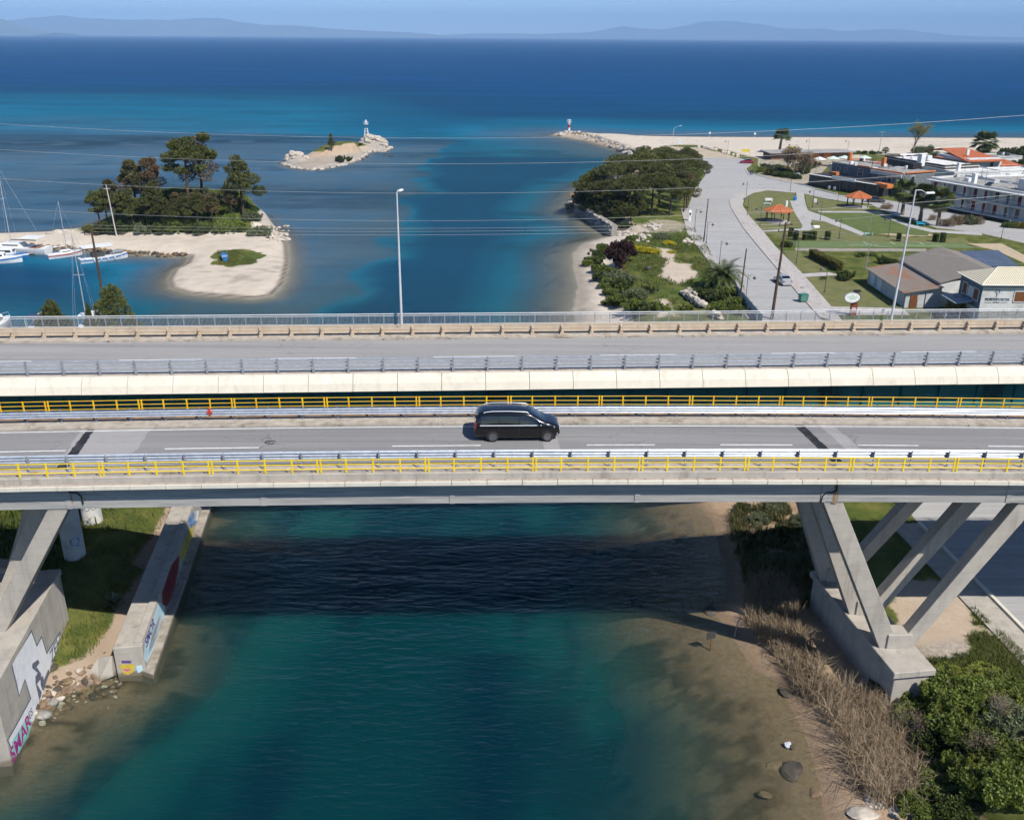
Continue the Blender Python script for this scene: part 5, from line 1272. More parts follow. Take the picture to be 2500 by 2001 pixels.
B_GBIG = [bush_proto(s, L_BUSH, 16, 9000, .105, .055) for s in (71, 72)]; B_DBIG = bush_proto(73, L_BUSH_D, 16, 8000, .10, .05); B_BR = bush_proto(74, L_TWIG, 12, 5000, .20, .012)
B_MIXBIG = bush_proto(75, L_OLIVE, 15, 6500, .11, .05); B_YBIG = bush_proto(76, leafmat('yellow_green_leaves', (.10, .13, .02), (.24, .26, .05), (.15, .17, .03), .35), 17, 8000, .12, .06)
def Q5(x, y): return 1350 + x * 0.2783, 500 + y * 0.2783
bush_from(B_P, 'dark purple leaved shrub above the little beach beyond the far bridge', GT(*Q5(605, 515)), 3.3, 4.3)
k = 0
for x, y, r in ((390, 440, 1.7), (345, 500, 1.6), (430, 380, 1.5), (400, 570, 1.5), (440, 640, 1.7), (480, 700, 1.6), (540, 640, 1.7), (540, 770, 1.8), (600, 720, 1.8), (620, 840, 1.7), (700, 800, 1.7), (700, 900, 1.6), (800, 920, 1.5), (900, 900, 1.3), (640, 640, 1.4), (480, 590, 1.5), (800, 760, 1.3), (520, 860, 1.6)):
    pr_ = B_O if k in (6, 10, 14) else B_G[k % 3] if k % 4 else B_D[k % 2]
    bush_from(pr_, 'green shrub in the thicket between the little beach and the green plot', GT(*Q5(x + 15, y + 25)), r * 1.45, r * 1.2, group='thicket above the little beach'); k += 1
for i, (x, y, r, lb) in enumerate(((800, 400, 1.6, 'bright yellow flowering bush right of the purple shrub'), (880, 410, 1.4, 'second yellow flowering bush, right of the brightest one'), (700, 370, 1.3, 'yellow flowering bush touching the purple shrub'), (1020, 335, 1.2, 'yellow bush at the top of the green plot'), (1040, 410, 0.8, 'small yellow bush beside the bare path on the plot'), (760, 770, 1.2, 'yellow flowering bush in the thicket near the bridge railing'), (1170, 905, 1.1, 'yellow green bush just above the railing by the ruin'), (1480, 880, 1.1, 'yellow tinged bush below the big palm'))):
    bush_from(B_Y if i < 6 else B_G[1], lb, GT(*Q5(x, y + 15)), r * 1.35, r * .8)
for i, (x, y, r, pr_, lb) in enumerate(((640, 200, 1.6, B_D[0], 'dark bush at the foot of the grove above the stone wall'), (560, 130, 2.0, B_D[1], 'dark bush inside the shade of the grove near the wall'), (960, 290, 1.3, B_O, 'grey green bush left of the bare path'), (700, 300, 1.2, B_G[0], 'small green bush beside the pale rubble'), (1500, 800, 2.0, B_G[1], 'green bush under the big palm'), (1400, 830, 1.7, B_D[0], 'dark bush at the left foot of the big palm'), (1590, 880, 1.6, B_G[2], 'green bush between the palm and the corrugated fence'), (1300, 780, 1.4, B_D[1], 'dark low bush beside the ruined wall'), (1450, 930, 1.6, B_G[0], 'green bush right of the ruined wall by the railing'), (1620, 940, 1.5, B_G[2], 'green bush at the lower end of the corrugated fence'))):
    bush_from(pr_, lb, GT(*Q5(x, y + 10)), r * 1.3, r * 1.0)
# shrubs of the spit and islet
for i, (x, y, r, pr_, lb) in enumerate(((300, 930, 2.6, B_D[0], 'dark bush behind the white pole at the foot of the spit'), (120, 925, 1.9, B_G[0], 'green bush at the left foot of the wooded spit'), (480, 900, 2.4, B_D[1], 'dark bush right of the white pole on the spit'), (700, 930, 2.0, B_O, 'olive bush at the front of the spit track'), (900, 930, 2.2, B_D[0], 'dark bush at the front edge of the wooded spit'), (1100, 900, 2.0, B_G[1], 'green bush at the front of the green slope'), (1350, 930, 2.3, B_D[1], 'dark bush low on the green slope of the spit'), (1600, 930, 1.6, B_G[2], 'green bush on the lower right slope of the spit'), (1650, 700, 2.0, B_G[0], 'green bush high on the slope left of the lone pine'), (1780, 640, 2.2, B_D[1], 'dark bush left of the lone pine on the spit'), (1250, 560, 2.6, B_D[0], 'dark bush on the top of the knoll'), (1450, 560, 2.0, B_O, 'olive bush on the top of the knoll'), (1950, 790, 1.8, B_O, 'olive bush above the cliff at the end of the spit'), (1800, 900, 1.7, B_G[2], 'green bush low on the right slope of the knoll'), (2040, 960, 2.1, B_O, 'silver green bush at the right end of the spit slope'), (1000, 720, 2.2, B_O, 'olive bush in the middle of the knoll'))):
    u, v = Z5(x, y); bush_from(pr_, lb, GT(u, v, 2.0, 8), r * 1.3, r * 1.05)
def Z8(x, y): return 680 + x * 0.12987, 280 + y * 0.12987
y8 = pine_proto('young', 55, L_PINE, 9.6, 2.4)
u, v = Z8(1000, 690); tree_from(y8, 'conifer', 'single dark upright conifer on the grassy islet', 'tree', GT(u, v, 4, 8), 0, (0.62, 0.62, 0.6))
for x, y, r, lb in ((1180, 890, 2.3, 'dark green bush under the sandy cliff of the islet'), (1330, 880, 1.7, 'smaller dark bush right of the big bush on the islet cliff'), (1540, 580, 1.0, 'dark bush on the rock beside the islet beacon')):
    u, v = Z8(x, y); bush_from(B_D[0], lb, GT(u, v, 2, 8), r, r * 1.15)

# ------------------------------------------------------------------ palms
def fan_palm(seed, h, crown=2.5, skirt=True, stout=0.32):
    random.seed(seed); rng = np.random.default_rng(seed); m = MB(); bend = Vector((random.uniform(-.5, .5), random.uniform(-.2, .2), 0))
    pts = [Vector((0, 0, -.2)) + bend * (f * f) + Vector((0, 0, h * f)) for f in np.linspace(0, 1, 14)]
    m.tube(pts, [stout * (1.35 - .35 * f if f < .25 else 1.2 - .35 * f) * (1 + 0.09 * (i % 2)) for i, f in enumerate(np.linspace(0, 1, 14))], 10)
    top = pts[-1]; V = []; F = []
    def frond(el, az, L, Vl, Fl, droop):
        d = Vector((math.cos(az) * math.cos(el), math.sin(az) * math.cos(el), math.sin(el))); side = Vector((-math.sin(az), math.cos(az), 0)); up = side.cross(d) * -1
        base = top + d * L * .45 - Vector((0, 0, droop * .12 * L))
        b = len(Vl); Vl += [top, top + side * .03, base + side * .03, base]; Fl.append((b, b + 1, b + 2, b + 3))
        for k in range(13):
            a = -1.25 + 2.5 * k / 12; e = base + (d * math.cos(a) + side * math.sin(a)) * L * .58 - Vector((0, 0, droop * L * (.16 + .10 * abs(a))))
            md = base.lerp(e, .55) + Vector((0, 0, .05 * L)); w = (d * -math.sin(a) + side * math.cos(a)) * 0.075 * L / 1.6
            b = len(Vl); Vl += [base, md + w, e, md - w]; Fl.append((b, b + 1, b + 2, b + 3))
    for i in range(52):
        frond(random.uniform(-.35, 1.25), i * 2.39996, crown * random.uniform(.8, 1.05), V, F, random.uniform(.3, 1))
    parts = [('fronds', mesh_np('fronds', np.array([tuple(p) for p in V]), F, L_PALM))]
    if skirt:
        V = []; F = []
        for i in range(22): frond(random.uniform(-1.35, -.55), i * 2.39996, crown * random.uniform(.6, .8), V, F, random.uniform(.4, 1))
        parts.append(('dead_fronds', mesh_np('dead_fronds', np.array([tuple(p) for p in V]), F, L_PALMDRY)))
    return m.mesh('trunk', BARK_GREY, smooth=60), parts
def date_palm(seed, h, L, n=52):
    random.seed(seed); m = MB(); m.tube([(0, 0, -.3), (0, 0, h * .5), (0, 0, h)], [.42, .38, .45], 10)
    V = []; F = []
    for i in range(n):
        az = i * 2.39996; el = 1.35 - 1.75 * (i / n) ** .8; l = L * random.uniform(.85, 1.05)
        p = Vector((0, 0, h)); pts = [p]; e = el
        for k in range(8):
            e -= 0.20 * (0.6 + .5 * math.cos(el)); p = p + Vector((math.cos(az) * math.cos(e), math.sin(az) * math.cos(e), math.sin(e))) * l / 8; pts.append(p)
        side = Vector((-math.sin(az), math.cos(az), 0))
        for k in range(1, 9):
            for j in range(3):
                q = pts[k - 1].lerp(pts[k], (j + .5) / 3); d = (pts[k] - pts[k - 1]).normalized(); f = (k + j / 3) / 9; ll = l * .19 * math.sin(math.pi * min(1, .25 + .75 * f)) + .12
                for s_ in (-1, 1):
                    tip = q + side * s_ * ll + d * ll * .6 + Vector((0, 0, ll * .25)); w = d * .085
                    b = len(V); V += [q - w, q + w, tip]; F.append((b, b + 1, b + 2))
        for k in range(8):
            b = len(V); w = side * .03; V += [pts[k] - w, pts[k] + w, pts[k + 1] + w * .5, pts[k + 1] - w * .5]; F.append((b, b + 1, b + 2, b + 3))
    return m.mesh('trunk', BARK_GREY, smooth=60), [('fronds', mesh_np('fronds', np.array([tuple(p) for p in V]), F, L_PALM))]
tree_from(date_palm(81, 2.1, 4.6, 78), 'palm_tree', 'big bushy date palm beside the corrugated fence and road', 'palm', GT(*Q5(1475, 745)), 0.4, 1.0)
for j, (x, y, h, lb) in enumerate(((1300, 762, 5.6, 'left of the three tall fan palms in front of the white apartment block'), (1425, 806, 5.9, 'middle one of the three tall fan palms before the white apartment block'), (1550, 838, 5.9, 'right one of the three tall fan palms before the white apartment block'))):
    u, v = 1750 + x * .34787, 260 + y * .34787; tree_from(fan_palm(82 + j, h, 3.5), 'palm_tree', lb, 'palm', G(u, v, ZL), j, 1.0)
def Z1b(x, y): return 1850 + x * .16234, 320 + y * .16234
def Z2b(x, y): return 2150 + x * .16234, 320 + y * .16234
tree_from(fan_palm(86, 4.6, 2.7, False, .3), 'palm_tree', 'lone fan palm at the back of the sandy beach', 'palm', G(*Z1b(322, 335), ZL), 0, 1.35)
tree_from(fan_palm(87, 3.2, 3.6, True, .4), 'palm_tree', 'squat full fan palm behind the orange roofed house', 'palm', G(*Z2b(1560, 345), ZL), 0, 1.45)
tree_from(fan_palm(88, 1.2, 1.5, False, .25), 'palm_tree', 'small palm among the greenery behind the beach bar', 'palm', G(*Z1b(1920, 330), ZL), 0, 1.0)

# ------------------------------------------------------------------ bare and thin trees
def twig_tree(seed, h, r, leafmat_, nleaf, dens=5, lsz=.12):
    random.seed(seed); rng = np.random.default_rng(seed); m = MB(); tips = []
    def grow(p, d, L, rad, lev):
        q = p + d * L; m.tube([p, p.lerp(q, .5) + Vector((random.uniform(-1, 1), random.uniform(-1, 1), 0)) * L * .06, q], [rad, rad * .8, rad * .6], 4 if lev else 7, False)
        if lev >= 4 or L < .25: tips.append(q); return
        for k in range(3 if lev < 3 else 2):
            a = random.uniform(0, 6.28); s_ = random.uniform(.35, .8); nd = (d + Vector((math.cos(a) * s_, math.sin(a) * s_, random.uniform(-.05, .35)))).normalized(); grow(q, nd, L * random.uniform(.62, .8), rad * .62, lev + 1)
        tips.append(q)
    grow(Vector((0, 0, -.2)), Vector((0, 0, 1)), h * .3, .14 * h / 6, 0)
    T = np.array([tuple(t) for t in tips]); C = T[rng.integers(0, len(T), nleaf)] + rng.normal(size=(nleaf, 3)) * .28
    V, F = leaves(C, lsz * 2, lsz * .7, None, .3, rng)
    return m.mesh('trunk', BARK_GREY), [('crown', mesh_np('crown', V, F, leafmat_))]
tw = twig_tree(91, 8, 4, L_GOLD if False else leafmat('sparse_spring_leaves', (0.15, 0.145, 0.055), (0.26, 0.24, 0.10), None, .3), 3600)
tree_from(tw, 'tree', 'large round tree with sparse olive spring leaves behind the roofs', 'tree', G(*Z2b(480, 385), ZL), 0, (1.75, 1.75, 1.55))
tw2 = twig_tree(92, 5, 3, L_TWIG, 2600, lsz=.16)
for x, y, sc, lb in ((540, 690, 1.15, 'bare brown twiggy tree at the bend of the road'), (430, 640, 0.85, 'bare brown bush left of the twiggy tree at the bend'), (680, 660, 0.9, 'bare brown tree right of the twiggy tree at the bend'), (780, 640, .6, 'small bare tree beside the restaurant terrace wall')):
    tree_from(tw2, 'tree', lb, 'tree', G(*Z1b(x, y), ZL), x, sc * 1.6)
for x, y, r, pr_, lb in ((60, 620, 1.6, B_G[0], 'bright green shrub in the bed at the tip of the bend'), (150, 650, 1.5, B_GO, 'yellow green shrub in the bed at the bend'), (240, 670, 1.6, B_G[2], 'green shrub in the middle of the bed at the bend'), (320, 690, 1.5, B_D[0], 'dark shrub under the twiggy tree'), (440, 700, 1.7, B_D[1], 'dark shrub right of the middle of the bed'), (560, 720, 1.6, B_D[0], 'dark shrub at the right end of the bed'), (650, 640, 2.0, B_D[1], 'tall dark green shrub beside the meter boxes'), (350, 610, 1.5, B_O, 'olive shrub behind the bed at the bend')):
    bush_from(pr_, lb, G(*Z1b(x, y), ZL), r * 1.3, r * 1.3)
for i, (x, y, r) in enumerate(((100, 560, 1.5), (200, 580, 1.6), (300, 570, 1.5), (400, 600, 1.6), (480, 650, 1.6), (720, 600, 1.6), (800, 560, 1.4), (880, 520, 1.3), (700, 520, 1.5), (600, 560, 1.6))):
    bush_from((B_D[0], B_O, B_G[1], B_GO)[i % 4], 'mixed shrub in the planting behind the bend of the road', G(*Z1b(x, y), ZL), r * 1.3, r * 1.2, group='planting behind the road bend')
for x, y, r, h, lb in ((1010, 1430, 2.0, 2.2, 'thin brown shrub left of the row before the apartment block'), (1140, 1400, 2.2, 2.6, 'brown twiggy shrub in front of the apartment block, second from left'), (1290, 1400, 2.2, 2.4, 'olive brown shrub in front of the apartment block, third from left'), (1440, 1400, 2.0, 2.2, 'rightmost brown shrub in front of the apartment block'), (770, 1340, .9, 1.6, 'small bare shrub between the middle and right fan palms'), (80, 1170, 1.6, 1.8, 'bare shrub beside the dark car near the right pavilion')):
    bush_from(B_BR if x != 1290 else B_O, lb, G(*Z2b(x, y), ZL), r, h)
for x, y, r, h, pr_, lb in ((1880, 370, 2.4, 2.6, B_D[0], 'dark green conifer bush right of the orange house'), (2080, 400, 3.0, 4.0, B_D[1], 'dark cypress like tree at the right edge behind the roofs'), (1750, 570, 2.2, 2.2, B_D[0], 'dark tree left of the pair behind the white flat roof'), (2060, 590, 3.2, 3.4, B_D[1], 'large dark tree behind the flat roofs at the right edge'), (1900, 600, 2.4, 2.6, B_D[0], 'dark tree between the two behind the flat roofs'), (700, 330, 2.4, 2.6, B_O, 'olive shrub at the right foot of the round sparse tree'), (560, 340, 2.2, 2.4, B_O, 'olive shrub under the round sparse tree'), (820, 370, 1.8, 1.4, B_O, 'low olive shrub right of the round sparse tree'), (1940, 1450, 1.6, 1.2, B_G[0], 'green shrub at the apartment garden'), (2110, 1460, 1.6, 1.2, B_GO, 'yellow green shrub at the apartment garden edge')):
    bush_from(pr_, lb, G(*Z2b(x, y), ZL), r * 1.3, h * 1.25)
for x, y, r, pr_ in ((1500, 340, 1.3, B_G[0]), (1600, 345, 1.4, B_D[0]), (1720, 345, 1.5, B_D[1]), (1820, 345, 1.3, B_G[1]), (1430, 345, 1.0, B_O)):
    bush_from(pr_, 'green shrub in the row behind the beach bar', G(*Z1b(x, y), ZL), r, r, group='shrubs behind the beach bar')

# ------------------------------------------------------------------ clipped park shrubs
def Q6(x, y): return 1800 + x * .32468, 500 + y * .32468
def clipped(seed, w, d, h, mat, n):
    rng = np.random.default_rng(seed); P = rng.uniform(-.5, .5, (n, 3)); ax = rng.integers(0, 3, n); sg = rng.choice([-.5, .5], n)
    P[np.arange(n), ax] = sg * rng.uniform(.8, 1.04, n); P = P * np.array([w, d, h]) + np.array([0, 0, h / 2])
    V, F = leaves(P, .18, .1, None, .3, rng); return mesh_np('foliage', V, F, mat)
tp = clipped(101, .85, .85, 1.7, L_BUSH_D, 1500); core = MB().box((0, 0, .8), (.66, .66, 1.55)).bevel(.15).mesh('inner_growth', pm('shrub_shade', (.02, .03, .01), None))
for i, (x, y) in enumerate(((400, 242), (437, 264), (507, 264), (541, 264), (573, 264), (676, 264), (1210, 274), (1486, 278), (1541, 282))):
    g = thing('clipped_shrub', ['upright clipped shrub, leftmost of the row before the lawn', 'upright clipped shrub, second of the row before the lawn', 'upright clipped shrub, first of the close trio in the row', 'upright clipped shrub, middle of the close trio in the row', 'upright clipped shrub, last of the close trio in the row', 'upright clipped shrub standing alone right of the trio', 'upright clipped shrub near the sand heap', 'upright clipped shrub, left of the pair right of the sand heap', 'upright clipped shrub, right of the pair right of the sand heap'][i], 'shrub', G(*Q6(x, y), ZL), 'clipped park shrubs', i)
    g.scale = (random.uniform(.9, 1.1), 1, random.uniform(.9, 1.1)); share('foliage', tp, g); share('inner_growth', core, g)
a = G(*Q6(560, 395), ZL); b = G(*Q6(765, 500), ZL); L_ = (b - a).length
g = thing('hedge', 'long yellowish green hedge between the paths of the park', 'hedge', (a + b) / 2, None, math.atan2(b.y - a.y, b.x - a.x))
share('foliage', clipped(103, L_, 1.3, 1.5, L_GOLD if False else leafmat('hedge_leaves', (.05, .065, .015), (.14, .13, .03), (.20, .16, .04), .2), 9000), g); share('inner_growth', MB().box((0, 0, .68), (L_ - .3, 1.0, 1.3)).bevel(.1).mesh('inner_growth', MATS['shrub_shade']), g)
for x, y, r, pr_, lb in ((818, 565, 2.0, B_D[0], 'round dark green bush right of the hedge'), (372, 315, 1.4, B_D[1], 'dark bush at the left end of the clipped row'), (1110, 440, 1.7, B_D[0], 'dark bush beside the warehouse, behind the pipe mast'), (1165, 440, 1.1, B_D[1], 'small dark bush touching the warehouse roof'), (1015, 385, 1.0, B_G[0], 'low green bush left of the bush by the warehouse'), (930, 390, 1.2, B_G[2], 'low green bush near the pale boat junk'), (650, 560, .7, B_G[1], 'small young bush on the lawn by the lamp')):
    bush_from(pr_, lb, G(*Q6(x, y), ZL), r, r * .95)
bush_from(B_GO, 'golden brown bush in front of the hotel corner', G(2335, 768, ZL), 2.3, 3.2)

# ------------------------------------------------------------------ shrubs, reeds and grass on the near banks
def Q3(x, y): return 1500 + x * .46382, 1400 + y * .46382
for i, (x, y, r, h, pr_, lb) in enumerate(((1720, 640, 2.0, 1.5, B_GBIG[0], 'green bush just right of the pier block'), (1880, 700, 2.2, 1.6, B_GBIG[1], 'big green bush on the right bank, above the tangled twigs'), (1620, 780, 1.9, 1.5, B_GBIG[1], 'green bush between reeds and pier on the right bank'), (2030, 640, 2.0, 1.3, B_GBIG[0], 'low green bush near the grass slope at the right edge'), (1820, 860, 2.2, 1.8, B_GBIG[0], 'broad green bush in the middle of the right bank'), (1700, 960, 1.8, 1.4, B_DBIG, 'dark bush behind the dry reeds'), (2080, 820, 2.0, 1.6, B_MIXBIG, 'grey green bush at the right edge'), (1960, 960, 1.9, 1.4, B_DBIG, 'dark bush among the bare twigs at the right'), (2120, 1000, 2.0, 1.6, B_GBIG[1], 'green bush in the lower right, near the edge'), (1720, 1150, 1.8, 1.4, B_GBIG[0], 'green bush above the pale rock at the bottom'), (1900, 1130, 2.0, 1.5, B_GBIG[1], 'green bush at the bottom, right of the reeds'), (2080, 1180, 2.0, 1.7, B_GBIG[0], 'green bush in the bottom right corner'), (1600, 1270, 1.5, 1.1, B_GBIG[1], 'bush at the bottom edge right of the pale rock'), (1820, 1280, 1.8, 1.3, B_DBIG, 'dark bush at the bottom edge'), (1560, 640, 1.3, 1.0, B_GBIG[0], 'small green bush against the pier face'))):
    bush_from(pr_, lb, GT(*Q3(x, y)), r, h)
for i, (x, y, r) in enumerate(((2000, 830, 1.7), (1900, 1010, 1.9), (1540, 900, 1.3))):
    bush_from(twig_tree(140 + i, 3.2, 2, L_TWIG, 900, lsz=.06), ('tangle of bare grey twigs at the right edge', 'tangle of bare grey twigs in the lower right thicket', 'bare twigs standing between reeds and bushes')[i], GT(*Q3(x, y)), .75, .75)
for i, (x, y, r, h, pr_, lb) in enumerate(((1780, 560, 1.3, .8, B_YBIG, 'low yellow green bush on the grass right of the pier'), (1950, 560, 1.5, .8, B_YBIG, 'low yellow green bush on the slope near the right edge'), (1790, 740, 1.7, 1.5, B_YBIG, 'sunlit yellow green bush in the middle of the right bank'), (2060, 720, 1.6, 1.2, B_YBIG, 'sunlit yellow green bush near the right edge'), (1960, 1080, 1.5, 1.3, B_YBIG, 'sunlit yellow green bush low on the right'), (1660, 1080, 1.2, 1.0, B_YBIG, 'small yellow green bush behind the dry reeds'))):
    bush_from(pr_, lb, GT(*Q3(x, y)), r, h)
def in_poly(n, poly, rng):
    P = np.array(poly); lo, hi = P.min(0), P.max(0); out_ = []
    while len(out_) < n:
        q = rng.uniform(lo, hi, (n * 2, 2)); s_ = sdist(q[:, 0], q[:, 1], poly); out_ += list(q[s_ > 0])
    return np.array(out_[:n])
def blades(name, label, cat, poly, n, h, w, mat, clump=0.0, lean=0.35, rng=None, patch=None, grassy=None):
    grassy = (name == 'grass') if grassy is None else grassy
    rng = rng or np.random.default_rng(len(poly) + n); q = in_poly(n, poly, rng)
    gi = np.clip(np.searchsorted(gx, q[:, 0]) - 1, 0, len(gx) - 1); gj = np.clip(np.searchsorted(gy, q[:, 1]) - 1, 0, len(gy) - 1)
    if grassy: q = q[MASK[gj, gi, 0] > .5]
    if patch is not None: q = q[fbm(q[:, 0] / patch[0], q[:, 1] / patch[0], 3, 131) > patch[1]]
    n = len(q); z = np.array([ground_z(a, b) for a, b in q]); hh = h * rng.uniform(.5, 1.2, n)
    az = rng.uniform(0, 6.28, n) if clump == 0 else fbm(q[:, 0] * .8, q[:, 1] * .8, 2, 7) * 14 + rng.normal(size=n) * 1.3
    ln = np.abs(rng.normal(size=n)) * lean; dx, dy = np.cos(az) * ln * hh, np.sin(az) * ln * hh
    s = np.stack([-np.sin(az), np.cos(az), az * 0], 1) * (w * rng.uniform(.6, 1.3, n))[:, None] / 2
    b = np.stack([q[:, 0], q[:, 1], z - .05], 1); md = b + np.stack([dx * .35, dy * .35, hh * .6], 1); tp_ = b + np.stack([dx, dy, hh * (1 - .25 * ln)], 1)
    V = np.stack([b - s, b + s, md + s * .8, md - s * .8, tp_], 1).reshape(-1, 3); k = np.arange(n) * 5
    F = [tuple(f) for f in np.concatenate([np.stack([k, k + 1, k + 2, k + 3], 1)]).tolist()] + [tuple(f) for f in np.stack([k + 3, k + 2, k + 4], 1).tolist()]
    me = bpy.data.meshes.new(name); me.from_pydata(V.tolist(), [], F); me.materials.append(mat); me.update()
    o = put(bpy.data.objects.new(name, me)); return tag(o, label, cat, None, 'stuff')
def PG(zz, f, *pts): return [tuple(G(*f(*p), zz)[:2]) for p in pts]
blades('reed_bed', 'pale dry reeds leaning over the sandy shore', 'reeds', PG(1.0, Q3, (960, 330), (1040, 380), (1110, 500), (1200, 580), (1400, 640), (1480, 800), (1560, 900), (1640, 1050), (1580, 1160), (1400, 1200), (1290, 1100), (1220, 900), (1150, 800)), 4800, 1.6, .035, L_REED, 1, .8, patch=(1.1, .36))
blades('reed_bed', 'dry reeds in the shade beside the pier and under the bridge', 'reeds', PG(.8, Q3, (680, 60), (800, 0), (960, 120), (1000, 330), (1080, 480), (1120, 680), (1040, 660), (930, 540), (840, 400), (760, 330), (690, 200)), 4200, 1.5, .035, L_REED, 1, .6)
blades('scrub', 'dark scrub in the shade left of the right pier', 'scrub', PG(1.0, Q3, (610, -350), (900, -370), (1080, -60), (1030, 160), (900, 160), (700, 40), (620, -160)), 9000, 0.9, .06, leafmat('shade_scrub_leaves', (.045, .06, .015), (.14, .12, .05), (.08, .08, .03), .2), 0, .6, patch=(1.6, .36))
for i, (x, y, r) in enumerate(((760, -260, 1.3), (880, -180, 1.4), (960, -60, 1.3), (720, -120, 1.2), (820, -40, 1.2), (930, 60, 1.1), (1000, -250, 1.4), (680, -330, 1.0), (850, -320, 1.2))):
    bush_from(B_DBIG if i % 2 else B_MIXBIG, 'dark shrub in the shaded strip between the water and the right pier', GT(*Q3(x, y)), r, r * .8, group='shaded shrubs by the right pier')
blades('grass', 'long grass on the slope right of the pier', 'grass', PG(2.2, Q3, (1700, 120), (1800, 100), (2160, 420), (2160, 760), (1700, 640), (1560, 560), (1600, 420)), 15000, .42, .035, L_GRASS, 0, .5, patch=(2.2, .36))
blades('grass', 'rough grass on the left canal bank behind the graffiti wall', 'grass', [(-30.3, 49.5), (-27.5, 49.5), (-29.5, 80), (-46, 84), (-46, 60), (-34, 58), (-31.5, 55)], 15000, .40, .035, L_GRASS, 0, .5, patch=(2.5, .33))
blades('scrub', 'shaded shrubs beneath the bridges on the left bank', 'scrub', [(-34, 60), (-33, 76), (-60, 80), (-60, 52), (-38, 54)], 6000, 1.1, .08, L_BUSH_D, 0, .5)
blades('grass', 'rough grass on the green plot beyond the far bridge', 'grass', PG(2.4, Q5, (450, 330), (700, 240), (1230, 200), (1330, 300), (1420, 500), (1500, 560), (1250, 640), (1150, 760), (1000, 940), (620, 940), (480, 700)), 16000, .55, .07, L_GRASS, 0, .5, patch=(4, .42))
blades('grass', 'long grass on the slope of the wooded spit', 'grass', PG(2.4, Z5, (250, 960), (700, 975), (1300, 975), (1950, 1000), (2090, 960), (1960, 760), (1500, 560), (1050, 640), (500, 850)), 14000, .8, .12, L_BUSH, 0, .5)
blades('grass', 'grass patch on the sandy tongue', 'grass', PG(.9, lambda x, y: (x * .32468, 450 + y * .32468), (1640, 590), (1630, 500), (1780, 500), (1960, 570), (1900, 600)), 2500, .35, .06, L_GRASS, 0, .5, patch=(2, .4))
for fr_, t0, t1, z0, n, lb in ((NB, 7.75, 8.2, -.15, 420, 'weeds in the gutter of the near bridge behind the van'), (FB, 9.05, 9.6, -.19, 800, 'weeds in the gutter of the far bridge')):
    rng = np.random.default_rng(n); V = []; F = []
    for i in range(n):
        s_ = rng.uniform(-34, 36)
        if vnoise(np.array(s_ / 2.2), np.array(3.3), 7) < .52: continue
        c = fr_(s_, rng.uniform(t0, t1), z0)
        for j in range(7):
            a = rng.uniform(0, 6.28); h = rng.uniform(.06, .22); d = Vector((math.cos(a), math.sin(a), 0)); b = len(V); V += [c + d * .02, c - d * .03 + Vector((d.y, -d.x, 0)) * .03, c + d * h * .8 + Vector((0, 0, h))]; F.append((b, b + 1, b + 2))
    me = mesh_np('weeds', np.array([tuple(p) for p in V]), F, leafmat('weeds' + str(n), (.07, .075, .02), (.15, .12, .05), (.05, .09, .02), .2)); tag(put(bpy.data.objects.new('weeds', me)), lb, 'weeds', None, 'stuff')
random.seed(99)
# ------------------------------------------------------------------ roads, pavements and lawns on the right bank
ROADG = asphalt('town_asphalt', (0.30, 0.295, 0.29), (0.40, 0.39, 0.38), (0.44, 0.43, 0.41))
PAVE = pm('park_paving', (0.46, 0.43, 0.40), (0.36, 0.33, 0.31), 1.2, 0.9, 0.2, 10, space='pos', stain=(0.40, 0.28, 0.25), stain_scale=0.5)
PATHM = pm('park_path', (0.43, 0.42, 0.40), (0.34, 0.33, 0.31), 0.8, 0.95, 0.2, 10, space='pos')
LAWN = pm('park_lawn', (0.115, 0.125, 0.04), (0.165, 0.16, 0.06), 0.5, 0.95, 0.5, 9, space='pos', stain=(0.18, 0.165, 0.06), stain_scale=0.25, bdist=0.08)
TURF = pm('court_turf', (0.10, 0.16, 0.06), (0.14, 0.17, 0.065), 0.7, 0.95, 0.4, 9, space='pos', stain=(0.13, 0.14, 0.045), stain_scale=0.4)
SANDC = pm('court_sand', (0.46, 0.37, 0.26), (0.40, 0.31, 0.21), 1, 0.95, space='pos')
def GP(z, pts): return [tuple(G(u, v, z)[:2]) for u, v in pts]
def flat(name, pts, mat, dz, kind='structure'):
    m = MB(); m.sheet(GP(ZL, pts), ZL + dz); o = m.build(name, mat); o['kind'] = kind; return o
def z6(*p): return [Q6(*q) for q in p]
def z1b(*p): return [Z1b(*q) for q in p]
main_l = [(1851, 778), (1809, 731), (1748, 636), (1696, 570), (1678, 510), (1698, 460), (1723, 427), (1709, 399), (1690, 385)]
kerb_r = [(2001, 776), (1969, 740), (1950, 720), (1887, 645), (1842, 592), (1813, 555), (1784, 508), (1780, 488), (1798, 474), (1827, 465), (1872, 462), (1941, 469)]
main_top = [(1809, 387), (1840, 396), (1832, 405), (1820, 413), (1826, 424), (1850, 428), (1882, 438), (1928, 446), (1960, 452)]
road_w = GP(ZL, main_l) + GP(ZL, main_top) + list(reversed(GP(ZL, kerb_r)))
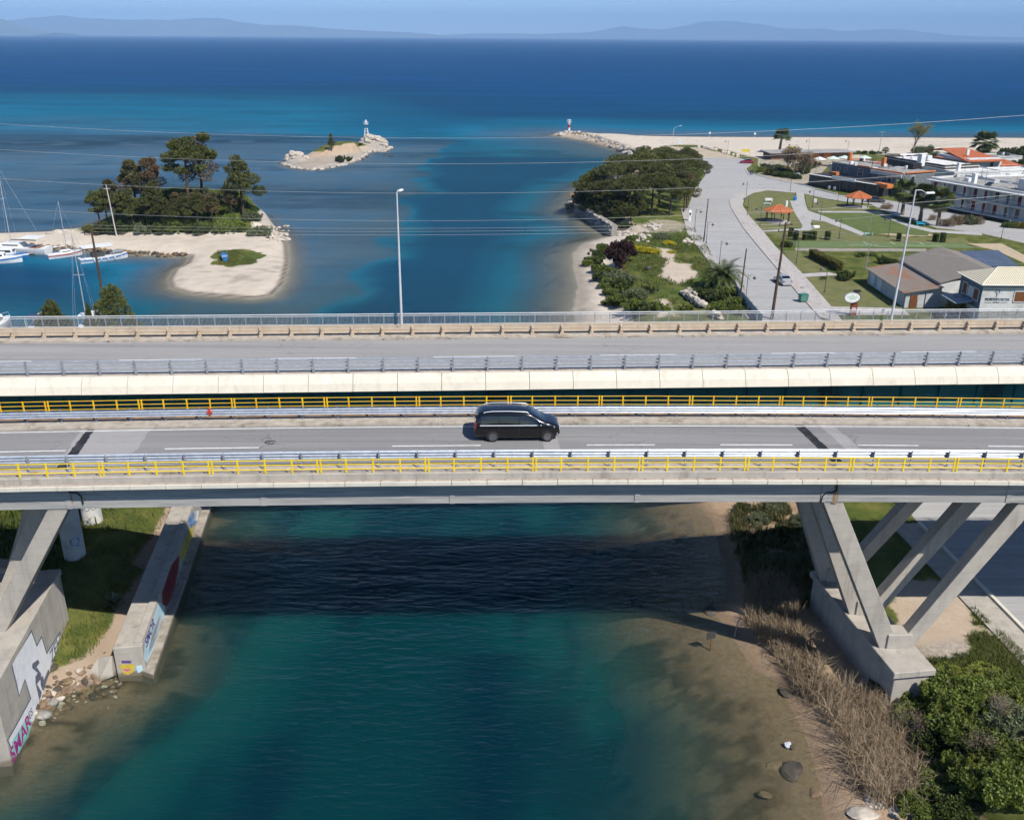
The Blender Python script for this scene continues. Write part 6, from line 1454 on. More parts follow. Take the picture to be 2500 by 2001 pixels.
# the road runs on under both bridges
ul = [(G(2234, 1279, ZL).x + .3, G(2234, 1279, ZL).y), (G(2500, 1553, ZL).x + .3, G(2500, 1553, ZL).y)]
d_ = Vector((ul[1][0] - ul[0][0], ul[1][1] - ul[0][1])).normalized()
k0 = (ul[1][0] + d_.x * 25, ul[1][1] + d_.y * 25)
under = [tuple(G(1851, 778, ZL)[:2]), ul[0], ul[1], k0, (k0[0] + 9, k0[1]), (ul[1][0] + 9, ul[1][1]), (ul[0][0] + 9, ul[0][1]), tuple(G(2001, 776, ZL)[:2])]
m = MB(); m.sheet(road_w, ZL + .02); o = m.build('road', ROADG); o['kind'] = 'structure'
m = MB(); m.sheet(under, ZL + .016); o = m.build('road', ROADG); o['kind'] = 'structure'
street = [(1941, 469), (1964, 473), (2012, 484), (2061, 492), (2126, 498), (2150, 512), (2191, 526), (2288, 557), (2320, 560), (2401, 571), (2520, 598), (2520, 556), (2394, 536), (2264, 503), (2174, 490), (2126, 485), (2045, 476), (1996, 464), (1960, 452)]
flat('street', street, ROADG, .012)
flat('terrace', z1b((0, 650), (200, 715), (480, 765), (700, 800), (900, 700), (1080, 500), (1500, 420), (1700, 400), (1600, 360), (800, 330), (300, 350), (0, 420)), pm('terrace_dirt', (.40, .34, .26), (.30, .26, .2), .5, .95, space='pos', stain=(.12, .13, .05), stain_scale=.3), .006)
flat('beach_track', [(1690, 385), (1809, 387), (1760, 372), (1700, 362), (1620, 356), (1600, 362), (1640, 376)], pm('dirt_track', (.47, .39, .29), (.38, .31, .22), .5, .95, space='pos'), .008)
# kerb along the road: pavement slab stands 12 cm above the road
side_in = [(2060, 790), (2027, 747), (1956, 666), (1894, 604), (1862, 565), (1832, 532), (1816, 508), (1813, 503), (1815, 492), (1826, 478), (1840, 471), (1872, 465.5), (1941, 472)]
sw = GP(ZL, kerb_r) + list(reversed(GP(ZL, side_in)))
o = MB().prism(sw, ZL - .2, ZL + .13).build('pavement', PAVE); o['kind'] = 'structure'
kp = [G(u, v, ZL) for u, v in kerb_r]
o = MB().sweep([(-.16, -.2), (.0, -.2), (.0, .125), (-.16, .11)], kp).build('kerb', pm('kerb_dark', (.10, .095, .09), (.16, .15, .14), 2, .9, space='pos')); o['kind'] = 'structure'
lw = GP(ZL, main_l[:5]); lw2 = [(x - 1.5, y) for x, y in lw]
o = MB().prism(lw + list(reversed(lw2)), ZL - .1, ZL + .12).build('pavement', PAVE); o['kind'] = 'structure'
# pavement and kerb under the bridges
pa = [ul[0], ul[1], k0]; pb2 = [(ul[0][0] - 2.4, ul[0][1]), (ul[1][0] - 2.2, ul[1][1]), (k0[0] - 2.2, k0[1])]
o = MB().prism([(ul[0][0] - 2.0, 100), (ul[0][0] + .3, 100)][::-1] + pa + list(reversed(pb2)) if False else pa + list(reversed(pb2)), ZL - .3, ZL + .10).build('pavement', CONC); o['kind'] = 'structure'
o = MB().sweep([(-.12, -.2), (.12, -.2), (.12, .26), (-.12, .26)], [Vector((x, y, ZL)) for x, y in pa]).build('kerb', CONC_CREAM); o['kind'] = 'structure'
o = MB().sweep([(-.10, -.2), (.10, -.2), (.10, .22), (-.10, .22)], [G(u, v, ZL) for u, v in main_top[3:]] + [G(u, v, ZL) for u, v in ((1996, 463), (2045, 475))]).build('kerb', WHITE); o['kind'] = 'structure'
# lawns and paths
flat('lawn', z6((30, 40), (400, -40), (430, 60), (470, 120), (490, 165), (330, 185), (180, 190), (100, 100)), LAWN, .03)
flat('lawn', [(1816, 500), (1822, 482), (1840, 472), (1875, 467), (1938, 472), (1943, 490), (1935, 503), (1925, 510), (1850, 520)], LAWN, .034)
flat('lawn', [(1967, 474), (2010, 486), (2065, 496), (2150, 515), (2175, 528), (2130, 521), (2050, 517), (1985, 517), (1968, 500)], LAWN, .03)
flat('lawn', z6((560, 118), (650, 125), (800, 180), (930, 235), (1240, 245), (1700, 250), (1780, 300), (430, 268), (190, 210), (330, 200), (540, 196), (580, 182)), LAWN, .026)
flat('lawn', z6((610, 62), (780, 60), (1040, 60), (1180, 112), (1300, 155), (1460, 200), (1430, 235), (1150, 215), (975, 222), (870, 175), (740, 118)), pm('meadow_grass', (.08, .115, .03), (.12, .145, .042), .6, .95, .6, 9, space='pos', bdist=.1), .022)
flat('lawn', z6((350, 345), (440, 345), (560, 400), (690, 505), (480, 512), (400, 425)), LAWN, .03)
flat('lawn', z6((505, 548), (740, 540), (860, 565), (960, 620), (1240, 775), (700, 762), (600, 650)), LAWN, .026)
flat('path', z6((395, -30), (500, -30), (520, 40), (610, 70), (740, 120), (870, 175), (975, 222), (930, 232), (800, 180), (650, 125), (560, 115), (550, 150), (580, 180), (540, 195), (330, 200), (190, 205), (185, 195), (330, 185), (480, 180), (490, 160), (470, 120), (430, 60)), PATHM, .040)
flat('path', [(1943, 469), (1962, 471), (1967, 499), (1975, 523), (1968, 530), (1938, 505), (1946, 485)], PATHM, .044)
flat('path', z6((600, 48), (1050, 50), (1190, 108), (1300, 148), (1480, 188), (1840, 212), (1840, 232), (1460, 208), (1290, 168), (1180, 124), (1040, 62), (620, 60)), PATHM, .048)
flat('path', z6((430, 325), (1420, 332), (1430, 352), (640, 350), (440, 346)), pm('worn_concrete', (.33, .295, .25), (.25, .22, .18), 1, .95, space='pos'), .036)
flat('path', z6((485, 518), (690, 508), (770, 530), (500, 546)), PAVE, .04)
flat('path', z6((705, 765), (1240, 778), (1300, 830), (760, 830)), PAVE, .04)
flat('court', z6((440, 272), (1700, 290), (1790, 330), (1500, 325), (440, 322)), TURF, .030)
for a_, b_ in (((840, 303), (1060, 306)), ((1240, 305), (1540, 310)), ((945, 275), (985, 298)), ((1150, 280), (1185, 298)), ((1370, 285), (1405, 300))):
    p, q = G(*Q6(*a_), ZL), G(*Q6(*b_), ZL); n_ = Vector((-(q - p).y, (q - p).x, 0)).normalized() * .10
    m = MB(); m.add([p - n_ + Vector((0, 0, .034)), q - n_ + Vector((0, 0, .034)), q + n_ + Vector((0, 0, .034)), p + n_ + Vector((0, 0, .034))], [(0, 1, 2, 3)]); o = m.build('court_line', pm('court_line_green', (.45, .62, .38), None)); o['kind'] = 'structure'
flat('court', z6((1730, 292), (1990, 292), (2200, 400), (2160, 440), (1960, 350)), SANDC, .03)

# ------------------------------------------------------------------ buildings
ROOFGREY = pm('flat_roof_screed', (.36, .345, .32), (.26, .25, .235), .7, .9, .2, 8, space='pos', stain=(.18, .17, .16), stain_scale=.4)
ROOFWHITE = pm('white_roof_paint', (.72, .71, .69), (.6, .59, .57), .6, .8, space='pos', stain=(.45, .44, .42), stain_scale=.4)
TILE = NT('clay_roof_tile'); tp_ = TILE.obj(); tw_ = TILE.n('TexWave', inp={'Vector': tp_, 'Scale': 1.6, 'Distortion': .3}).outputs[0]
tb_ = TILE.bsdf(Base_Color=TILE.mix(TILE.mapr(TILE.noise(tp_, 2.0, 4), .3, .7), c4((.52, .14, .045)), c4((.36, .10, .035))), Roughness=.8); TILE.t.links.new(TILE.bump(tw_, .6, .08), tb_.inputs['Normal']); TILE = TILE.m
GLASS = paint('window_glass', (.02, .026, .032), .06, .3); FRAMEW = pm('window_frame_white', (.7, .7, .68), None, 3, .6); SHUT_R = pm('shutter_dark_red', (.17, .022, .028), (.12, .02, .022), 3, .7); SHUT_B = pm('shutter_brown', (.20, .075, .025), (.14, .05, .02), 3, .7)
WALLG = pm('wall_slate_grey', (.16, .175, .19), (.13, .14, .155), 1, .85, space='pos'); WALLL = pm('wall_pale_grey', (.62, .62, .60), (.52, .52, .51), .7, .85, space='pos', stain=(.4, .39, .38), stain_scale=.5); WALLB = pm('wall_blue_grey', (.13, .165, .21), (.11, .14, .18), 1, .85, space='pos')
ORANGEW = pm('wall_orange', (.56, .19, .06), (.46, .15, .05), 1, .85, space='pos'); BLACKW = pm('wall_raw_black', (.055, .05, .045), (.09, .08, .07), 1.2, .95, .3, 6, space='pos')
def V3(p, z): return Vector((p[0], p[1], z))
def opening(parent, p, q, f, w, z0, z1, mat, frame=FRAMEW, proud=.05, name='window', sill=True):
    """window or door on the wall p->q (outside on the right-hand side when walking p->q)"""
    p = Vector((p[0], p[1], 0)); q = Vector((q[0], q[1], 0)); d = (q - p).normalized(); n = Vector((d.y, -d.x, 0)); c = p.lerp(q, f); rz = math.atan2(d.y, d.x)
    m = MB(); zc = (z0 + z1) / 2; h = z1 - z0
    for s_ in (-1, 1): m.box(c + d * s_ * (w / 2) + n * .02 + Vector((0, 0, zc)), (.09, .10 + proud, h + .09), rz)
    m.box(c + n * .02 + Vector((0, 0, z1)), (w, .10 + proud, .09), rz); m.box(c + n * .02 + Vector((0, 0, z0)), (w, .10 + proud, .09), rz)
    o = m.build(name, frame, parent)
    MB().box(c + n * .025 + Vector((0, 0, zc)), (w - .08, .05, h - .06), rz).build('pane' if name == 'window' else 'leaf', mat, o)
    return o
def block(root, fp, z0, z1, wall, roof, parapet=.0, wname='wall'):
    m = MB(); m.prism(fp, z0, z1); w = m.build(wname, wall, root)
    m = MB()
    cx = sum(p[0] for p in fp) / len(fp); cy_ = sum(p[1] for p in fp) / len(fp)
    ex = [(cx + (p[0] - cx) * 1.015, cy_ + (p[1] - cy_) * 1.015) for p in fp]
    m.prism(ex, z1, z1 + .16); r_ = m.build('roof', roof, root)
    if parapet:
        n = len(fp); m = MB()
        for i in range(n): m.beam(V3(fp[i], z1 + .16 + parapet / 2), V3(fp[(i + 1) % n], z1 + .16 + parapet / 2), .22, parapet)
        m.build('parapet', wall, r_)
    return w, r_
def quadfp(p, q, depth):
    """p->q is the facade walked with its outside on the right; returns footprint counter-clockwise"""
    p = Vector((p[0], p[1])); q = Vector((q[0], q[1])); d = (q - p).normalized(); n = Vector((-d.y, d.x)) * depth
    return [tuple(p), tuple(q), tuple(q + n), tuple(p + n)]
# white apartment block with balconies
A0 = (98.5, 224.8); dA = Vector((.415, -.91)).normalized(); A1 = tuple(Vector(A0) + dA * 46)
fpA = quadfp(A0, A1, 11)
apt = thing('apartment_block', 'long white apartment block with continuous balconies and dark red doors', 'building', V3(A0, ZL))
block(apt, fpA, ZL - .3, 8.3, WALLL, ROOFGREY, .45)
nA = Vector((dA.y, -dA.x, 0)); d3 = Vector((dA.x, dA.y, 0)); rzA = math.atan2(dA.y, dA.x); cA = Vector((A0[0], A0[1], 0)) + d3 * 23
for zf in (2.95, 5.75, 8.35):
    MB().box(cA + nA * .75 + Vector((0, 0, zf)), (46.3, 1.5, .20), rzA).build('balcony_slab', WALLL, apt)
for zf in (3.05, 5.85):
    for k in range(8):
        a = 2.9 + k * 5.75
        m = MB(); m.box(cA - d3 * 23 + d3 * a + nA * 1.46 + Vector((0, 0, zf + .88)), (5.6, .05, .06), rzA)
        for j in range(12): m.box(cA - d3 * 23 + d3 * (a - 2.7 + j * .49) + nA * 1.46 + Vector((0, 0, zf + .44)), (.035, .03, .86), rzA)
        m.build('balcony_rail', FRAMEW, apt)
        MB().box(cA - d3 * 23 + d3 * (a + 2.87) + nA * .72 + Vector((0, 0, zf + 1.2)), (.10, 1.4, 2.5), rzA).build('partition', WALLL, apt)
    for k in range(16):
        f = (1.6 + k * 2.85) / 46
        mt = (SHUT_R, SHUT_R, GLASS, SHUT_R, GLASS)[(k * 7 + int(zf)) % 5]
        opening(apt, A0, A1, f, 1.05, zf + .08, zf + 2.15, mt, name='door' if k % 3 else 'window')
MB().box(cA + nA * .06 + Vector((0, 0, ZL + .32)), (46, .10, .9), rzA).build('plinth', pm('dark_plinth', (.1, .1, .1), None), apt)
for a, b_, w, d__, h, mt, nm in ((9.5, 3.0, .9, .9, 2.3, WHITE, 'chimney'), (22, 6, 4.2, 3.6, 2.4, WALLL, 'stair_house'), (33, 5, 6, 4.5, 2.6, WALLL, 'stair_house'), (6.5, 4.5, 1.3, 1.0, .9, WHITE, 'water_tank')):
    c = Vector((A0[0], A0[1], 0)) + d3 * a - nA * b_; MB().box(c + Vector((0, 0, 8.46 + h / 2)), (w, d__, h), rzA).bevel(.04).build(nm, mt, apt)
for a, b_ in ((13.5, 4), (25, 3.0), (29, 8)):
    c = Vector((A0[0], A0[1], 8.5)) + d3 * a - nA * b_
    MB().box(c + Vector((0, 0, .75)), (1.6, .5, .5), rzA).bevel(.12, 2).build('water_heater', LHEAD, apt); MB().beam(c + nA * .3 + Vector((0, 0, .7)), c + nA * 1.5 + Vector((0, 0, .1)), 1.5, .06).build('solar_panel', GLASS, apt)

# hotel with hipped cream roof and lettering
hp = thing('hotel', 'small hotel with a cream tiled hip roof and PORTO PORTES lettering', 'building', (64.3, 124.8, ZL))
HX0, HX1, HY0, HY1, HE = 64.35, 84.0, 124.8, 131.4, 8.0
MB().prism([(HX0, HY0), (HX1, HY0), (HX1, HY1), (HX0, HY1)], ZL - .3, HE).build('wall', WALLL, hp)
MB().box((HX0 - .02, (HY0 + HY1) / 2, 6.2), (.06, HY1 - HY0 - .01, 3.56)).build('blue_wall_cladding', WALLB, hp)
MB().box((HX0 + 9.8, HY0 - .03, HE - .22), (19.6, .08, .42)).build('blue_wall_cladding', WALLB, hp)
CREAMT = NT('cream_roof_tile'); cp_ = CREAMT.obj(); cw_ = CREAMT.n('TexWave', bands_direction='X', inp={'Vector': cp_, 'Scale': 1.05, 'Distortion': 0.0}).outputs[0]
cb_ = CREAMT.bsdf(Base_Color=CREAMT.mix(cw_, c4((.50, .44, .31)), c4((.70, .64, .49))), Roughness=.7); CREAMT.t.links.new(CREAMT.bump(cw_, .8, .12), cb_.inputs['Normal']); CREAMT = CREAMT.m
ex0, ex1, ey0, ey1 = HX0 - .55, HX1 + .55, HY0 - .55, HY1 + .55; rz_ = 9.55; ry = (ey0 + ey1) / 2
rp_ = [Vector(p) for p in ((ex0, ey0, HE), (ex1, ey0, HE), (ex1, ey1, HE), (ex0, ey1, HE), (ex0 + 3.7, ry, rz_), (ex1 - 3.7, ry, rz_))]
rf = MB().add(rp_ + [p - Vector((0, 0, .12)) for p in rp_[:4]], [(0, 1, 5, 4), (1, 2, 5), (2, 3, 4, 5), (3, 0, 4), (9, 8, 7, 6), (0, 6, 7, 1), (1, 7, 8, 2), (2, 8, 9, 3), (3, 9, 6, 0)]).build('roof', CREAMT, hp)
m = MB(); m.tube([rp_[0] + Vector((0, 0, .05)), rp_[4] + Vector((0, 0, .05)), rp_[5] + Vector((0, 0, .05)), rp_[1] + Vector((0, 0, .05))], .09, 6); m.build('ridge_tiles', CONC_CREAM, rf)
MB().tube([(ex0, ey1, HE - .04), (ex0, ey0, HE - .04), (ex1, ey0, HE - .04)], .07, 6).build('gutter', WHITE, hp)
for yy in (126.2, 129.6): opening(hp, (HX0 - .05, HY1), (HX0 - .05, HY0), (HY1 - yy) / (HY1 - HY0), 1.45, 5.4, 7.0, SHUT_B)
MB().box((HX0 - .07, 127.9, 6.2), (.05, 1.5, 1.5)).build('pale_panel', WALLL, hp)
for xx in (69.8, 75, 80): opening(hp, (HX0, HY0), (HX1, HY0), (xx - HX0) / (HX1 - HX0), 2.0, 5.5, 7.0, SHUT_B)
SIGNB = pm('sign_dark_blue', (.06, .075, .11), None, 3, .6)
def hpmap(cx, cz): return lambda x, y, z: Vector((cx + x, HY0 - .03 - z, cz + y))
text_mesh('PORTO', .50, hpmap(65.75, 5.85), 'sign_lettering', SIGNB, hp, .03, .010); text_mesh('PORTES', .50, hpmap(67.4, 5.85), 'sign_lettering', pm('sign_steel', (.22, .25, .30), None, 3, .5), hp, .03, .006)
text_mesh('S U I T E S', .20, hpmap(66.5, 5.42), 'sign_lettering', SIGNB, hp, .02, .006)
for xx in (65.4, 67.6): MB().box((xx, HY0 - .03, 5.42), (.9, .03, .03)).build('sign_rule', SIGNB, hp)
m = MB(); m.box((66.4, HY0 - .05, 6.65), (.12, .06, .8)); m.tube([Vector((66.45 + .3 * math.cos(a), HY0 - .06, 6.95 + .27 * math.sin(a))) for a in np.linspace(-1.9, 3.3, 14)], .055, 6); m.build('sign_emblem', pm('sign_steel_pale', (.30, .36, .42), None, 3, .4), hp)
STONEW = pm('stone_cladding', (.42, .41, .38), (.24, .235, .22), 3.5, .9, .5, 6, space='pos', stretch=(.6, 1, 2.2)); MB().box((HX0 + 9.8, HY0 - .04, ZL + 1.05), (19.5, .10, 2.0)).build('stone_cladding', STONEW, hp)
cn = MB(); cn.add([Vector(p) for p in ((61.8, 126.5, 4.7), (64.3, 126.5, 5.0), (64.3, 131.2, 5.0), (61.8, 131.2, 4.7), (61.8, 126.5, 4.8), (64.3, 126.5, 5.1), (64.3, 131.2, 5.1), (61.8, 131.2, 4.8))], [(3, 2, 1, 0), (4, 5, 6, 7), (0, 1, 5, 4), (1, 2, 6, 5), (2, 3, 7, 6), (3, 0, 4, 7)]); cn.build('canopy', pm('canopy_sheet', (.30, .33, .37), None, 2, .5), hp)

# warehouse: low lean-to in front of a larger shed
wh = thing('warehouse', 'grey corrugated roofed warehouse with a rust stained lean-to', 'building', (58, 140, ZL))
def corr(name, c1, c2, rust=None, sc=2.2, rot=0.0, rlo=.56):
    t = NT(name); p = t.pos(); w = t.n('TexWave', bands_direction='Y', inp={'Vector': t.mapping(p, (1, 1, 1), (0, 0, rot)), 'Scale': sc, 'Distortion': .2}).outputs[0]
    c = t.mix(t.mapr(t.noise(t.mapping(p, (.5, 2.5, 1)), 1.2, 5, .65), .3, .7), c4(c1), c4(c2))
    if rust: c = t.mix(t.mapr(t.noise(t.mapping(p, (1, .5, 1)), .30, 5, .6), rlo, rlo + .1), c, c4(rust))
    b = t.bsdf(Base_Color=c, Roughness=.85); t.t.links.new(t.bump(w, .35, .06), b.inputs['Normal']); return t.m
CORR1 = corr('corrugated_rusty', (.25, .205, .165), (.19, .155, .125), (.29, .13, .065), rlo=.52); CORR2 = corr('corrugated_grey', (.235, .205, .175), (.175, .152, .13))
MB().prism([(57.7, 133.4), (62.9, 133.6), (62.9, 148.8), (57.5, 148.4)], ZL - .3, lambda p: 4.62 if p[0] < 60 else 5.35).build('lean_to_wall', pm('wall_bluish_white', (.48, .50, .50), (.40, .42, .43), .8, .85, space='pos', stain=(.3, .3, .29)), wh)
def slab(pts, th, mat, name, parent):
    P = [Vector(p) for p in pts]; n = (P[1] - P[0]).cross(P[2] - P[0]).normalized()
    if n.z < 0: n = -n
    return MB().hexa([p - n * th for p in P] + P).build(name, mat, parent)
slab([(57.1, 132.9, 4.55), (62.9, 133.0, 5.45), (62.9, 149.2, 5.45), (57.0, 148.9, 4.60)], .08, CORR1, 'lean_to_roof', wh)
MB().prism([(62.9, 134.2), (72.8, 135.6), (72.8, 151.6), (62.9, 150)], ZL - .3, lambda p: 5.85 if p[0] < 65 else 6.4).build('shed_wall', WALLL, wh)
slab([(62.6, 133.9, 5.85), (70.0, 135.0, 7.55), (69.6, 151.4, 7.55), (62.6, 150.2, 5.85)], .08, CORR2, 'shed_roof', wh)
slab([(70.05, 135.0, 7.53), (73.2, 135.5, 6.75), (73.0, 152, 6.75), (69.65, 151.4, 7.53)], .08, CORR2, 'shed_roof', wh)
for yy in (146.2, 143.2): MB().box((57.5, yy, 3.45), (.12, 1.9, 2.2)).build('pale_panel', pm('panel_white', (.6, .64, .67), (.52, .56, .6), 2, .7, space='pos'), wh)
MB().box((58.9, 133.35, 3.15), (1.0, .08, 1.9)).build('door', SHUT_B, wh)
for xx in (57.2, 60.2): MB().box((xx, 132.6, 3.4), (.12, .12, 2.4)).build('post', DARKM, wh)
# small blue roofed building
bl = thing('outbuilding', 'white outbuilding with a blue grey ribbed metal roof', 'building', (81, 157, ZL))
MB().prism([(77.6, 152.0), (83.0, 152.6), (84.2, 161.4), (78.2, 160.6)], ZL - .3, 4.35).build('wall', WALLL, bl)
slab([(77.1, 151.4, 4.4), (83.5, 152.2, 4.4), (84.7, 161.9, 4.85), (77.8, 161.1, 4.85)], .10, pm('blue_metal_roof', (.10, .135, .20), (.13, .165, .23), 1, .45, metal=.3, space='pos'), 'roof', bl)
for k in range(11):
    f = k / 10; a = Vector((77.1, 151.4, 4.44)).lerp(Vector((83.5, 152.2, 4.44)), f); b_ = Vector((77.8, 161.1, 4.89)).lerp(Vector((84.7, 161.9, 4.89)), f); MB().beam(a, b_, .05, .06).build('roof_rib', pm('blue_metal_rib', (.2, .25, .33), None, 2, .5), bl)
MB().box((81.8, 152.38, 3.2), (1.0, .10, 2.0), .11).build('door', pm('door_maroon', (.09, .03, .03), None), bl)
# restaurant with dark terrace
rs_ = thing('restaurant', 'dark glazed restaurant terrace with a white slatted roof edge along the street', 'building', (85, 250, ZL))
p, q = (79.6, 256.6), (91.0, 237.4); fp = quadfp(p, q, 8.5); MB().prism(fp, ZL - .3, 5.0).build('wall', pm('terrace_glass', (.03, .033, .038), (.05, .05, .055), 1, .25, space='pos'), rs_)
MB().prism([(fp[0][0] - .2, fp[0][1] - .2), (fp[1][0] - .2, fp[1][1] - .2), fp[2], fp[3]], 5.0, 5.18).build('roof', pm('terrace_roof', (.045, .045, .05), None), rs_)
dv = (Vector(q) - Vector(p)).normalized(); nn = Vector((dv.y, -dv.x))
m = MB()
for k in range(38): c = Vector(p) + dv * (.4 + k * .58) + nn * .5; m.box((c.x, c.y, 5.3), (.34, 1.0, .10), math.atan2(dv.y, dv.x))
m.build('slatted_edge', FRAMEW, rs_)
for k in range(9): c = Vector(p) + dv * (1 + k * 2.5) + nn * .06; MB().box((c.x, c.y, 3.6), (.10, .12, 2.8), math.atan2(dv.y, dv.x)).build('mullion', DARKM, rs_)
for f in (.35, .43): c = Vector(p).lerp(Vector(q), f) + nn * .7; m = MB(); m.lathe([(.28, 0), (.42, .3), (.40, .6), (.26, .85)], 12, (c.x, c.y, ZL + .05)); m.build('white_planter', FRAMEW, rs_, smooth=50)
c = Vector(p).lerp(Vector(q), .55) + nn * .9; MB().box((c.x, c.y, 5.45), (7.5, .25, .75), math.atan2(dv.y, dv.x)).build('sign_board', WHITE, rs_)
# grey house with orange chimney behind the terrace
def simple_house(label, fp, h, wall, roof, wins, parapet=.25, extra=(), name='house'):
    c = (sum(p[0] for p in fp) / 4, sum(p[1] for p in fp) / 4, ZL); g = thing(name, label, 'building', c)
    block(g, fp, ZL - .3, h, wall, roof, parapet)
    for e, f, w, z0, z1, mt in wins: opening(g, fp[e], fp[(e + 1) % 4], f, w, z0, z1, mt)
    for nm, p_, s_, mt, rz in extra: MB().box(p_, s_, rz).bevel(.03).build(nm, mt, g)
    return g
fpg = quadfp((86.0, 258.6), (92.6, 247.6), 8); rzg = math.atan2(-11, 6.6)
simple_house('slate grey two storey house with an orange chimney behind the terrace', fpg, 7.9, WALLG, ROOFGREY, [(0, .18, 1.0, 6.0, 7.2, GLASS), (0, .38, 1.0, 6.0, 7.2, GLASS), (0, .75, 1.6, 5.6, 7.4, GLASS)], .12,
             [('chimney', (91.4, 261.2, 9.1), (.9, .9, 2.6), ORANGEW, rzg), ('balcony_block', (85.2, 253.2, 5.8), (2.0, 1.2, .9), ORANGEW, rzg), ('roof_edge', (91.2, 249.8, 8.15), (4.0, .3, .3), ORANGEW, rzg), ('white_fin', (93.6, 248.0, 6.9), (.5, 2.0, 2.4), WALLL, rzg)])
fpf = quadfp((92.3, 246.6), (97.0, 237.2), 11); rzf = math.atan2(-9.4, 4.7)
simple_house('flat roofed house with orange roof edge and curved balcony beside the fan palms', fpf, 7.8, WALLG, ROOFGREY, [(0, .3, 1.2, 5.4, 7.3, GLASS), (0, .6, 1.4, 5.4, 7.3, GLASS), (0, .85, 1.0, 5.4, 7.3, GLASS), (1, .3, 1.4, 5.6, 7.2, GLASS)], .0,
             [('roof_edge', (94.2, 241.6, 8.1), (10.6, .35, .34), ORANGEW, rzf), ('roof_edge', (102.2, 239.6, 8.1), (.35, 10.4, .34), ORANGEW, rzf + 0.0), ('white_fascia', (94.4, 241.9, 7.3), (10.2, .3, .9), WALLL, rzf), ('chimney', (96.6, 250.2, 9.2), (.9, .9, 2.4), ORANGEW, rzf), ('water_tank', (102.5, 246, 8.7), (1.6, 1.6, 1.3), BLACKISH, rzf), ('water_tank', (104.2, 247.4, 8.7), (1.6, 1.6, 1.3), BLACKISH, rzf), ('balcony', (92.6, 238.0, 5.0), (4.6, 2.2, 1.0), ORANGEW, rzf)])
fpb = quadfp((105.5, 273), (113.8, 252.5), 12); rzb = math.atan2(-20.5, 8.3)
simple_house('raw black side wall building with a white chimney stack', fpb, 7.6, BLACKW, ROOFWHITE, [], .5, [('chimney', (110.0, 259.0, 8.8), (1.5, 1.5, 3.2), WHITE, rzb), ('parapet_cap', (115, 276.5, 8.35), (10, .4, .3), WHITE, rzb + 1.57), ('roof_unit', (114.5, 266, 8.6), (2, 1.6, 1.3), WALLL, rzb)])
fpw = quadfp((112.8, 250.6), (114.8, 245.2), 14); simple_house('low white flat roofed house with roof heaters beyond the apartment block', [(112.5, 247.5), (127, 251), (124, 263), (109.8, 258.5)] if False else [(113.8, 246.5), (127.5, 250.2), (124.5, 264.0), (110.8, 260.0)], 6.9, WALLL, ROOFWHITE, [(0, .2, 1.0, 5.0, 6.2, GLASS), (0, .55, 1.0, 5.0, 6.2, GLASS)], .25,
             [('chimney', (115.6, 248.6, 8.2), (.8, .8, 2.4), WHITE, .27), ('water_heater', (118.5, 257, 7.8), (1.6, .6, .6), LHEAD, .27), ('water_heater', (114.5, 257, 7.8), (1.6, .6, .6), LHEAD, .27)])
# orange tiled house
oh = thing('tiled_house', 'white house with bright orange tiled roofs behind the flat roofs', 'building', (139, 287, ZL))
MB().prism([(131.5, 277), (142.5, 280), (139.5, 296), (128.5, 292)], ZL - .3, 7.0).build('wall', WALLL, oh)
a, b_, c, d__ = Vector((130.0, 274.5, 6.6)), Vector((142.6, 277.8, 6.6)), Vector((139.0, 297.0, 8.2)), Vector((130.6, 294.6, 8.2))
slab([a, b_, c, d__], .22, TILE, 'roof', oh)
slab([d__ + Vector((0, .1, 0)), c + Vector((0, .1, 0)), c + Vector((-2, 6, -1.2)), d__ + Vector((-2.0, 6, -1.2))], .2, TILE, 'roof', oh)
MB().prism([(142.7, 280.2), (148.5, 282), (146.8, 291), (141, 289)], ZL - .3, 5.0).build('wall', WALLL, oh); slab([(142.4, 279.4, 4.9), (149.6, 281.6, 4.9), (147.0, 291.6, 6.0), (141.2, 289.6, 6.0)], .2, TILE, 'roof', oh)
MB().prism([(118.5, 276), (129, 279), (127.5, 287), (117, 284)], ZL - .3, 5.6).build('wall', WALLL, oh); slab([(117.6, 274.8, 5.4), (129.6, 278.2, 5.4), (127.8, 288, 6.6), (116.4, 284.6, 6.6)], .2, TILE, 'roof', oh)
for f in (.3, .7): opening(oh, (131.5, 277), (142.5, 280), f, 1.2, 4.6, 6.0, GLASS)
MB().box((133.5, 283, 8.3), (.7, .7, 1.6)).build('chimney', WHITE, oh)
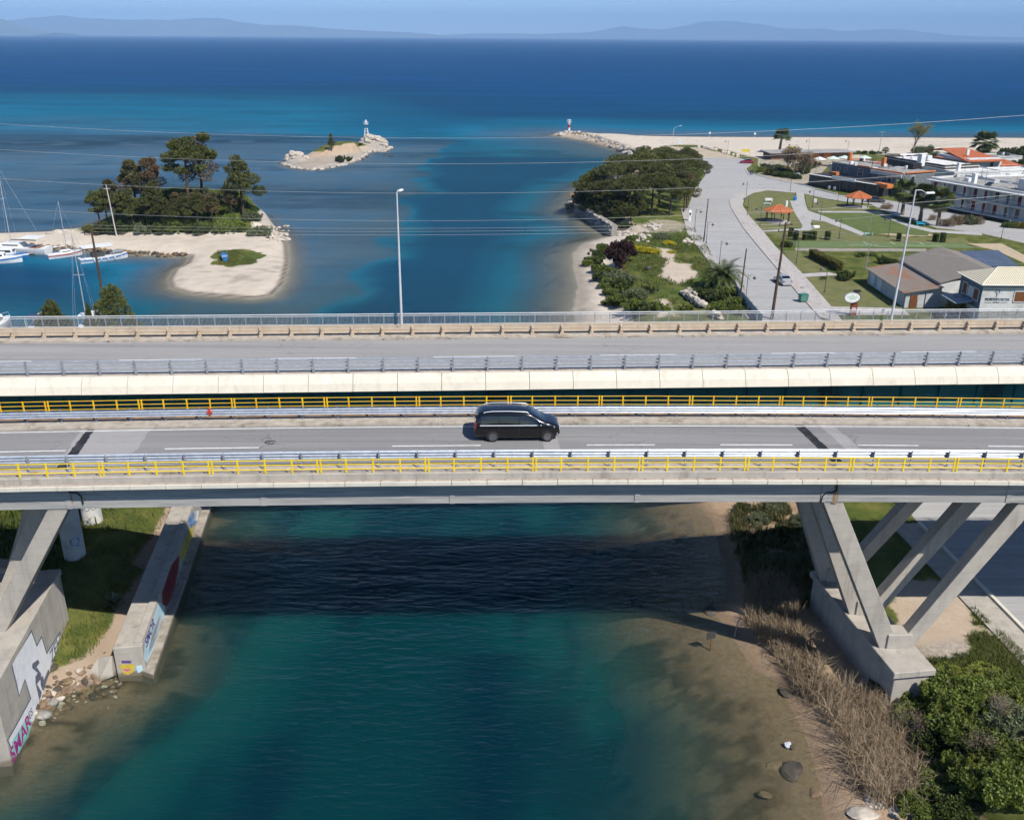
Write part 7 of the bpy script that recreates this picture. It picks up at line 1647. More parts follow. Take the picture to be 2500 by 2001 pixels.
# beach bar and low sheds along the sand
bbx = thing('beach_bar', 'low beach bar with a grey roof and orange panels behind the sand', 'building', (98, 318, ZL))
MB().prism([(84, 313), (112, 318), (111, 325), (83, 320)], ZL - .3, 4.3).build('wall', pm('bar_wood', (.23, .14, .09), (.16, .1, .07), 2, .85, space='pos'), bbx); MB().prism([(83, 311.5), (113, 317), (111.6, 326), (82, 321)], 4.3, 4.5).build('roof', ROOFGREY, bbx)
for k in range(4): MB().box((90 + k * 4.4, 313.9 + k * .79, 3.5), (2.6, .12, 1.2), .176).build('orange_panel', ORANGEW, bbx)
PARA = pm('pale_green_canvas', (.55, .68, .6), (.48, .6, .54), 2, .8); PARW = pm('white_canvas', (.74, .74, .72), None, 2, .8)
for i, (x, y, mt, lb) in enumerate(((930, 440, PARW, 'white parasol at the left of the terrace behind the restaurant'), (1130, 430, PARA, 'pale green parasol in the middle of the terrace'), (1300, 420, PARA, 'pale green parasol beside the orange chimney'), (1470, 410, pm('beige_canvas', (.5, .44, .34), None), 'large beige parasol right of the orange chimney'), (1610, 420, PARA, 'pale green parasol at the right of the terrace'))):
    p = G(*Z1b(x, y), 4.2); g = thing('parasol', lb, 'parasol', (p.x, p.y, ZL), 'terrace parasols')
    m = MB(); m.lathe([(2.1 if i != 3 else 3, 2.35), (.05, 3.1)], 8, (p.x, p.y, ZL)); m.build('canopy', mt, g); MB().tube([(p.x, p.y, ZL), (p.x, p.y, ZL + 2.9)], .04, 6).build('pole', DARKM, g)
# far right low buildings
simple_house('grey flat roofed house at the right edge behind the dark trees', [(150, 262), (168, 267), (164, 279), (146, 274)], 6.0, WALLL, ROOFGREY, [(0, .2, 1.2, 4, 5.4, GLASS), (0, .5, 1.2, 4, 5.4, GLASS)], .3)
simple_house('white flat roofed house behind the apartment block at the right edge', [(121, 226), (139, 230), (135.5, 245), (117.5, 241)], 6.6, WHITE, ROOFGREY, [(3, .3, 1.2, 4.4, 5.8, GLASS)], .4)
simple_house('long low white building between the orange house and the flat white roof', [(127.5, 262), (146, 266.5), (144.5, 273), (126, 268.5)], 5.2, WHITE, ROOFWHITE, [(0, .3, 3, 3.6, 4.6, GLASS)], .2)

# more small houses at the back and clutter on the flat roofs
random.seed(17)
for i, (x, y, w, d__, h, rz, wl, rf_, lb) in enumerate(((152, 300, 9, 8, 5.4, .25, WALLL, ROOFGREY, 'low pale house right of the orange roofed one'), (168, 296, 10, 8, 6.2, .25, WHITE, TILE, 'small white house with tiled roof at the right edge of the beach'), (122, 296, 8, 6, 4.6, .27, WALLL, ROOFWHITE, 'low white house left of the orange roofed one'), (106, 288, 8, 6, 4.8, -.9, ORANGEW, ROOFGREY, 'low orange walled house behind the black side wall'), (97, 276, 9, 7, 4.9, -1.0, WALLL, ROOFGREY, 'low grey roofed house behind the slate grey one'), (160, 250, 11, 9, 6.8, .25, WHITE, ROOFGREY, 'white flat roofed house among the dark trees'), (103, 262, 6, 7, 5.8, -1.1, WALLL, ROOFGREY, 'narrow pale house between the flat roof and the black wall'), (136, 252, 8, 7, 5.6, .27, WALLL, ROOFWHITE, 'small white roofed house right of the roof heaters'))):
    c_, s_ = math.cos(rz), math.sin(rz); fp = [(x + a * w / 2 * c_ - b_ * d__ / 2 * s_, y + a * w / 2 * s_ + b_ * d__ / 2 * c_) for a, b_ in ((-1, -1), (1, -1), (1, 1), (-1, 1))]
    g = simple_house(lb, fp, h, wl, rf_, [(0, .25, 1.1, h - 2.0, h - .8, GLASS), (0, .7, 1.1, h - 2.0, h - .8, GLASS), (3, .5, 1.2, h - 2.0, h - .8, GLASS)], .0 if rf_ is TILE else .25)
    for k in range(3): MB().box((x + random.uniform(-.3, .3) * w, y + random.uniform(-.3, .3) * d__, h + .16 + .45), (random.uniform(.6, 1.4), random.uniform(.5, 1.0), .9), rz).bevel(.05).build('roof_unit', random.choice((WHITE, LHEAD, DARKM)), g)
for (cx, cy_, r, z, par) in ((89, 254, 3, 8.1, 0), (98, 246, 4, 8.0, 0), (112, 266, 4.5, 7.8, 0), (119, 255, 5, 7.1, 0), (112, 215, 5, 8.5, 0), (108, 224, 3.5, 8.5, 0), (117, 203, 4, 8.5, 0)):
    for k in range(5):
        x, y = cx + random.uniform(-r, r), cy_ + random.uniform(-r, r); kind = k % 3
        if kind == 0: MB().tube([(x, y, z), (x, y, z + random.uniform(1.6, 2.8))], .035, 5).add([Vector((x - .5, y, z + 1.5)), Vector((x + .5, y, z + 1.5)), Vector((x + .5, y, z + 1.56)), Vector((x - .5, y, z + 1.56))], [(0, 1, 2, 3)]).solo('roof_aerial', DARKM, 'thin television aerial on a flat roof of the village', 'aerial', 'roof aerials')
        elif kind == 1: MB().box((x, y, z + .4), (random.uniform(.7, 1.2), .6, .8), random.random()).bevel(.06).solo('roof_box', random.choice((LHEAD, WALLL)), 'pale service box on a flat roof of the village', 'box', 'boxes on the roofs')
        else:
            m = MB(); m.lathe([(.05, 0), (.35, .06), (.55, .2)], 10, (x, y, z + .8)); m.tube([(x, y, z), (x, y, z + .8)], .04, 5); m.solo('satellite_dish', LHEAD, 'small white satellite dish on a flat roof of the village', 'dish', 'dishes on the roofs')
# ------------------------------------------------------------------ pavilions
def pavilion(label, c, r, rz):
    g = thing('pavilion', label, 'pavilion', c, 'park pavilions', rz); n = 8; b = Vector(c)
    P = [Vector((r * math.cos(2 * math.pi * k / n), r * math.sin(2 * math.pi * k / n), 2.45)) for k in range(n)]; Q = [p * .93 for p in P]
    for q in Q: q.z = 2.42
    apex = Vector((0, 0, 3.75)); m = MB(); m.add([p + b for p in P] + [apex + b] + [p + b - Vector((0, 0, .10)) for p in P] + [apex + b - Vector((0, 0, .12))], [(k, (k + 1) % n, n) for k in range(n)] + [((k + 1) % n + n + 1, k + n + 1, 2 * n + 1) for k in range(n)] + [(k, k + n + 1, (k + 1) % n + n + 1, (k + 1) % n) for k in range(n)])
    rf = m.build('roof', TILE, g)
    m = MB(); 
    for k in range(n): m.tube([P[k] + b + Vector((0, 0, .03)), apex + b + Vector((0, 0, .05))], .06, 5)
    m.build('ridge_tiles', pm('ridge_orange', (.6, .24, .1), None), rf)
    for k in range(n):
        q = Q[k] * .86; MB().box(b + Vector((q.x, q.y, 1.2)), (.13, .13, 2.4), 2 * math.pi * k / n).build('post', pm('pavilion_wood', (.07, .035, .02), None), g)
        for s_ in (-.35, .35): MB().beam(b + Vector((q.x, q.y, 1.7)), b + Vector((q.x * .97, q.y * .97, 2.4)) + Vector((-math.sin(2 * math.pi * k / n), math.cos(2 * math.pi * k / n), 0)) * s_ * 1.4, .07, .07).build('brace', MATS['pavilion_wood'], g)
    MB().lathe([(r * .9, 0), (r * .9, .06)], 8, (b.x, b.y, b.z)).build('floor', PATHM, g)
    return g
pavilion('open octagonal pavilion with orange tiled roof near the road, the nearer of two', G(*Q6(300, 128), ZL), 3.15, 0)
pavilion('open octagonal pavilion with orange tiled roof beside the dark parked car', G(*Z1b(1495, 1145), ZL), 3.15, 0)
# ------------------------------------------------------------------ cars
def car(label, col, loc, rz, kind='sedan', name='car'):
    g = thing(name, label, 'car', (0, 0, 0)); pt = paint('car_paint_' + label[:14].replace(' ', '_'), col, .25)
    top = [(2.15, .55), (2.1, .68), (1.7, .80), (.95, .92), (.35, 1.32), (-.1, 1.42), (-.9, 1.40), (-1.5, 1.12 if kind == 'sedan' else 1.34), (-1.75, .98 if kind == 'sedan' else 1.2), (-2.1, .92), (-2.17, .6)]
    rings = []
    for X, zt in top:
        hw = .85 * (.86 + .14 * math.sin(min(1, (2.2 - X) / .6) * math.pi / 2)) * (.9 + .1 * math.sin(min(1, (X + 2.25) / .4) * math.pi / 2)); b1 = min(.86, zt - .05)
        half = [(hw * .9, .22), (hw, .38), (hw, b1 - .1), (hw * .97, b1), (hw * (.80 if zt > 1.1 else .92), zt - .04), (hw * .55, zt)]
        rings.append([Vector((X, -a, z)) for a, z in half] + [Vector((X, a, z)) for a, z in reversed(half)])
    V, F = loft(rings, None); MB().add(V, F).build('body', pt, g, smooth=45)
    gl = MB()
    for s_ in (-1, 1):
        gl.add([Vector(p) for p in ((.75, s_ * .835, .90), (.30, s_ * .70, 1.27), (-.9, s_ * .70, 1.34), (-1.45, s_ * .83, .92))], [(0, 1, 2, 3)])
    gl.build('side_window', VGLASS, g)
    MB().add([Vector(p) for p in ((.93, -.70, .945), (.93, .70, .945), (.36, .60, 1.325), (.36, -.60, 1.325))], [(0, 1, 2, 3)]).build('windscreen', VGLASS, g)
    MB().add([Vector(p) for p in ((-.95, -.58, 1.405), (-.95, .58, 1.405), (-1.5, .66, 1.14), (-1.5, -.66, 1.14))], [(0, 1, 2, 3)]).build('rear_window', VGLASS, g)
    for s_ in (-1, 1):
        MB().box((2.08, s_ * .58, .66), (.14, .36, .13)).bevel(.02).build('headlight', LENS, g); MB().box((-2.14, s_ * .62, .78), (.08, .3, .14)).build('tail_light', REDL, g); MB().box((.7, s_ * .93, .95), (.12, .16, .1)).bevel(.02).build('wing_mirror', pt, g)
    add_wheels(g, [(1.35, -.75, -1), (1.35, .75, 1), (-1.35, -.75, -1), (-1.35, .75, 1)], .31, .19)
    g.location = loc; g.rotation_euler = (0, 0, rz); return g
pc_ = G(1905, 692, ZL); car('silver saloon car parked by the dark kerb of the park road', (.34, .35, .36), (pc_.x + .35, pc_.y + .2, ZL + .02), math.radians(97))
pc_ = G(1822, 399, ZL); car('dark red saloon car parked at the edge of the wide asphalt near the beach', (.26, .012, .03), (pc_.x, pc_.y, ZL + .02), math.radians(172))
pc_ = G(*Z1b(1780, 1075), ZL); car('dark grey car parked beside the far pavilion', (.05, .055, .06), (pc_.x, pc_.y + .5, ZL + .02), math.radians(-12), 'hatch')
pc_ = G(2340, 790, ZL); car('dark car parked in the hotel yard behind the railing', (.02, .025, .03), (pc_.x, pc_.y + 2, ZL + .02), math.radians(10))

# ------------------------------------------------------------------ street lamps, poles, bins, benches, signs
def lamp_proto(h=4.2):
    m = MB(); m.tube([(0, 0, 0), (0, 0, .6), (0, 0, h)], [.075, .055, .04], 7); m.lathe([(.13, 0), (.11, .35), (.06, .4)], 8)
    a = MB(); a.tube([(0, 0, h - .35), (.5, 0, h - .12), (1.0, 0, h - .28)], .022, 5); a.tube([(0, 0, h - .9), (.45, 0, h - .3)], .016, 5)
    l = MB(); l.lathe([(.03, 0), (.10, -.14), (.30, -.34), (.30, -.40), (.12, -.42), (.08, -.55), (.03, -.56)], 10, (1.0, 0, h - .28))
    return m.mesh('pole', DARKM, smooth=60), a.mesh('arm', DARKM), l.mesh('lamp_shade', pm('lamp_shade_blue', (.06, .075, .10), None, 3, .4), smooth=50)
LP = lamp_proto()
def park_lamp(label, loc, rz, sc=1.0):
    g = thing('park_lamp', label, 'street lamp', loc, 'park lamps', rz); g.scale = (sc, sc, sc)
    for nm, me in zip(('pole', 'arm', 'lamp_shade'), LP): share(nm, me, g)
    return g
for u, v, rz, lb in ((1696, 560, 0, 'park lamp at the left kerb just below the grove'), (1724, 594, 0, 'park lamp second from the grove along the left kerb'), (1756, 645, 0, 'park lamp third from the grove along the left kerb'), (1820, 736, 0, 'park lamp nearest the bridge on the left kerb'), (2013, 713, math.pi, 'park lamp standing on the triangular lawn by the hotel sign'), (1944, 643, math.pi, 'park lamp on the lawn corner right of the silver car'), (1821, 486, math.pi, 'park lamp at the top bend of the park pavement'), (2002, 538, math.pi, 'park lamp beside the path right of the near pavilion'), (1983, 507, math.pi, 'park lamp by the cross path on the upper lawn'), (2048, 584, math.pi, 'park lamp behind the clipped shrubs in the middle'), (2168, 580, math.pi, 'park lamp at the sand heap'), (1855, 552, math.pi, 'park lamp left of the near pavilion'), (2171, 562, 0, 'park lamp behind the sand heap') if False else (1824, 526, math.pi, 'park lamp at the left lawn edge'), (1735, 352, math.pi, 'lamp at the back of the beach left of the yellow sign') if False else (1776, 372, math.pi, 'lamp beside the stone blocks at the back of the beach'), (1973, 371, math.pi, 'lamp on the beach behind the twiggy trees'), (2069, 371, math.pi, 'lamp on the beach behind the orange chimney'), (2444, 584, 0, 'lamp beside the street before the apartment block')):
    park_lamp(lb, G(u, v, ZL if v > 380 else 1.9), rz)
def pole(name, label, base, h, r0, r1, mat, cat='pole', lean=(0, 0), arms=()):
    g = thing(name, label, cat, base); b = Vector(base); t = b + Vector((lean[0], lean[1], h)); MB().tube([b - Vector((0, 0, .3)), b.lerp(t, .5), t], [r0, (r0 + r1) / 2, r1], 8).build('shaft', mat, g, smooth=60)
    for z, w, ang in arms:
        c = b.lerp(t, z / h); d = Vector((math.cos(ang), math.sin(ang), 0)); MB().beam(c - d * w / 2, c + d * w / 2, .12, .10).build('cross_arm', mat, g)
        for f in (-.45, 0, .45):
            q = c + d * w * f; MB().lathe([(.05, 0), (.07, .08), (.05, .12), (.07, .2), (.03, .28)], 7, (q.x, q.y, q.z + .05)).build('insulator', pm('insulator_brown', (.06, .03, .03), None, 3, .3), g)
    return g
pole('utility_pole', 'tall brown wooden utility pole beside the park road', G(1884, 779, ZL), 13.6, .24, .13, WOODPOLE, 'utility pole', (.45, 0), ((13.2, 2.0, .2), (12.4, 2.0, .2)))
pole('utility_pole', 'brown wooden utility pole in front of the lagoon, behind the pine tops', (-53.2, 118, 1.8), 14.6, .22, .12, WOODPOLE, 'utility pole', (-.3, 0), ((14.2, 2.2, .3), (13.5, 1.8, .3)))
pole('utility_pole', 'dark wooden pole at the left kerb above the road lamps', G(1718, 590, ZL), 8.2, .13, .09, WOODPOLE, 'utility pole', (.2, 0))
pole('utility_pole', 'dark wooden pole between the big palm and the road', G(1805, 740, ZL), 8.2, .13, .09, WOODPOLE, 'utility pole', (.25, 0))
pole('utility_pole', 'pale concrete pole with lamps at the foot of the wooded spit', GT(285, 577, 1.2), 10.2, .14, .09, pm('pale_pole', (.55, .52, .46), None), 'utility pole', (-.6, 0), ((9.4, 1.3, .1),))
pole('utility_pole', 'pale metal pole between the twiggy trees and the restaurant', G(*Z1b(855, 690), ZL), 6.6, .09, .06, GALV_DULL, 'utility pole', (.5, 0))
pole('utility_pole', 'dark slim pole left of the fan palms', G(*Z2b(240, 1260), ZL), 8.6, .08, .05, DARKM, 'utility pole', (.5, 0))
pole('utility_pole', 'dark slim pole before the restaurant terrace', G(*Z1b(1200, 1060), ZL), 5.0, .06, .05, DARKM, 'utility pole')
pole('utility_pole', 'slim dark pole on the upper lawn by the street', G(*Z1b(485, 910), ZL), 4.2, .06, .05, DARKM, 'utility pole')
pole('utility_pole', 'wooden pole among the restaurant roofs', G(*Z1b(1650, 900), ZL), 8.0, .12, .09, WOODPOLE, 'utility pole', (.3, 0), ((7.6, 1.6, .3),))
pole('pipe_mast', 'grey pipe mast with a long arm at the warehouse corner', G(*Q6(962, 490), ZL), 4.6, .09, .08, GALV_DULL, 'pole', (.2, 0))
pole('flag_pole', 'thin grey mast on the court lines', G(*Q6(965, 320), ZL), 6.2, .05, .04, GALV_DULL, 'pole', (.3, 0))
pole('light_mast', 'green beach light mast with two rectangular frames on top', G(*Z1b(1805, 400), ZL), 8.4, .1, .07, pm('mast_green', (.25, .4, .3), None), 'mast', (.3, 0), ((8.2, 2.4, .2),))
sl = thing('street_light', 'curved grey street light at the corner of the beach car park', 'street light', G(1640, 370, ZL)); b = Vector(sl.location)
MB().tube([b, b + Vector((.1, 0, 5)), b + Vector((.25, 0, 7.6)), b + Vector((.9, 0, 8.3)), b + Vector((2.2, 0, 8.6))], [.09, .07, .06, .04, .04], 7).build('pole', LAMPG, sl); MB().box(b + Vector((2.5, 0, 8.6)), (.8, .3, .14)).bevel(.04).build('lamp_head', LHEAD, sl)
# bin
bp = G(1960, 737, ZL); bn = thing('wheelie_bin', 'large green wheeled waste bin at the road kerb', 'bin', bp)
BING = pm('bin_green', (.06, .17, .14), (.09, .22, .18), 3, .5); MB().box((bp.x, bp.y, ZL + .62), (1.15, .85, .95), .2, 1.12).bevel(.05).build('body', BING, bn); MB().box((bp.x, bp.y, ZL + 1.17), (1.32, 1.02, .16), .2).bevel(.07, 2).build('lid', pm('bin_lid_green', (.04, .20, .15), None, 3, .5), bn)
for sx, sy in ((-.45, -.3), (.45, -.3), (-.45, .3), (.45, .3)): MB().box((bp.x + sx, bp.y + sy, ZL + .08), (.16, .07, .16)).bevel(.03).build('wheel', TYRE, bn)
# hotel sign: brown pillar with white oval board
sp = G(2078, 770, ZL); sg = thing('hotel_sign', 'brown pillar sign with a white oval board on the lawn', 'sign', sp); MB().box((sp.x + .2, sp.y, ZL + 1.7), (.95, .35, 3.4)).bevel(.03).build('pillar', pm('sign_brown', (.24, .06, .03), (.19, .05, .03), 2, .7), sg); MB().box((sp.x + .35, sp.y, ZL + 3.6), (1.0, .25, .32)).build('sign_cap', BLACKISH, sg)
m = MB(); n = 28; m.add([Vector((sp.x - .35 + 1.15 * math.cos(2 * math.pi * k / n), sp.y - .30 - dy, ZL + 2.75 + .78 * math.sin(2 * math.pi * k / n))) for dy in (0, .14) for k in range(n)], [tuple(range(n)), tuple(range(2 * n - 1, n - 1, -1))] + [(k, k + n, (k + 1) % n + n, (k + 1) % n) for k in range(n)]); ov = m.build('oval_board', WHITE, sg)
m = MB(); m.tube([Vector((sp.x - .35 + 1.15 * math.cos(t), sp.y - .45, ZL + 2.75 + .78 * math.sin(t))) for t in np.linspace(0, 6.283, 29)], .045, 5); m.build('rim', SIGNB, sg)
for k, w in enumerate((.35, 1.3, .8)): MB().box((sp.x - .35, sp.y - .445, ZL + 3.0 - k * .22), (w, .01, .09)).build('board_print', pm('print_green', (.25, .45, .3), None), sg)
for k in range(2): MB().box((sp.x + .2, sp.y - .18, ZL + 1.15 - k * .18), (.6, .01, .1)).build('board_print', WHITE, sg)
# benches
def bench(label, p, rz, mat, back=False):
    g = thing('park_bench', label, 'bench', p, None, rz); MB().box((0, 0, .42), (1.7, .5, .10)).bevel(.02).mesh('seat', mat); 
    share('seat', MB().box((0, 0, .42), (1.8, .5, .10)).bevel(.02).mesh('seat', mat), g)
    for s_ in (-.7, .7): share('leg', MB().box((s_, 0, .19), (.14, .45, .38)).mesh('leg', mat), g)
    if back: share('backrest', MB().box((0, .24, .72), (1.8, .07, .4)).bevel(.02).mesh('backrest', mat), g)
BBLUE = pm('bench_blue', (.03, .22, .42), None, 3, .6); BCYAN = pm('bench_turquoise', (.05, .42, .52), None, 3, .6); BMINT = pm('bench_mint', (.38, .66, .55), None, 3, .6)
bench('blue bench at the foot of the left fan palm', G(*Z2b(220, 1300), ZL), -.3, BBLUE, True); bench('turquoise bench beside the right fan palm', G(*Z2b(600, 1425), ZL), -.15, BCYAN, True); bench('mint green bench at the end of the diagonal path', G(*Q6(985, 230), ZL), .05, BMINT)
bench('white bench on the round terrace behind the near pavilion', G(*Z1b(165, 1068), ZL), 0, FRAMEW, True); bench('pale blue bench in front of the white one on the round terrace', G(*Z1b(140, 1112), ZL), .05, pm('bench_pale', (.5, .6, .68), None))
for x, y, lb in ((555, 1045, 'small bright blue bin on the upper lawn edge'), ):
    p = G(*Z1b(x, y), ZL); MB().lathe([(.32, 0), (.38, .9), (.3, 1.0)], 10, p).solo('litter_bin', pm('bin_blue', (.02, .22, .6), None, 3, .5), lb, 'bin')
p = G(*Z1b(858, 1075), ZL); MB().box((p.x, p.y, p.z + .45), (.8, .5, .9)).bevel(.06).solo('utility_box', WALLL, 'white utility box on the lawn right of the wide path', 'box')
p = G(*Z1b(592, 720), ZL); MB().box((p.x, p.y, p.z + .8), (1.3, .6, 1.6)).bevel(.05).solo('meter_cabinet', pm('cabinet_pale', (.5, .58, .66), None), 'pale blue meter cabinet under the twiggy trees', 'cabinet')
p = G(*Z1b(428, 1140), ZL); MB().box((p.x, p.y, p.z + .7), (.5, .4, 1.4)).bevel(.05).solo('white_pillar', WHITE, 'short white stone pillar above the near pavilion', 'pillar')
p = G(*Q6(590, 175), ZL); m = MB(); m.box((p.x, p.y, p.z + .25), (1.4, .9, .5), .3).bevel(.1).solo('spring_toy', WHITE, 'small white play toy beside the diagonal path', 'play toy')
# stone blocks at the back of the beach
for i, (x, y) in enumerate(((50, 530), (172, 532), (225, 545), (272, 556), (315, 566), (355, 580), (410, 590), (562, 636), (617, 652), (672, 664), (775, 692), (868, 718))):
    p = G(1700 + x * .11596, 300 + y * .11596, ZL); rr = random.uniform(.75, 1.15)
    MB().box((p.x, p.y, p.z + rr * .45), (rr * 1.25, rr, rr), random.uniform(-.3, .3), .9).bevel(.15).solo('stone_block', pm('pale_stone_block', (.62, .56, .47), (.5, .44, .36), 1.5, .9, .3, 5), 'pale stone block in the row barring the beach from the car park', 'stone', 'stone blocks along the beach')
# signs and frames on the beach
def banner(label, u, v, w, h, z0, mat):
    p = G(u, v, 1.9); g = thing('beach_sign', label, 'sign', p); 
    for s_ in (-1, 1): MB().tube([(p.x + s_ * w / 2, p.y, p.z), (p.x + s_ * w / 2, p.y, p.z + z0 + h)], .05, 5).build('post', YELLOW, g)
    MB().box((p.x, p.y, p.z + z0 + h / 2), (w, .06, h)).build('panel', mat, g); return g
YPAN = pm('yellow_panel', (.72, .6, .05), (.62, .5, .05), 1, .7)
banner('yellow framed beach sign beside the red car', 1819, 386, 2.6, .9, 2.0, YPAN); banner('second yellow beach sign right of the lone palm', 1929, 378, 2.2, .8, 2.0, YPAN); banner('white information board at the corner of the beach car park', 1659, 358, 1.2, 1.7, .8, pm('board_pale_blue', (.62, .7, .76), None))
for i, (u, v) in enumerate(((1732, 334.5), (1842, 336))):
    p = G(u, v, 0); m = MB(); m.tube([(p.x, p.y, -1.0), (p.x, p.y, 1.2)], .05, 5); m.lathe([(.05, 1.0), (.45, 1.3), (.5, 1.6), (.3, 1.95), (.05, 2.0)], 10, (p.x, p.y, 0)); m.solo('shower_post', WHITE, ('white topped post at the waterline behind the information board', 'white topped post at the waterline left of the lone palm')[i], 'post')
# wayside shrine and gate post at the grove
p = G(1683, 540, ZL); sh = thing('roadside_shrine', 'small white roadside shrine at the grove corner', 'shrine', p); MB().box((p.x, p.y, p.z + .6), (.5, .5, 1.2)).build('pedestal', WHITE, sh); MB().box((p.x, p.y, p.z + 1.6), (.8, .7, .8)).build('house', WHITE, sh); MB().box((p.x, p.y - .36, p.z + 1.6), (.4, .02, .4)).build('pane', GLASS, sh); MB().lathe([(.6, 0), (.05, .5)], 4, (p.x, p.y, p.z + 2.0), .785).build('roof', WHITE, sh)
# corrugated fence at the road by the palm
a = G(1795, 720, ZL); b_ = G(1862, 800, ZL); L_ = (b_ - a).length; d_ = (b_ - a).normalized(); fn = thing('corrugated_fence', 'pale blue corrugated sheet fence along the left kerb by the palm', 'fence', a)
FEN = pm('fence_sheet_blue', (.40, .47, .52), (.33, .39, .44), 2, .5, metal=.2, space='pos')
for k in range(int(L_ / 1.0)):
    p0 = a + d_ * (k * 1.0); V = []; F = []
    for j in range(13):
        f = j / 12; off = Vector((d_.y, -d_.x, 0)) * (.035 * math.cos(f * 6 * math.pi)); V += [p0 + d_ * f + off, p0 + d_ * f + off + Vector((0, 0, 1.6))]
    for j in range(12): F.append((2 * j, 2 * j + 2, 2 * j + 3, 2 * j + 1))
    MB().add(V, F).build('sheet', FEN, fn)
for k in range(int(L_ / 2.5)): p0 = a + d_ * (k * 2.5) + Vector((.1, 0, 0)); MB().box(p0 + Vector((0, 0, .85)), (.08, .08, 1.7)).build('post', DARKM, fn)
# people near the kerb bend, far away
def person(label, p, shirt, trousers, rz):
    g = thing('person', label, 'person', p, None, rz)
    me = bpy.data.meshes.new('body'); bm = bmesh.new()
    J = [(0, 0, .95, .13), (0, 0, 1.2, .14), (0, 0, 1.42, .15), (0, 0, 1.53, .06), (0, .01, 1.66, .10), (0, .01, 1.74, .09), (.19, 0, 1.40, .07), (.25, .03, 1.14, .05), (.24, .10, .90, .04), (-.19, 0, 1.40, .07), (-.25, .03, 1.14, .05), (-.24, .10, .90, .04), (.09, 0, .90, .10), (.10, .02, .50, .07), (.10, -.02, .08, .05), (.10, .12, .04, .045), (-.09, 0, .90, .10), (-.10, .06, .50, .07), (-.10, .0, .08, .05), (-.10, .14, .04, .045)]
    E_ = [(0, 1), (1, 2), (2, 3), (3, 4), (4, 5), (2, 6), (6, 7), (7, 8), (2, 9), (9, 10), (10, 11), (0, 12), (12, 13), (13, 14), (14, 15), (0, 16), (16, 17), (17, 18), (18, 19)]
    vs = [bm.verts.new(j[:3]) for j in J]
    for a_, c_ in E_: bm.edges.new((vs[a_], vs[c_]))
    bm.to_mesh(me); bm.free(); t = NT('clothes_' + label[:12]); z = t.n('SeparateXYZ', inp={0: t.obj()}).outputs[2]
    col = t.mix(t.mapr(z, .93, .95), c4(trousers), c4(shirt)); col = t.mix(t.mapr(z, 1.50, 1.52), col, c4((.42, .26, .18))); col = t.mix(t.mapr(z, 1.70, 1.72), col, c4((.03, .02, .015))); t.bsdf(Base_Color=col, Roughness=.8); me.materials.append(t.m)
    o = bpy.data.objects.new('body', me); put(o, g); sk = o.modifiers.new('skin', 'SKIN'); o.modifiers.new('sub', 'SUBSURF').levels = 1; o.modifiers['sub'].render_levels = 1
    for v_, j in zip(me.skin_vertices[0].data, J): v_.radius = (j[3], j[3])
    me.skin_vertices[0].data[0].use_root = True
    return g
person('person in dark clothes standing at the tip of the kerb bend', G(1832, 428, ZL), (.03, .035, .08), (.03, .05, .2), .5); person('second person in blue beside the kerb bend', G(1836, 427, ZL), (.05, .06, .12), (.04, .06, .3), 2.0)

# ------------------------------------------------------------------ overhead cables
WIRE = pm('cable', (.40, .40, .39), None, 2, .5, metal=.2)
def cable(label, pts, y0, y1, r=.016):
    P = [GY(u, v, y0 + (y1 - y0) * (u / 2500.0)) for u, v in pts]; xs = np.array([p.x for p in P]); zs = np.array([p.z for p in P])
    co = np.polyfit(xs, zs, 2); X = np.linspace(xs.min(), xs.max(), 40); f0, f1 = xs.min(), xs.max(); yy = np.interp(X, [P[0].x, P[-1].x], [P[0].y, P[-1].y])
    m = MB(); m.tube([Vector((x, y, float(np.polyval(co, x)))) for x, y in zip(X, yy)], r, 5); return m.solo('overhead_cable', WIRE, label, 'cable', 'overhead cables across the canal')
Dd = lambda *a: [(u * D_, v * D_) for u, v in a]
cable('highest overhead cable, crossing above the islet beacon', Dd((-60, 258), (0, 260), (600, 286), (1075, 291), (1480, 283), (1800, 265), (2220, 238)), 100, 100)
cable('second overhead cable from the top', Dd((-60, 311), (0, 315), (600, 340), (1075, 347), (1480, 333), (1800, 316), (2220, 286)), 101, 101)
cable('third overhead cable from the top, level with the lamp head', Dd((-60, 373), (0, 377), (500, 396), (900, 408), (1250, 405), (1470, 395), (2220, 342)), 102, 102)
cable('fourth overhead cable from the top', Dd((-60, 434), (0, 439), (500, 458), (850, 464), (1200, 462), (1470, 454), (2220, 402)), 103, 103)
pl = Vector((-53.5, 118, 16.2)); pr2 = Vector((37.15, G(1884, 779, ZL).y, 15.7))
for k, (dz, lb) in enumerate(((.25, 'upper of three service cables between the two wooden poles'), (-.15, 'middle of three service cables between the two wooden poles'), (-.6, 'lowest of three service cables between the two wooden poles'))):
    m = MB(); m.tube([pl.lerp(pr2, f) + Vector((0, 0, dz * 1.0 - 1.5 * 4 * f * (1 - f) * .45)) for f in np.linspace(0, 1, 30)], .014, 5); m.solo('overhead_cable', WIRE, lb, 'cable', 'service cables between the wooden poles')
for k, (a_, b_, lb) in enumerate((((1905, 560), (2560, 650), 'service cable from the tall pole over the court to the right edge'), ((1905, 548), (2560, 615), 'higher service cable from the tall pole to the right edge'))):
    A_ = GY(*a_, pr2.y); B_ = GY(*b_, 150); m = MB(); m.tube([A_.lerp(B_, f) - Vector((0, 0, 2.0 * f * (1 - f))) for f in np.linspace(0, 1, 20)], .014, 5); m.solo('overhead_cable', WIRE, lb, 'cable', 'service cables to the right')
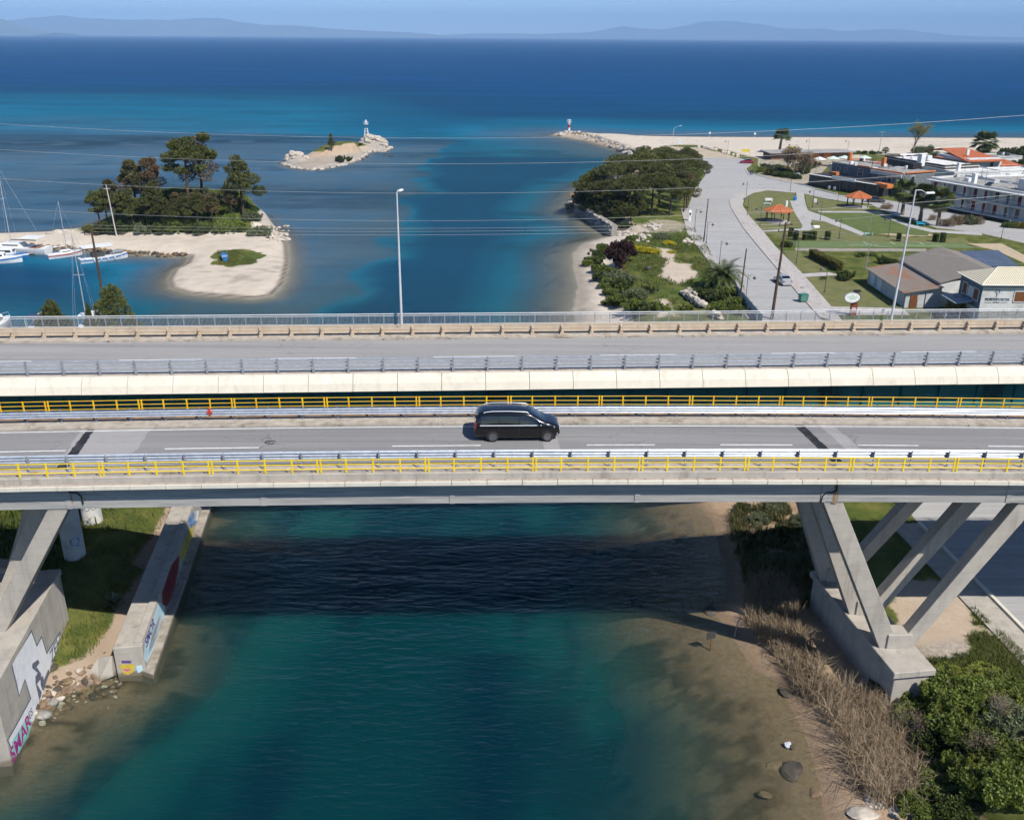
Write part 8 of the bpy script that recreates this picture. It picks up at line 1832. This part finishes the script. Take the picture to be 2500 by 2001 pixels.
for k, (a_, b_, ya, yb, lb) in enumerate(((Z1b(300, 780), (2560, 402), 240, 190, 'cable sagging over the restaurant roofs'), ((1930, 545), (2520, 474), 140, 190, 'cable crossing in front of the fan palms'))):
    A_ = GY(*a_, ya); B_ = GY(*b_, yb); m = MB(); m.tube([A_.lerp(B_, f) - Vector((0, 0, 2.5 * f * (1 - f))) for f in np.linspace(0, 1, 20)], .018, 5); m.solo('overhead_cable', WIRE, lb, 'cable')

# ------------------------------------------------------------------ boats in the lagoon
BOATW = pm('boat_white', (.78, .78, .76), (.70, .70, .68), 1, .35, spec=.5); BOATB = pm('boat_blue', (.03, .16, .42), None, 1, .4, spec=.5); CANV = pm('boat_canvas_blue', (.04, .06, .12), None, 2, .8)
TEAK = pm('teak', (.28, .15, .07), (.22, .11, .05), 3, .7)
def hull(m_, L, B, fb, draft=.35, tr=.75):
    """boat hull along +X (bow), origin at waterline amidships"""
    st = []; n = 9
    for i in range(n):
        f = i / (n - 1); x = -L / 2 + L * f; b = B / 2 * (tr + (1 - tr) * math.sin(min(1, f / .45) * math.pi / 2)) * (1 if f < .5 else math.cos((f - .5) / .5 * math.pi / 2) ** .7 + .02); fz = fb * (1 + .35 * f * f)
        st.append([Vector((x, -b, fz)), Vector((x, -b * .93, fz * .35)), Vector((x, -b * .6, -draft * (1 - .7 * f ** 3))), Vector((x, b * .6, -draft * (1 - .7 * f ** 3))), Vector((x, b * .93, fz * .35)), Vector((x, b, fz))])
    V, F = loft(st, None); return m_.add(V, F)
def boat(name, label, p, rz, L, B, fb, hullmat=BOATW, stripe=None, cabin=None, canopy=None, mast=0.0, furled=False, cat='boat', extras=()):
    g = thing(name, label, cat, (0, 0, 0)); hull(MB(), L, B, fb).build('hull', hullmat, g, smooth=35)
    if stripe:
        m = MB(); st = []
        for i in range(9):
            f = i / 8; x = -L / 2 + L * f; b = B / 2 * (.75 + .25 * math.sin(min(1, f / .45) * math.pi / 2)) * (1 if f < .5 else math.cos((f - .5) / .5 * math.pi / 2) ** .7 + .02); fz = fb * (1 + .35 * f * f); st.append((x, b + .012, fz))
        for s_ in (-1, 1): m.add([Vector((x, s_ * b, fz * k)) for x, b, fz in st for k in (.62, .86)], [(2 * i, 2 * i + 2, 2 * i + 3, 2 * i + 1) for i in range(8)])
        m.build('stripe', stripe, g)
    MB().box((-L * .1, 0, fb + .01), (L * .62, B * .72, .04)).build('deck', TEAK if furled else pm('boat_floor_grey', (.35, .4, .46), None) if name == 'rowing_boat' else BOATW, g)
    if cabin:
        x, l, w, h = cabin; MB().box((x, 0, fb + h / 2), (l, w, h), 0, .82).bevel(.08, 2).build('cabin', BOATW, g, smooth=40)
        for s_ in (-1, 1): MB().box((x, s_ * w * .455, fb + h * .55), (l * .7, .04, h * .34)).build('cabin_window', GLASS, g)
        MB().box((x + l * .455, 0, fb + h * .58), (.05, w * .6, h * .34)).build('cabin_window', GLASS, g)
    if canopy:
        x, l, w, z, mt = canopy; MB().box((x, 0, z), (l, w, .09)).bevel(.03).build('canopy', mt, g)
        for sx in (-.46, .46):
            for sy in (-.46, .46): MB().tube([(x + sx * l, sy * w, fb - .05), (x + sx * l, sy * w, z)], .025, 5).build('canopy_post', FRAMEW, g)
    if mast:
        MB().tube([(L * .08, 0, fb), (L * .06, 0, fb + mast)], [.075, .05], 7).build('mast', pm('mast_alloy', (.62, .63, .64), None, 2, .4, metal=.4), g)
        MB().tube([(L * .07, 0, fb + 1.3), (-L * .33, 0, fb + 1.25)], .09, 6).build('boom', CANV if furled else FRAMEW, g)
        MB().tube([(L * .07, -.7, fb + mast * .6), (L * .07, .7, fb + mast * .6)], .025, 5).build('spreader', FRAMEW, g)
        for q in ((L * .5, 0, fb * 1.3), (-L * .48, 0, fb), (L * .05, B * .45, fb), (L * .05, -B * .45, fb)): MB().tube([q, (L * .06, 0, fb + mast)], .012, 4).build('stay', GALV, g)
    MB().tube([(L * .48, 0, fb * 1.35 + .5), (L * .36, B * .3, fb * 1.2 + .5), (L * .15, B * .46, fb * 1.1 + .5)], .018, 4).build('rail', GALV, g); MB().tube([(L * .48, 0, fb * 1.35 + .5), (L * .36, -B * .3, fb * 1.2 + .5), (L * .15, -B * .46, fb * 1.1 + .5)], .018, 4).build('rail', GALV, g)
    g.location = (p[0], p[1], 0.0); g.rotation_euler = (0, 0, rz); return g
def ZB(x, y): return x * .19701, 460 + y * .19701
bp_ = G(*ZB(810, 845), 0); boat('sailing_boat', 'small white sailing boat with a red stripe moored stern out in the lagoon', bp_, math.radians(40), 6.2, 2.2, .75, BOATW, pm('boat_red', (.4, .04, .03), None), (.2, 2.2, 1.3, .55), None, 9.5)
bp_ = G(*ZB(1290, 890), 0); hb = boat('tour_boat', 'blue and white tour boat with a flat white canopy in the lagoon', bp_, math.radians(38), 8.6, 3.0, .8, BOATW, BOATB, None, (-1.0, 5.4, 3.1, 2.85, BOATW))
share('engine_box', MB().box((-1.0, 0, 1.3), (2.2, 1.4, .8)).bevel(.06).mesh('engine_box', DARKM), hb); share('dinghy', MB().box((2.5, 0, 1.4), (2.2, 1.1, .5)).bevel(.2, 2).mesh('dinghy', GALV_DULL), hb)
for k in range(5): share('fender', MB().lathe([(.03, -.3), (.13, -.2), (.13, .2), (.03, .3)], 8, (-2 + k * 1.2, -1.5, .55)).mesh('fender', FRAMEW), hb)
bp_ = G(*ZB(220, 800), 0); boat('sailing_yacht', 'large white sailing yacht with tall mast and cockpit canopy at the left edge', bp_, math.radians(175), 12.5, 4.0, 1.25, BOATW, None, (.5, 4.5, 2.6, .8), (-3.4, 3.6, 3.2, 3.1, BOATW), 15, True)
bp_ = G(*ZB(120, 865), 0); boat('motor_boat', 'white and blue motor boat with a hard top in front of the large yacht', bp_, math.radians(5), 7.2, 2.6, .8, BOATB, BOATW, (-.2, 2.6, 1.9, 1.2), None)
bp_ = G(*ZB(5, 920), 0); boat('motor_boat', 'white motor boat cut by the left edge of the picture', bp_, math.radians(15), 7.5, 2.6, .9, BOATW, BOATB, (-.2, 2.6, 1.9, 1.0), (-1.5, 2.4, 2.2, 2.3, CANV))
p = G(*ZB(440, 820), 0); MB().box((p.x, p.y, .30), (3.0, 1.3, .14), .35).bevel(.03).solo('floating_platform', TEAK, 'brown boarding platform floating behind the large yacht', 'platform')
p = G(548, 628, .9); rb = boat('rowing_boat', 'small blue and white rowing boat lying on the grass of the sandy tongue', p, math.radians(110), 3.6, 1.3, .5, BOATB, BOATW, None, None); rb.location.z = ground_z(p.x, p.y) + .25
bp_ = (-57.5, 120.5); boat('sailing_yacht', 'sailing yacht whose bare mast shows behind the larger pine top', bp_, math.radians(95), 10.5, 3.4, 1.1, BOATW, BOATB, (.5, 3.6, 2.2, .7), None, 13.6, True)
for i, (x, y, lb) in enumerate(((-73, 126, 'white motor boat seen through the railing at the far left'), (-66.5, 127, 'white motor boat with dark canvas behind the smaller pine top'), (-60, 128, 'white cabin boat behind the thin young pine'))):
    boat('motor_boat', lb, (x, y), math.radians(80 + 9 * i), 7.0, 2.6, .95, BOATW, None, (.0, 2.8, 1.9, 1.2), (-1.9, 2.0, 2.1, 2.4, CANV if i != 2 else BOATW))
# ------------------------------------------------------------------ rocks
def rock_mesh(seed, mat, rough=.28):
    bm = bmesh.new(); bmesh.ops.create_icosphere(bm, subdivisions=2, radius=1.0); rng = np.random.default_rng(seed); k = rng.normal(size=(7, 3)); k /= np.linalg.norm(k, axis=1, keepdims=True); o = rng.uniform(.55, .95, 7)
    for v in bm.verts:
        p = np.array(v.co)
        for a, d in zip(k, o):
            t = p @ a
            if t > d: p = p - a * (t - d)
        v.co = Vector(p * (1 + rough * .25 * rng.normal())); v.co.z *= .8
    me = bpy.data.meshes.new('boulder'); bm.to_mesh(me); bm.free(); me.materials.append(mat); return me
RK_PALE = pm('pale_limestone', (.56, .50, .42), (.36, .31, .26), 1.6, .92, .4, 6, space='pos', stain=(.22, .19, .16), stain_scale=.5); RK_GREY = pm('grey_rock', (.33, .31, .28), (.2, .185, .17), 1.8, .92, .4, 6, space='pos'); RK_DARK = pm('wet_dark_rock', (.10, .085, .065), (.06, .05, .04), 2, .8, .4, 6, space='pos'); RK_BROWN = pm('brown_rock', (.26, .18, .11), (.16, .11, .07), 2, .9, .4, 6, space='pos')
RKS = {k: [rock_mesh(s + i * 10, m_) for s in range(4)] for i, (k, m_) in enumerate((('p', RK_PALE), ('g', RK_GREY), ('d', RK_DARK), ('b', RK_BROWN)))}
def boulder(parent, p, r, kind, flat_=1.0, name='boulder'):
    o = bpy.data.objects.new(name, random.choice(RKS[kind])); put(o, parent); o.location = Vector(p) - ORG[parent.name]; o.rotation_euler = (random.uniform(-.4, .4), random.uniform(-.4, .4), random.uniform(0, 6.28)); o.scale = (r * random.uniform(.8, 1.3), r * random.uniform(.8, 1.2), r * random.uniform(.7, 1.0) * flat_); return o
random.seed(5)
# breakwater with its red and white beacon
j0 = G(1349, 329, 0); bw = thing('rock_breakwater', 'long breakwater of pale boulders with a red and white beacon on its end', 'breakwater', (j0.x, j0.y, 0))
crest = [G(1362, 327, .6), G(1383, 322, 1.6), G(1400, 322, 1.9), G(1440, 330, 1.6), G(1490, 345, 1.2), G(1530, 360, 1.2), G(1562, 372, 1.2)]
for k in range(215):
    f = random.random() ** .85 * (len(crest) - 1.001); i = int(f); c = crest[i].lerp(crest[i + 1], f - i); off = random.uniform(-1, 1); w = 3.4 if f < 2.5 else 3.2
    d = (crest[i + 1] - crest[i]).normalized(); n = Vector((-d.y, d.x, 0)); p = c + n * off * w; z = max(-.1, c.z * (1 - abs(off) * .9) + .1)
    boulder(bw, (p.x, p.y, z), random.uniform(.55, 1.15), 'p' if f < 3.2 or random.random() < .3 else 'g')
bc = G(1389, 319, 2.0); be = thing('harbour_beacon', 'small red and white banded beacon at the tip of the breakwater', 'beacon', (bc.x, bc.y, 2.0))
for z0, z1, mt in ((-.6, 1.2, WHITE), (1.2, 2.5, pm('beacon_red', (.4, .03, .04), None)), (2.5, 3.5, WHITE)): MB().lathe([(.50, z0), (.48, z1)], 14, (bc.x, bc.y, 2.0)).build('band', mt, be, smooth=50)
MB().lathe([(.95, 3.5), (.95, 3.62)], 14, (bc.x, bc.y, 2.0)).build('gallery', WHITE, be); m = MB(); m.tube([(bc.x + .9 * math.cos(t), bc.y + .9 * math.sin(t), 6.4) for t in np.linspace(0, 6.283, 17)], .04, 4)
for k in range(8): t = k * .785; m.tube([(bc.x + .9 * math.cos(t), bc.y + .9 * math.sin(t), 5.6), (bc.x + .9 * math.cos(t), bc.y + .9 * math.sin(t), 6.4)], .035, 4)
m.build('railing', FRAMEW, be); MB().lathe([(.28, 3.6), (.28, 4.3), (.34, 4.35), (.05, 4.75)], 12, (bc.x, bc.y, 2.0)).build('lantern', LHEAD, be)
# islet beacon
bi = Vector((-54.4, 356.8, 5.0)); bi.z = ground_z(bi.x, bi.y) - .1; be2 = thing('harbour_beacon', 'white lattice beacon on the rocky end of the islet', 'beacon', bi)
for sx, sy in ((-1, -1), (1, -1), (1, 1), (-1, 1)):
    MB().tube([bi + Vector((sx * .75, sy * .75, -.3)), bi + Vector((sx * .42, sy * .42, 2.6))], .10, 6).build('leg', WHITE, be2); MB().tube([bi + Vector((sx * .42, sy * .42, 2.6)), bi + Vector((sx * .3, sy * .3, 4.0))], .07, 6).build('leg', pm('beacon_green', (.05, .22, .24), None), be2)
for z, w in ((.5, .66), (1.5, .55), (2.55, .45)):
    m = MB()
    for a, b_ in (((-1, -1), (1, -1)), ((1, -1), (1, 1)), ((1, 1), (-1, 1)), ((-1, 1), (-1, -1))): m.tube([bi + Vector((a[0] * w, a[1] * w, z)), bi + Vector((b_[0] * w, b_[1] * w, z))], .05, 5)
    m.build('brace', WHITE, be2)
MB().lathe([(.85, 4.0), (.85, 4.12)], 12, bi).build('gallery', WHITE, be2); m = MB(); m.tube([bi + Vector((.8 * math.cos(t), .8 * math.sin(t), 4.9)) for t in np.linspace(0, 6.283, 17)], .045, 4)
for k in range(8): t = k * .785; m.tube([bi + Vector((.8 * math.cos(t), .8 * math.sin(t), 4.1)), bi + Vector((.8 * math.cos(t), .8 * math.sin(t), 4.9))], .04, 4)
m.build('railing', FRAMEW, be2); MB().lathe([(.25, 4.1), (.3, 5.1), (.35, 5.2), (.05, 5.7)], 10, bi).build('lantern', LHEAD, be2)
ir = thing('islet_rocks', 'weathered pale rocks along the shore and ends of the islet', 'rocks', (-60, 335, 0))
for k in range(150):
    i = random.randrange(12); a = Vector(POLY_I[i] + (0,)); b_ = Vector(POLY_I[i + 1] + (0,)); p = a.lerp(b_, random.random()) + Vector((random.uniform(-.6, .6), random.uniform(-.2, 1.6), 0)); boulder(ir, (p.x, p.y, max(.05, ground_z(p.x, p.y))), random.uniform(.35, .9), 'p' if random.random() < .75 else 'g', .8)
for c, s_, n in (((-52.5, 356.5), 3.6, 46), ((-72, 316), 2.6, 22), ((-48.5, 357), 2.6, 22)):
    for k in range(n):
        x = c[0] + random.gauss(0, s_ * .5); y = c[1] + random.gauss(0, s_ * .5); boulder(ir, (x, y, max(0, ground_z(x, y)) + .1), random.uniform(.6, 1.3), 'p', .9)
for x, y in ((2050, 770), (2130, 800), (1660, 790), (1600, 830)):
    p = G(*Z8(x, y), 0); boulder(ir, (p.x, p.y, .05), .8, 'd', .6)
# rubble along the spit quay and the cliff foot
qr = thing('quay_rubble', 'dark rubble stones along the lagoon edge of the sandy track', 'rocks', tuple(G(250, 612, 0)[:2]) + (0,))
for k in range(120):
    u = random.uniform(60, 455); v = np.interp(u, [0, 91, 208, 292, 415, 458], [600, 606, 612, 620, 628, 627]) - random.uniform(0, 2.2); p = G(u, v, 0); boulder(qr, (p.x, p.y + random.uniform(-.1, .8), random.uniform(.05, .45)), random.uniform(.25, .6), 'b' if random.random() < .6 else 'd')
cr = thing('shore_rocks', 'pale loose rocks at the seaward end of the wooded spit', 'rocks', tuple(G(690, 570, 0)[:2]) + (0,))
for k in range(90):
    p = GT(random.uniform(650, 705), random.uniform(552, 590)); boulder(cr, p, random.uniform(.2, .55), 'p' if random.random() < .7 else 'd')
for u, v, r in ((143, 568, 1.1), (160, 565, .9), (172, 566, 1.0), (122, 571, .7)): boulder(cr, GT(u, v), r, 'p', .6)
# stone sea wall and rocks below the grove
swp = [Vector(POLY_R[0] + (0,)) for _ in ()]
w0 = G(1488, 578, 0); w1 = G(1450, 553, 0); w2 = G(1412, 527, 0)
sw_ = thing('stone_sea_wall', 'grey rubble stone sea wall below the pine grove', 'wall', w1); hwl = 2.5
for a, b_ in ((w0, w1), (w1, w2)):
    d = (b_ - a); n = Vector((-d.y, d.x, 0)).normalized(); n = n if n.x > 0 else -n
    MB().hexa([a + n * .25 + Vector((0, 0, -.8)), b_ + n * .25 + Vector((0, 0, -.8)), b_ + n * 1.6 + Vector((0, 0, -.8)), a + n * 1.6 + Vector((0, 0, -.8)), a + n * .45 + Vector((0, 0, hwl - .1)), b_ + n * .45 + Vector((0, 0, hwl - .1)), b_ + n * 1.6 + Vector((0, 0, hwl - .1)), a + n * 1.6 + Vector((0, 0, hwl - .1))]).build('core', RK_GREY, sw_)
    nx_ = int(d.length / .85)
    for i in range(nx_):
        for j in range(5):
            p = a + d * ((i + .5 + (.4 if j % 2 else 0)) / nx_) + n * (.28 + .05 * j) + Vector((0, 0, .25 + j * .52)); boulder(sw_, p, random.uniform(.36, .48), 'g' if random.random() < .7 else 'p', .9, 'stone')
gr_ = thing('shore_rocks', 'brown rocks at the waterline beside the stone sea wall', 'rocks', tuple(G(1400, 500, 0)[:2]) + (0,))
for k in range(60):
    f = random.random(); u = np.interp(f, [0, .4, .7, 1], [1384, 1395, 1405, 1438]); v = np.interp(f, [0, .4, .7, 1], [516, 494, 480, 455]); p = G(u + random.uniform(-2, 12), v + random.uniform(-4, 2), .2); boulder(gr_, (p.x, p.y, random.uniform(.1, 1.2)), random.uniform(.4, 1.0), 'b' if random.random() < .6 else 'p')
# ruined wall and pale rubble on the green plot
rw = thing('ruined_wall', 'broken low stone wall below the big palm, just above the railing', 'ruin', GT(*Q5(1220, 850)))
for x0, y0, x1, y1, n in ((1120, 780, 1260, 880, 34), (1260, 880, 1330, 920, 18), (1400, 985, 1480, 1010, 16), (1190, 790, 1260, 830, 12)):
    for k in range(n): f = random.random(); p = GT(*Q5(x0 + (x1 - x0) * f + random.uniform(-10, 10), y0 + (y1 - y0) * f + random.uniform(-8, 8))); boulder(rw, p + Vector((0, 0, random.uniform(.1, .9))), random.uniform(.28, .6), 'p' if random.random() < .6 else 'g', .9, 'stone')
rb_ = thing('rock_outcrop', 'pale broken rocks along the top of the green plot below the grove', 'rocks', GT(*Q5(800, 290)))
for x, y, n in ((800, 290, 20), (640, 250, 12), (880, 195, 14), (860, 180, 10), (1200, 340, 8), (560, 240, 10)):
    for k in range(n): p = GT(*Q5(x + random.gauss(0, 32), y + random.gauss(0, 14))); boulder(rb_, p + Vector((0, 0, .1)), random.uniform(.25, .7), 'p', .8)
p = GT(*Q5(835, 575)); st = thing('dark_stump', 'dark burnt stump on the grass of the green plot', 'stump', p); boulder(st, p + Vector((0, 0, .3)), .7, 'd', .9, 'stump_body')

# ------------------------------------------------------------------ canal wall with graffiti on the left bank
E0 = G(375, 1652, .15); E1 = G(515, 1243, .15); F0 = G(356, 1634, .40); F1 = G(487, 1259, .40)
ztop = GY(349, 1576, F0.y).z; L0 = G(273, 1587, ztop); T0 = G(331, 1582, ztop - .12)
cw = thing('canal_wall', 'pale concrete canal wall with a low ledge and painted graffiti', 'wall', F0)
def extend(a, b, L): return a + (b - a).normalized() * L
Fz = lambda p, z: Vector((p.x, p.y, z))
F2 = extend(F0, F1, 46); E2 = extend(E0, E1, 46); dF = (F2 - F0).normalized(); nF = Vector((dF.y, -dF.x, 0))
wdt = (F0 - Fz(L0, F0.z)).length
B0, B2 = F0 - nF * wdt, F2 - nF * wdt
MB().hexa([Fz(B0, -1), Fz(F0, -1), Fz(F2, -1), Fz(B2, -1), Fz(B0, ztop), Fz(F0, ztop), Fz(F2, ztop), Fz(B2, ztop)]).bevel(.04).build('wall_body', CONC, cw)
q0, q2 = F0 - nF * .55 + dF * .3, F2 - nF * .55; MB().hexa([Fz(q0, ztop - .1), Fz(F0 + dF * .3 - nF * .02, ztop - .1), Fz(F2 - nF * .02, ztop - .1), Fz(q2, ztop - .1), Fz(q0, ztop + .18), Fz(F0 + dF * .3 - nF * .02, ztop + .18), Fz(F2 - nF * .02, ztop + .18), Fz(q2, ztop + .18)]).bevel(.03).build('parapet', CONC, cw)
MB().hexa([Fz(F0, -1.2) - nF * .3, Fz(E0, -1.2), Fz(E2, -1.2), Fz(F2, -1.2) - nF * .3, Fz(F0, .40) - nF * .3, Fz(E0, .36), Fz(E2, .36), Fz(F2, .40) - nF * .3]).bevel(.03).build('ledge', CONC, cw)
def CWp(x, y): return on_plane(x * .46332, 1150 + y * .46332, F0, nF)
for mt, pts in ((GCYAN, ((762, 900), (800, 790), (835, 690), (868, 700), (862, 800), (825, 900), (775, 1010), (757, 990))), (GWHITE, ((800, 860), (840, 760), (862, 780), (850, 840), (815, 910), (780, 960))), (GRED, ((852, 640), (905, 490), (945, 440), (940, 520), (915, 640), (878, 715), (856, 700))), (GYEL, ((948, 430), (985, 330), (1020, 270), (1015, 340), (985, 420), (955, 485))), (GBLUE, ((990, 260), (1010, 215), (1040, 215), (1035, 275), (1005, 300))), (GWHITE, ((1015, 215), (1050, 205), (1040, 260), (1020, 260)))):
    decal('graffiti_patch', mt, cw, [CWp(*p) for p in pts], nF, .006)
wall_text('SMOR', 1.0, CWp(790, 850), dF, nF, GPUR, cw, .012, .03); wall_text('WRTS', 1.5, CWp(897, 590), dF, nF, pm('graffiti_maroon', (.16, .02, .03), None), cw, .012, .02); wall_text('OZ', 1.2, CWp(985, 370), dF, nF, pm('graffiti_olive', (.30, .26, .05), None), cw, .012, .02)
nE = -dF
def CE(x, y): return on_plane(x / 3.836, 1450 + y / 3.836, F0, nE)
decal('graffiti_face', GYEL, cw, [CE(*p) for p in ((1105, 665), (1170, 655), (1255, 650), (1262, 690), (1240, 735), (1200, 752), (1160, 745), (1140, 700))], nE, .006)
decal('graffiti_cap', GPUR, cw, [CE(*p) for p in ((1138, 618), (1228, 620), (1230, 645), (1140, 645))], nE, .010); decal('graffiti_lips', GPINK, cw, [CE(*p) for p in ((1150, 705), (1175, 695), (1190, 700), (1205, 695), (1225, 708), (1190, 722))], nE, .010); decal('graffiti_wash', GCYAN, cw, [CE(*p) for p in ((1275, 670), (1330, 660), (1340, 720), (1290, 735))], nE, .006)
# broken slab and rubble beside the wall
p = G(225, 1635, .6); lb0 = thing('concrete_slab', 'broken pale concrete slab leaning against the end of the canal wall', 'slab', p)
MB().add([Vector(q) for q in (tuple(G(205, 1660, .05)), tuple(G(240, 1665, .05)), tuple(G(277, 1650, .3)), tuple(G(272, 1600, 1.6)), tuple(G(240, 1605, 1.2)))] + [Vector(q) + Vector((0, .5, -.3)) for q in (tuple(G(205, 1660, .05)), tuple(G(240, 1665, .05)), tuple(G(277, 1650, .3)), tuple(G(272, 1600, 1.6)), tuple(G(240, 1605, 1.2)))], [(0, 1, 2, 3, 4), (9, 8, 7, 6, 5)] + [(i, (i + 1) % 5 + 0, (i + 1) % 5 + 5, i + 5) for i in range(5)]).build('slab_body', CONC, lb0)
rbp = thing('bank_rubble', 'brown rubble and stones spilling into the water beside the graffiti pier', 'rocks', G(160, 1690, .2))
for k in range(260):
    f = random.random(); u = np.interp(f, [0, .5, 1], [90, 170, 290]) + random.gauss(0, 14); v = np.interp(f, [0, .5, 1], [1740, 1680, 1650]) + random.gauss(0, 24); p = GT(u, v); p.z = max(ground_z(p.x, p.y), -.25); boulder(rbp, p, random.uniform(.06, .2) if random.random() < .9 else random.uniform(.25, .42), random.choice('bbdpb'), .9, 'stone')
for u, v, r in ((148, 1708, .32), (85, 1708, .3), (130, 1712, .36), (108, 1745, .4)): p = GT(u, v); boulder(rbp, p, r, 'p' if r < .33 else 'g', .8, 'stone')
# stones in the shallows on the right
for i, (x, y, r, k_, lb) in enumerate(((925, 1050, .9, 'd', 'large brown boulder in the shallows near the bottom'), (800, 1140, .55, 'b', 'ochre flat stone in the shallows left of the large boulder'), (1050, 1160, .45, 'b', 'small stone between the large boulder and the bottom edge'), (850, 1000, .45, 'b', 'small brown stone above left of the large boulder'), (505, 212, .6, 'd', 'dark weed covered stone near the bridge shadow'), (905, 640, .45, 'd', 'dark tangled driftwood on the sand below the pier'))):
    p = GT(*Q3(x, y)); g = thing('shore_stone', lb, 'rock', (p.x, p.y, ground_z(p.x, p.y))); ORG[g.name] = Vector(g.location); boulder(g, Vector(g.location) + Vector((0, 0, .02)), r, k_, .4, 'stone')
p = GT(*Q3(1395, 1200)); g = thing('pale_rock', 'pale grey rock face at the bottom edge between reeds and bushes', 'rock', p)
for dx, dy, r in ((0, 0, 1.5), (-1.2, -.9, 1.2), (.9, -.8, 1.3), (-.4, .8, .9), (1.6, .2, .9)): boulder(g, p + Vector((dx, dy, -.15)), r * .7, 'p', .6, 'stone')
p = GT(*Q3(505, 395)); g = thing('warning_board', 'dark board on a leaning rusty stake at the water edge', 'sign', p); MB().tube([p - Vector((0, 0, .3)), p + Vector((.0, 0, .75))], .05, 6).build('stake', RUST, g); MB().box(p + Vector((-.05, -.05, 1.05)), (.62, .08, .5), .3).build('board', DARKM, g)
p = GT(*Q3(632, 335)); MB().tube([p, p + Vector((.05, 0, .8)), p + Vector((.15, .1, 1.3)), p + Vector((.3, .1, 1.35))], .04, 6).solo('bent_pipe', GALV_DULL, 'thin bent grey pipe standing on the dark sand', 'pipe')
p = GT(*Q3(912, 905)); g = thing('white_bag', 'small crumpled white bag lying in the shallow water', 'bag', (p.x, p.y, 0)); boulder(g, (p.x, p.y, .08), .2, 'p', .9, 'bag_body').data = rock_mesh(77, pm('bag_plastic', (.55, .56, .58), (.4, .42, .45), 6, .5)); boulder(g, (p.x + .2, p.y - .15, .05), .16, 'd', .8, 'dark_end')
# spiky plant on the left bank
p = GT(280, 1480); V = []; F = []
for i in range(46):
    a = i * 2.39996; L_ = random.uniform(.7, 1.3); el = random.uniform(.25, 1.2); d = Vector((math.cos(a) * math.cos(el), math.sin(a) * math.cos(el), math.sin(el))); s_ = Vector((-math.sin(a), math.cos(a), 0)) * .06; b = len(V); V += [p - s_, p + s_, p + d * L_ * .6 + s_ * 1.3, p + d * L_ * .6 - s_ * 1.3, p + d * L_ - Vector((0, 0, .25 * L_))]; F += [(b, b + 1, b + 2, b + 3), (b + 3, b + 2, b + 4)]
MB().add(V, F).solo('spiky_plant', L_OLIVE, 'grey green spiky rosette plant on the left bank in front of the shade line', 'plant')
# net over the teal girder
# ------------------------------------------------------------------ haze over the gulf
def haze():
    t = NT('haze_air')
    pv = t.n('VolumePrincipled', inp={'Color': (0.38, 0.63, 1.0, 1), 'Density': 6.8e-5, 'Anisotropy': -0.15})
    t.t.links.new(pv.outputs[0], t.out.inputs[1])
    b = MB().box((0, 19000, 440), (140000, 44000, 922)); o = b.build('haze', t.m); o['kind'] = 'stuff'
    return o
haze()
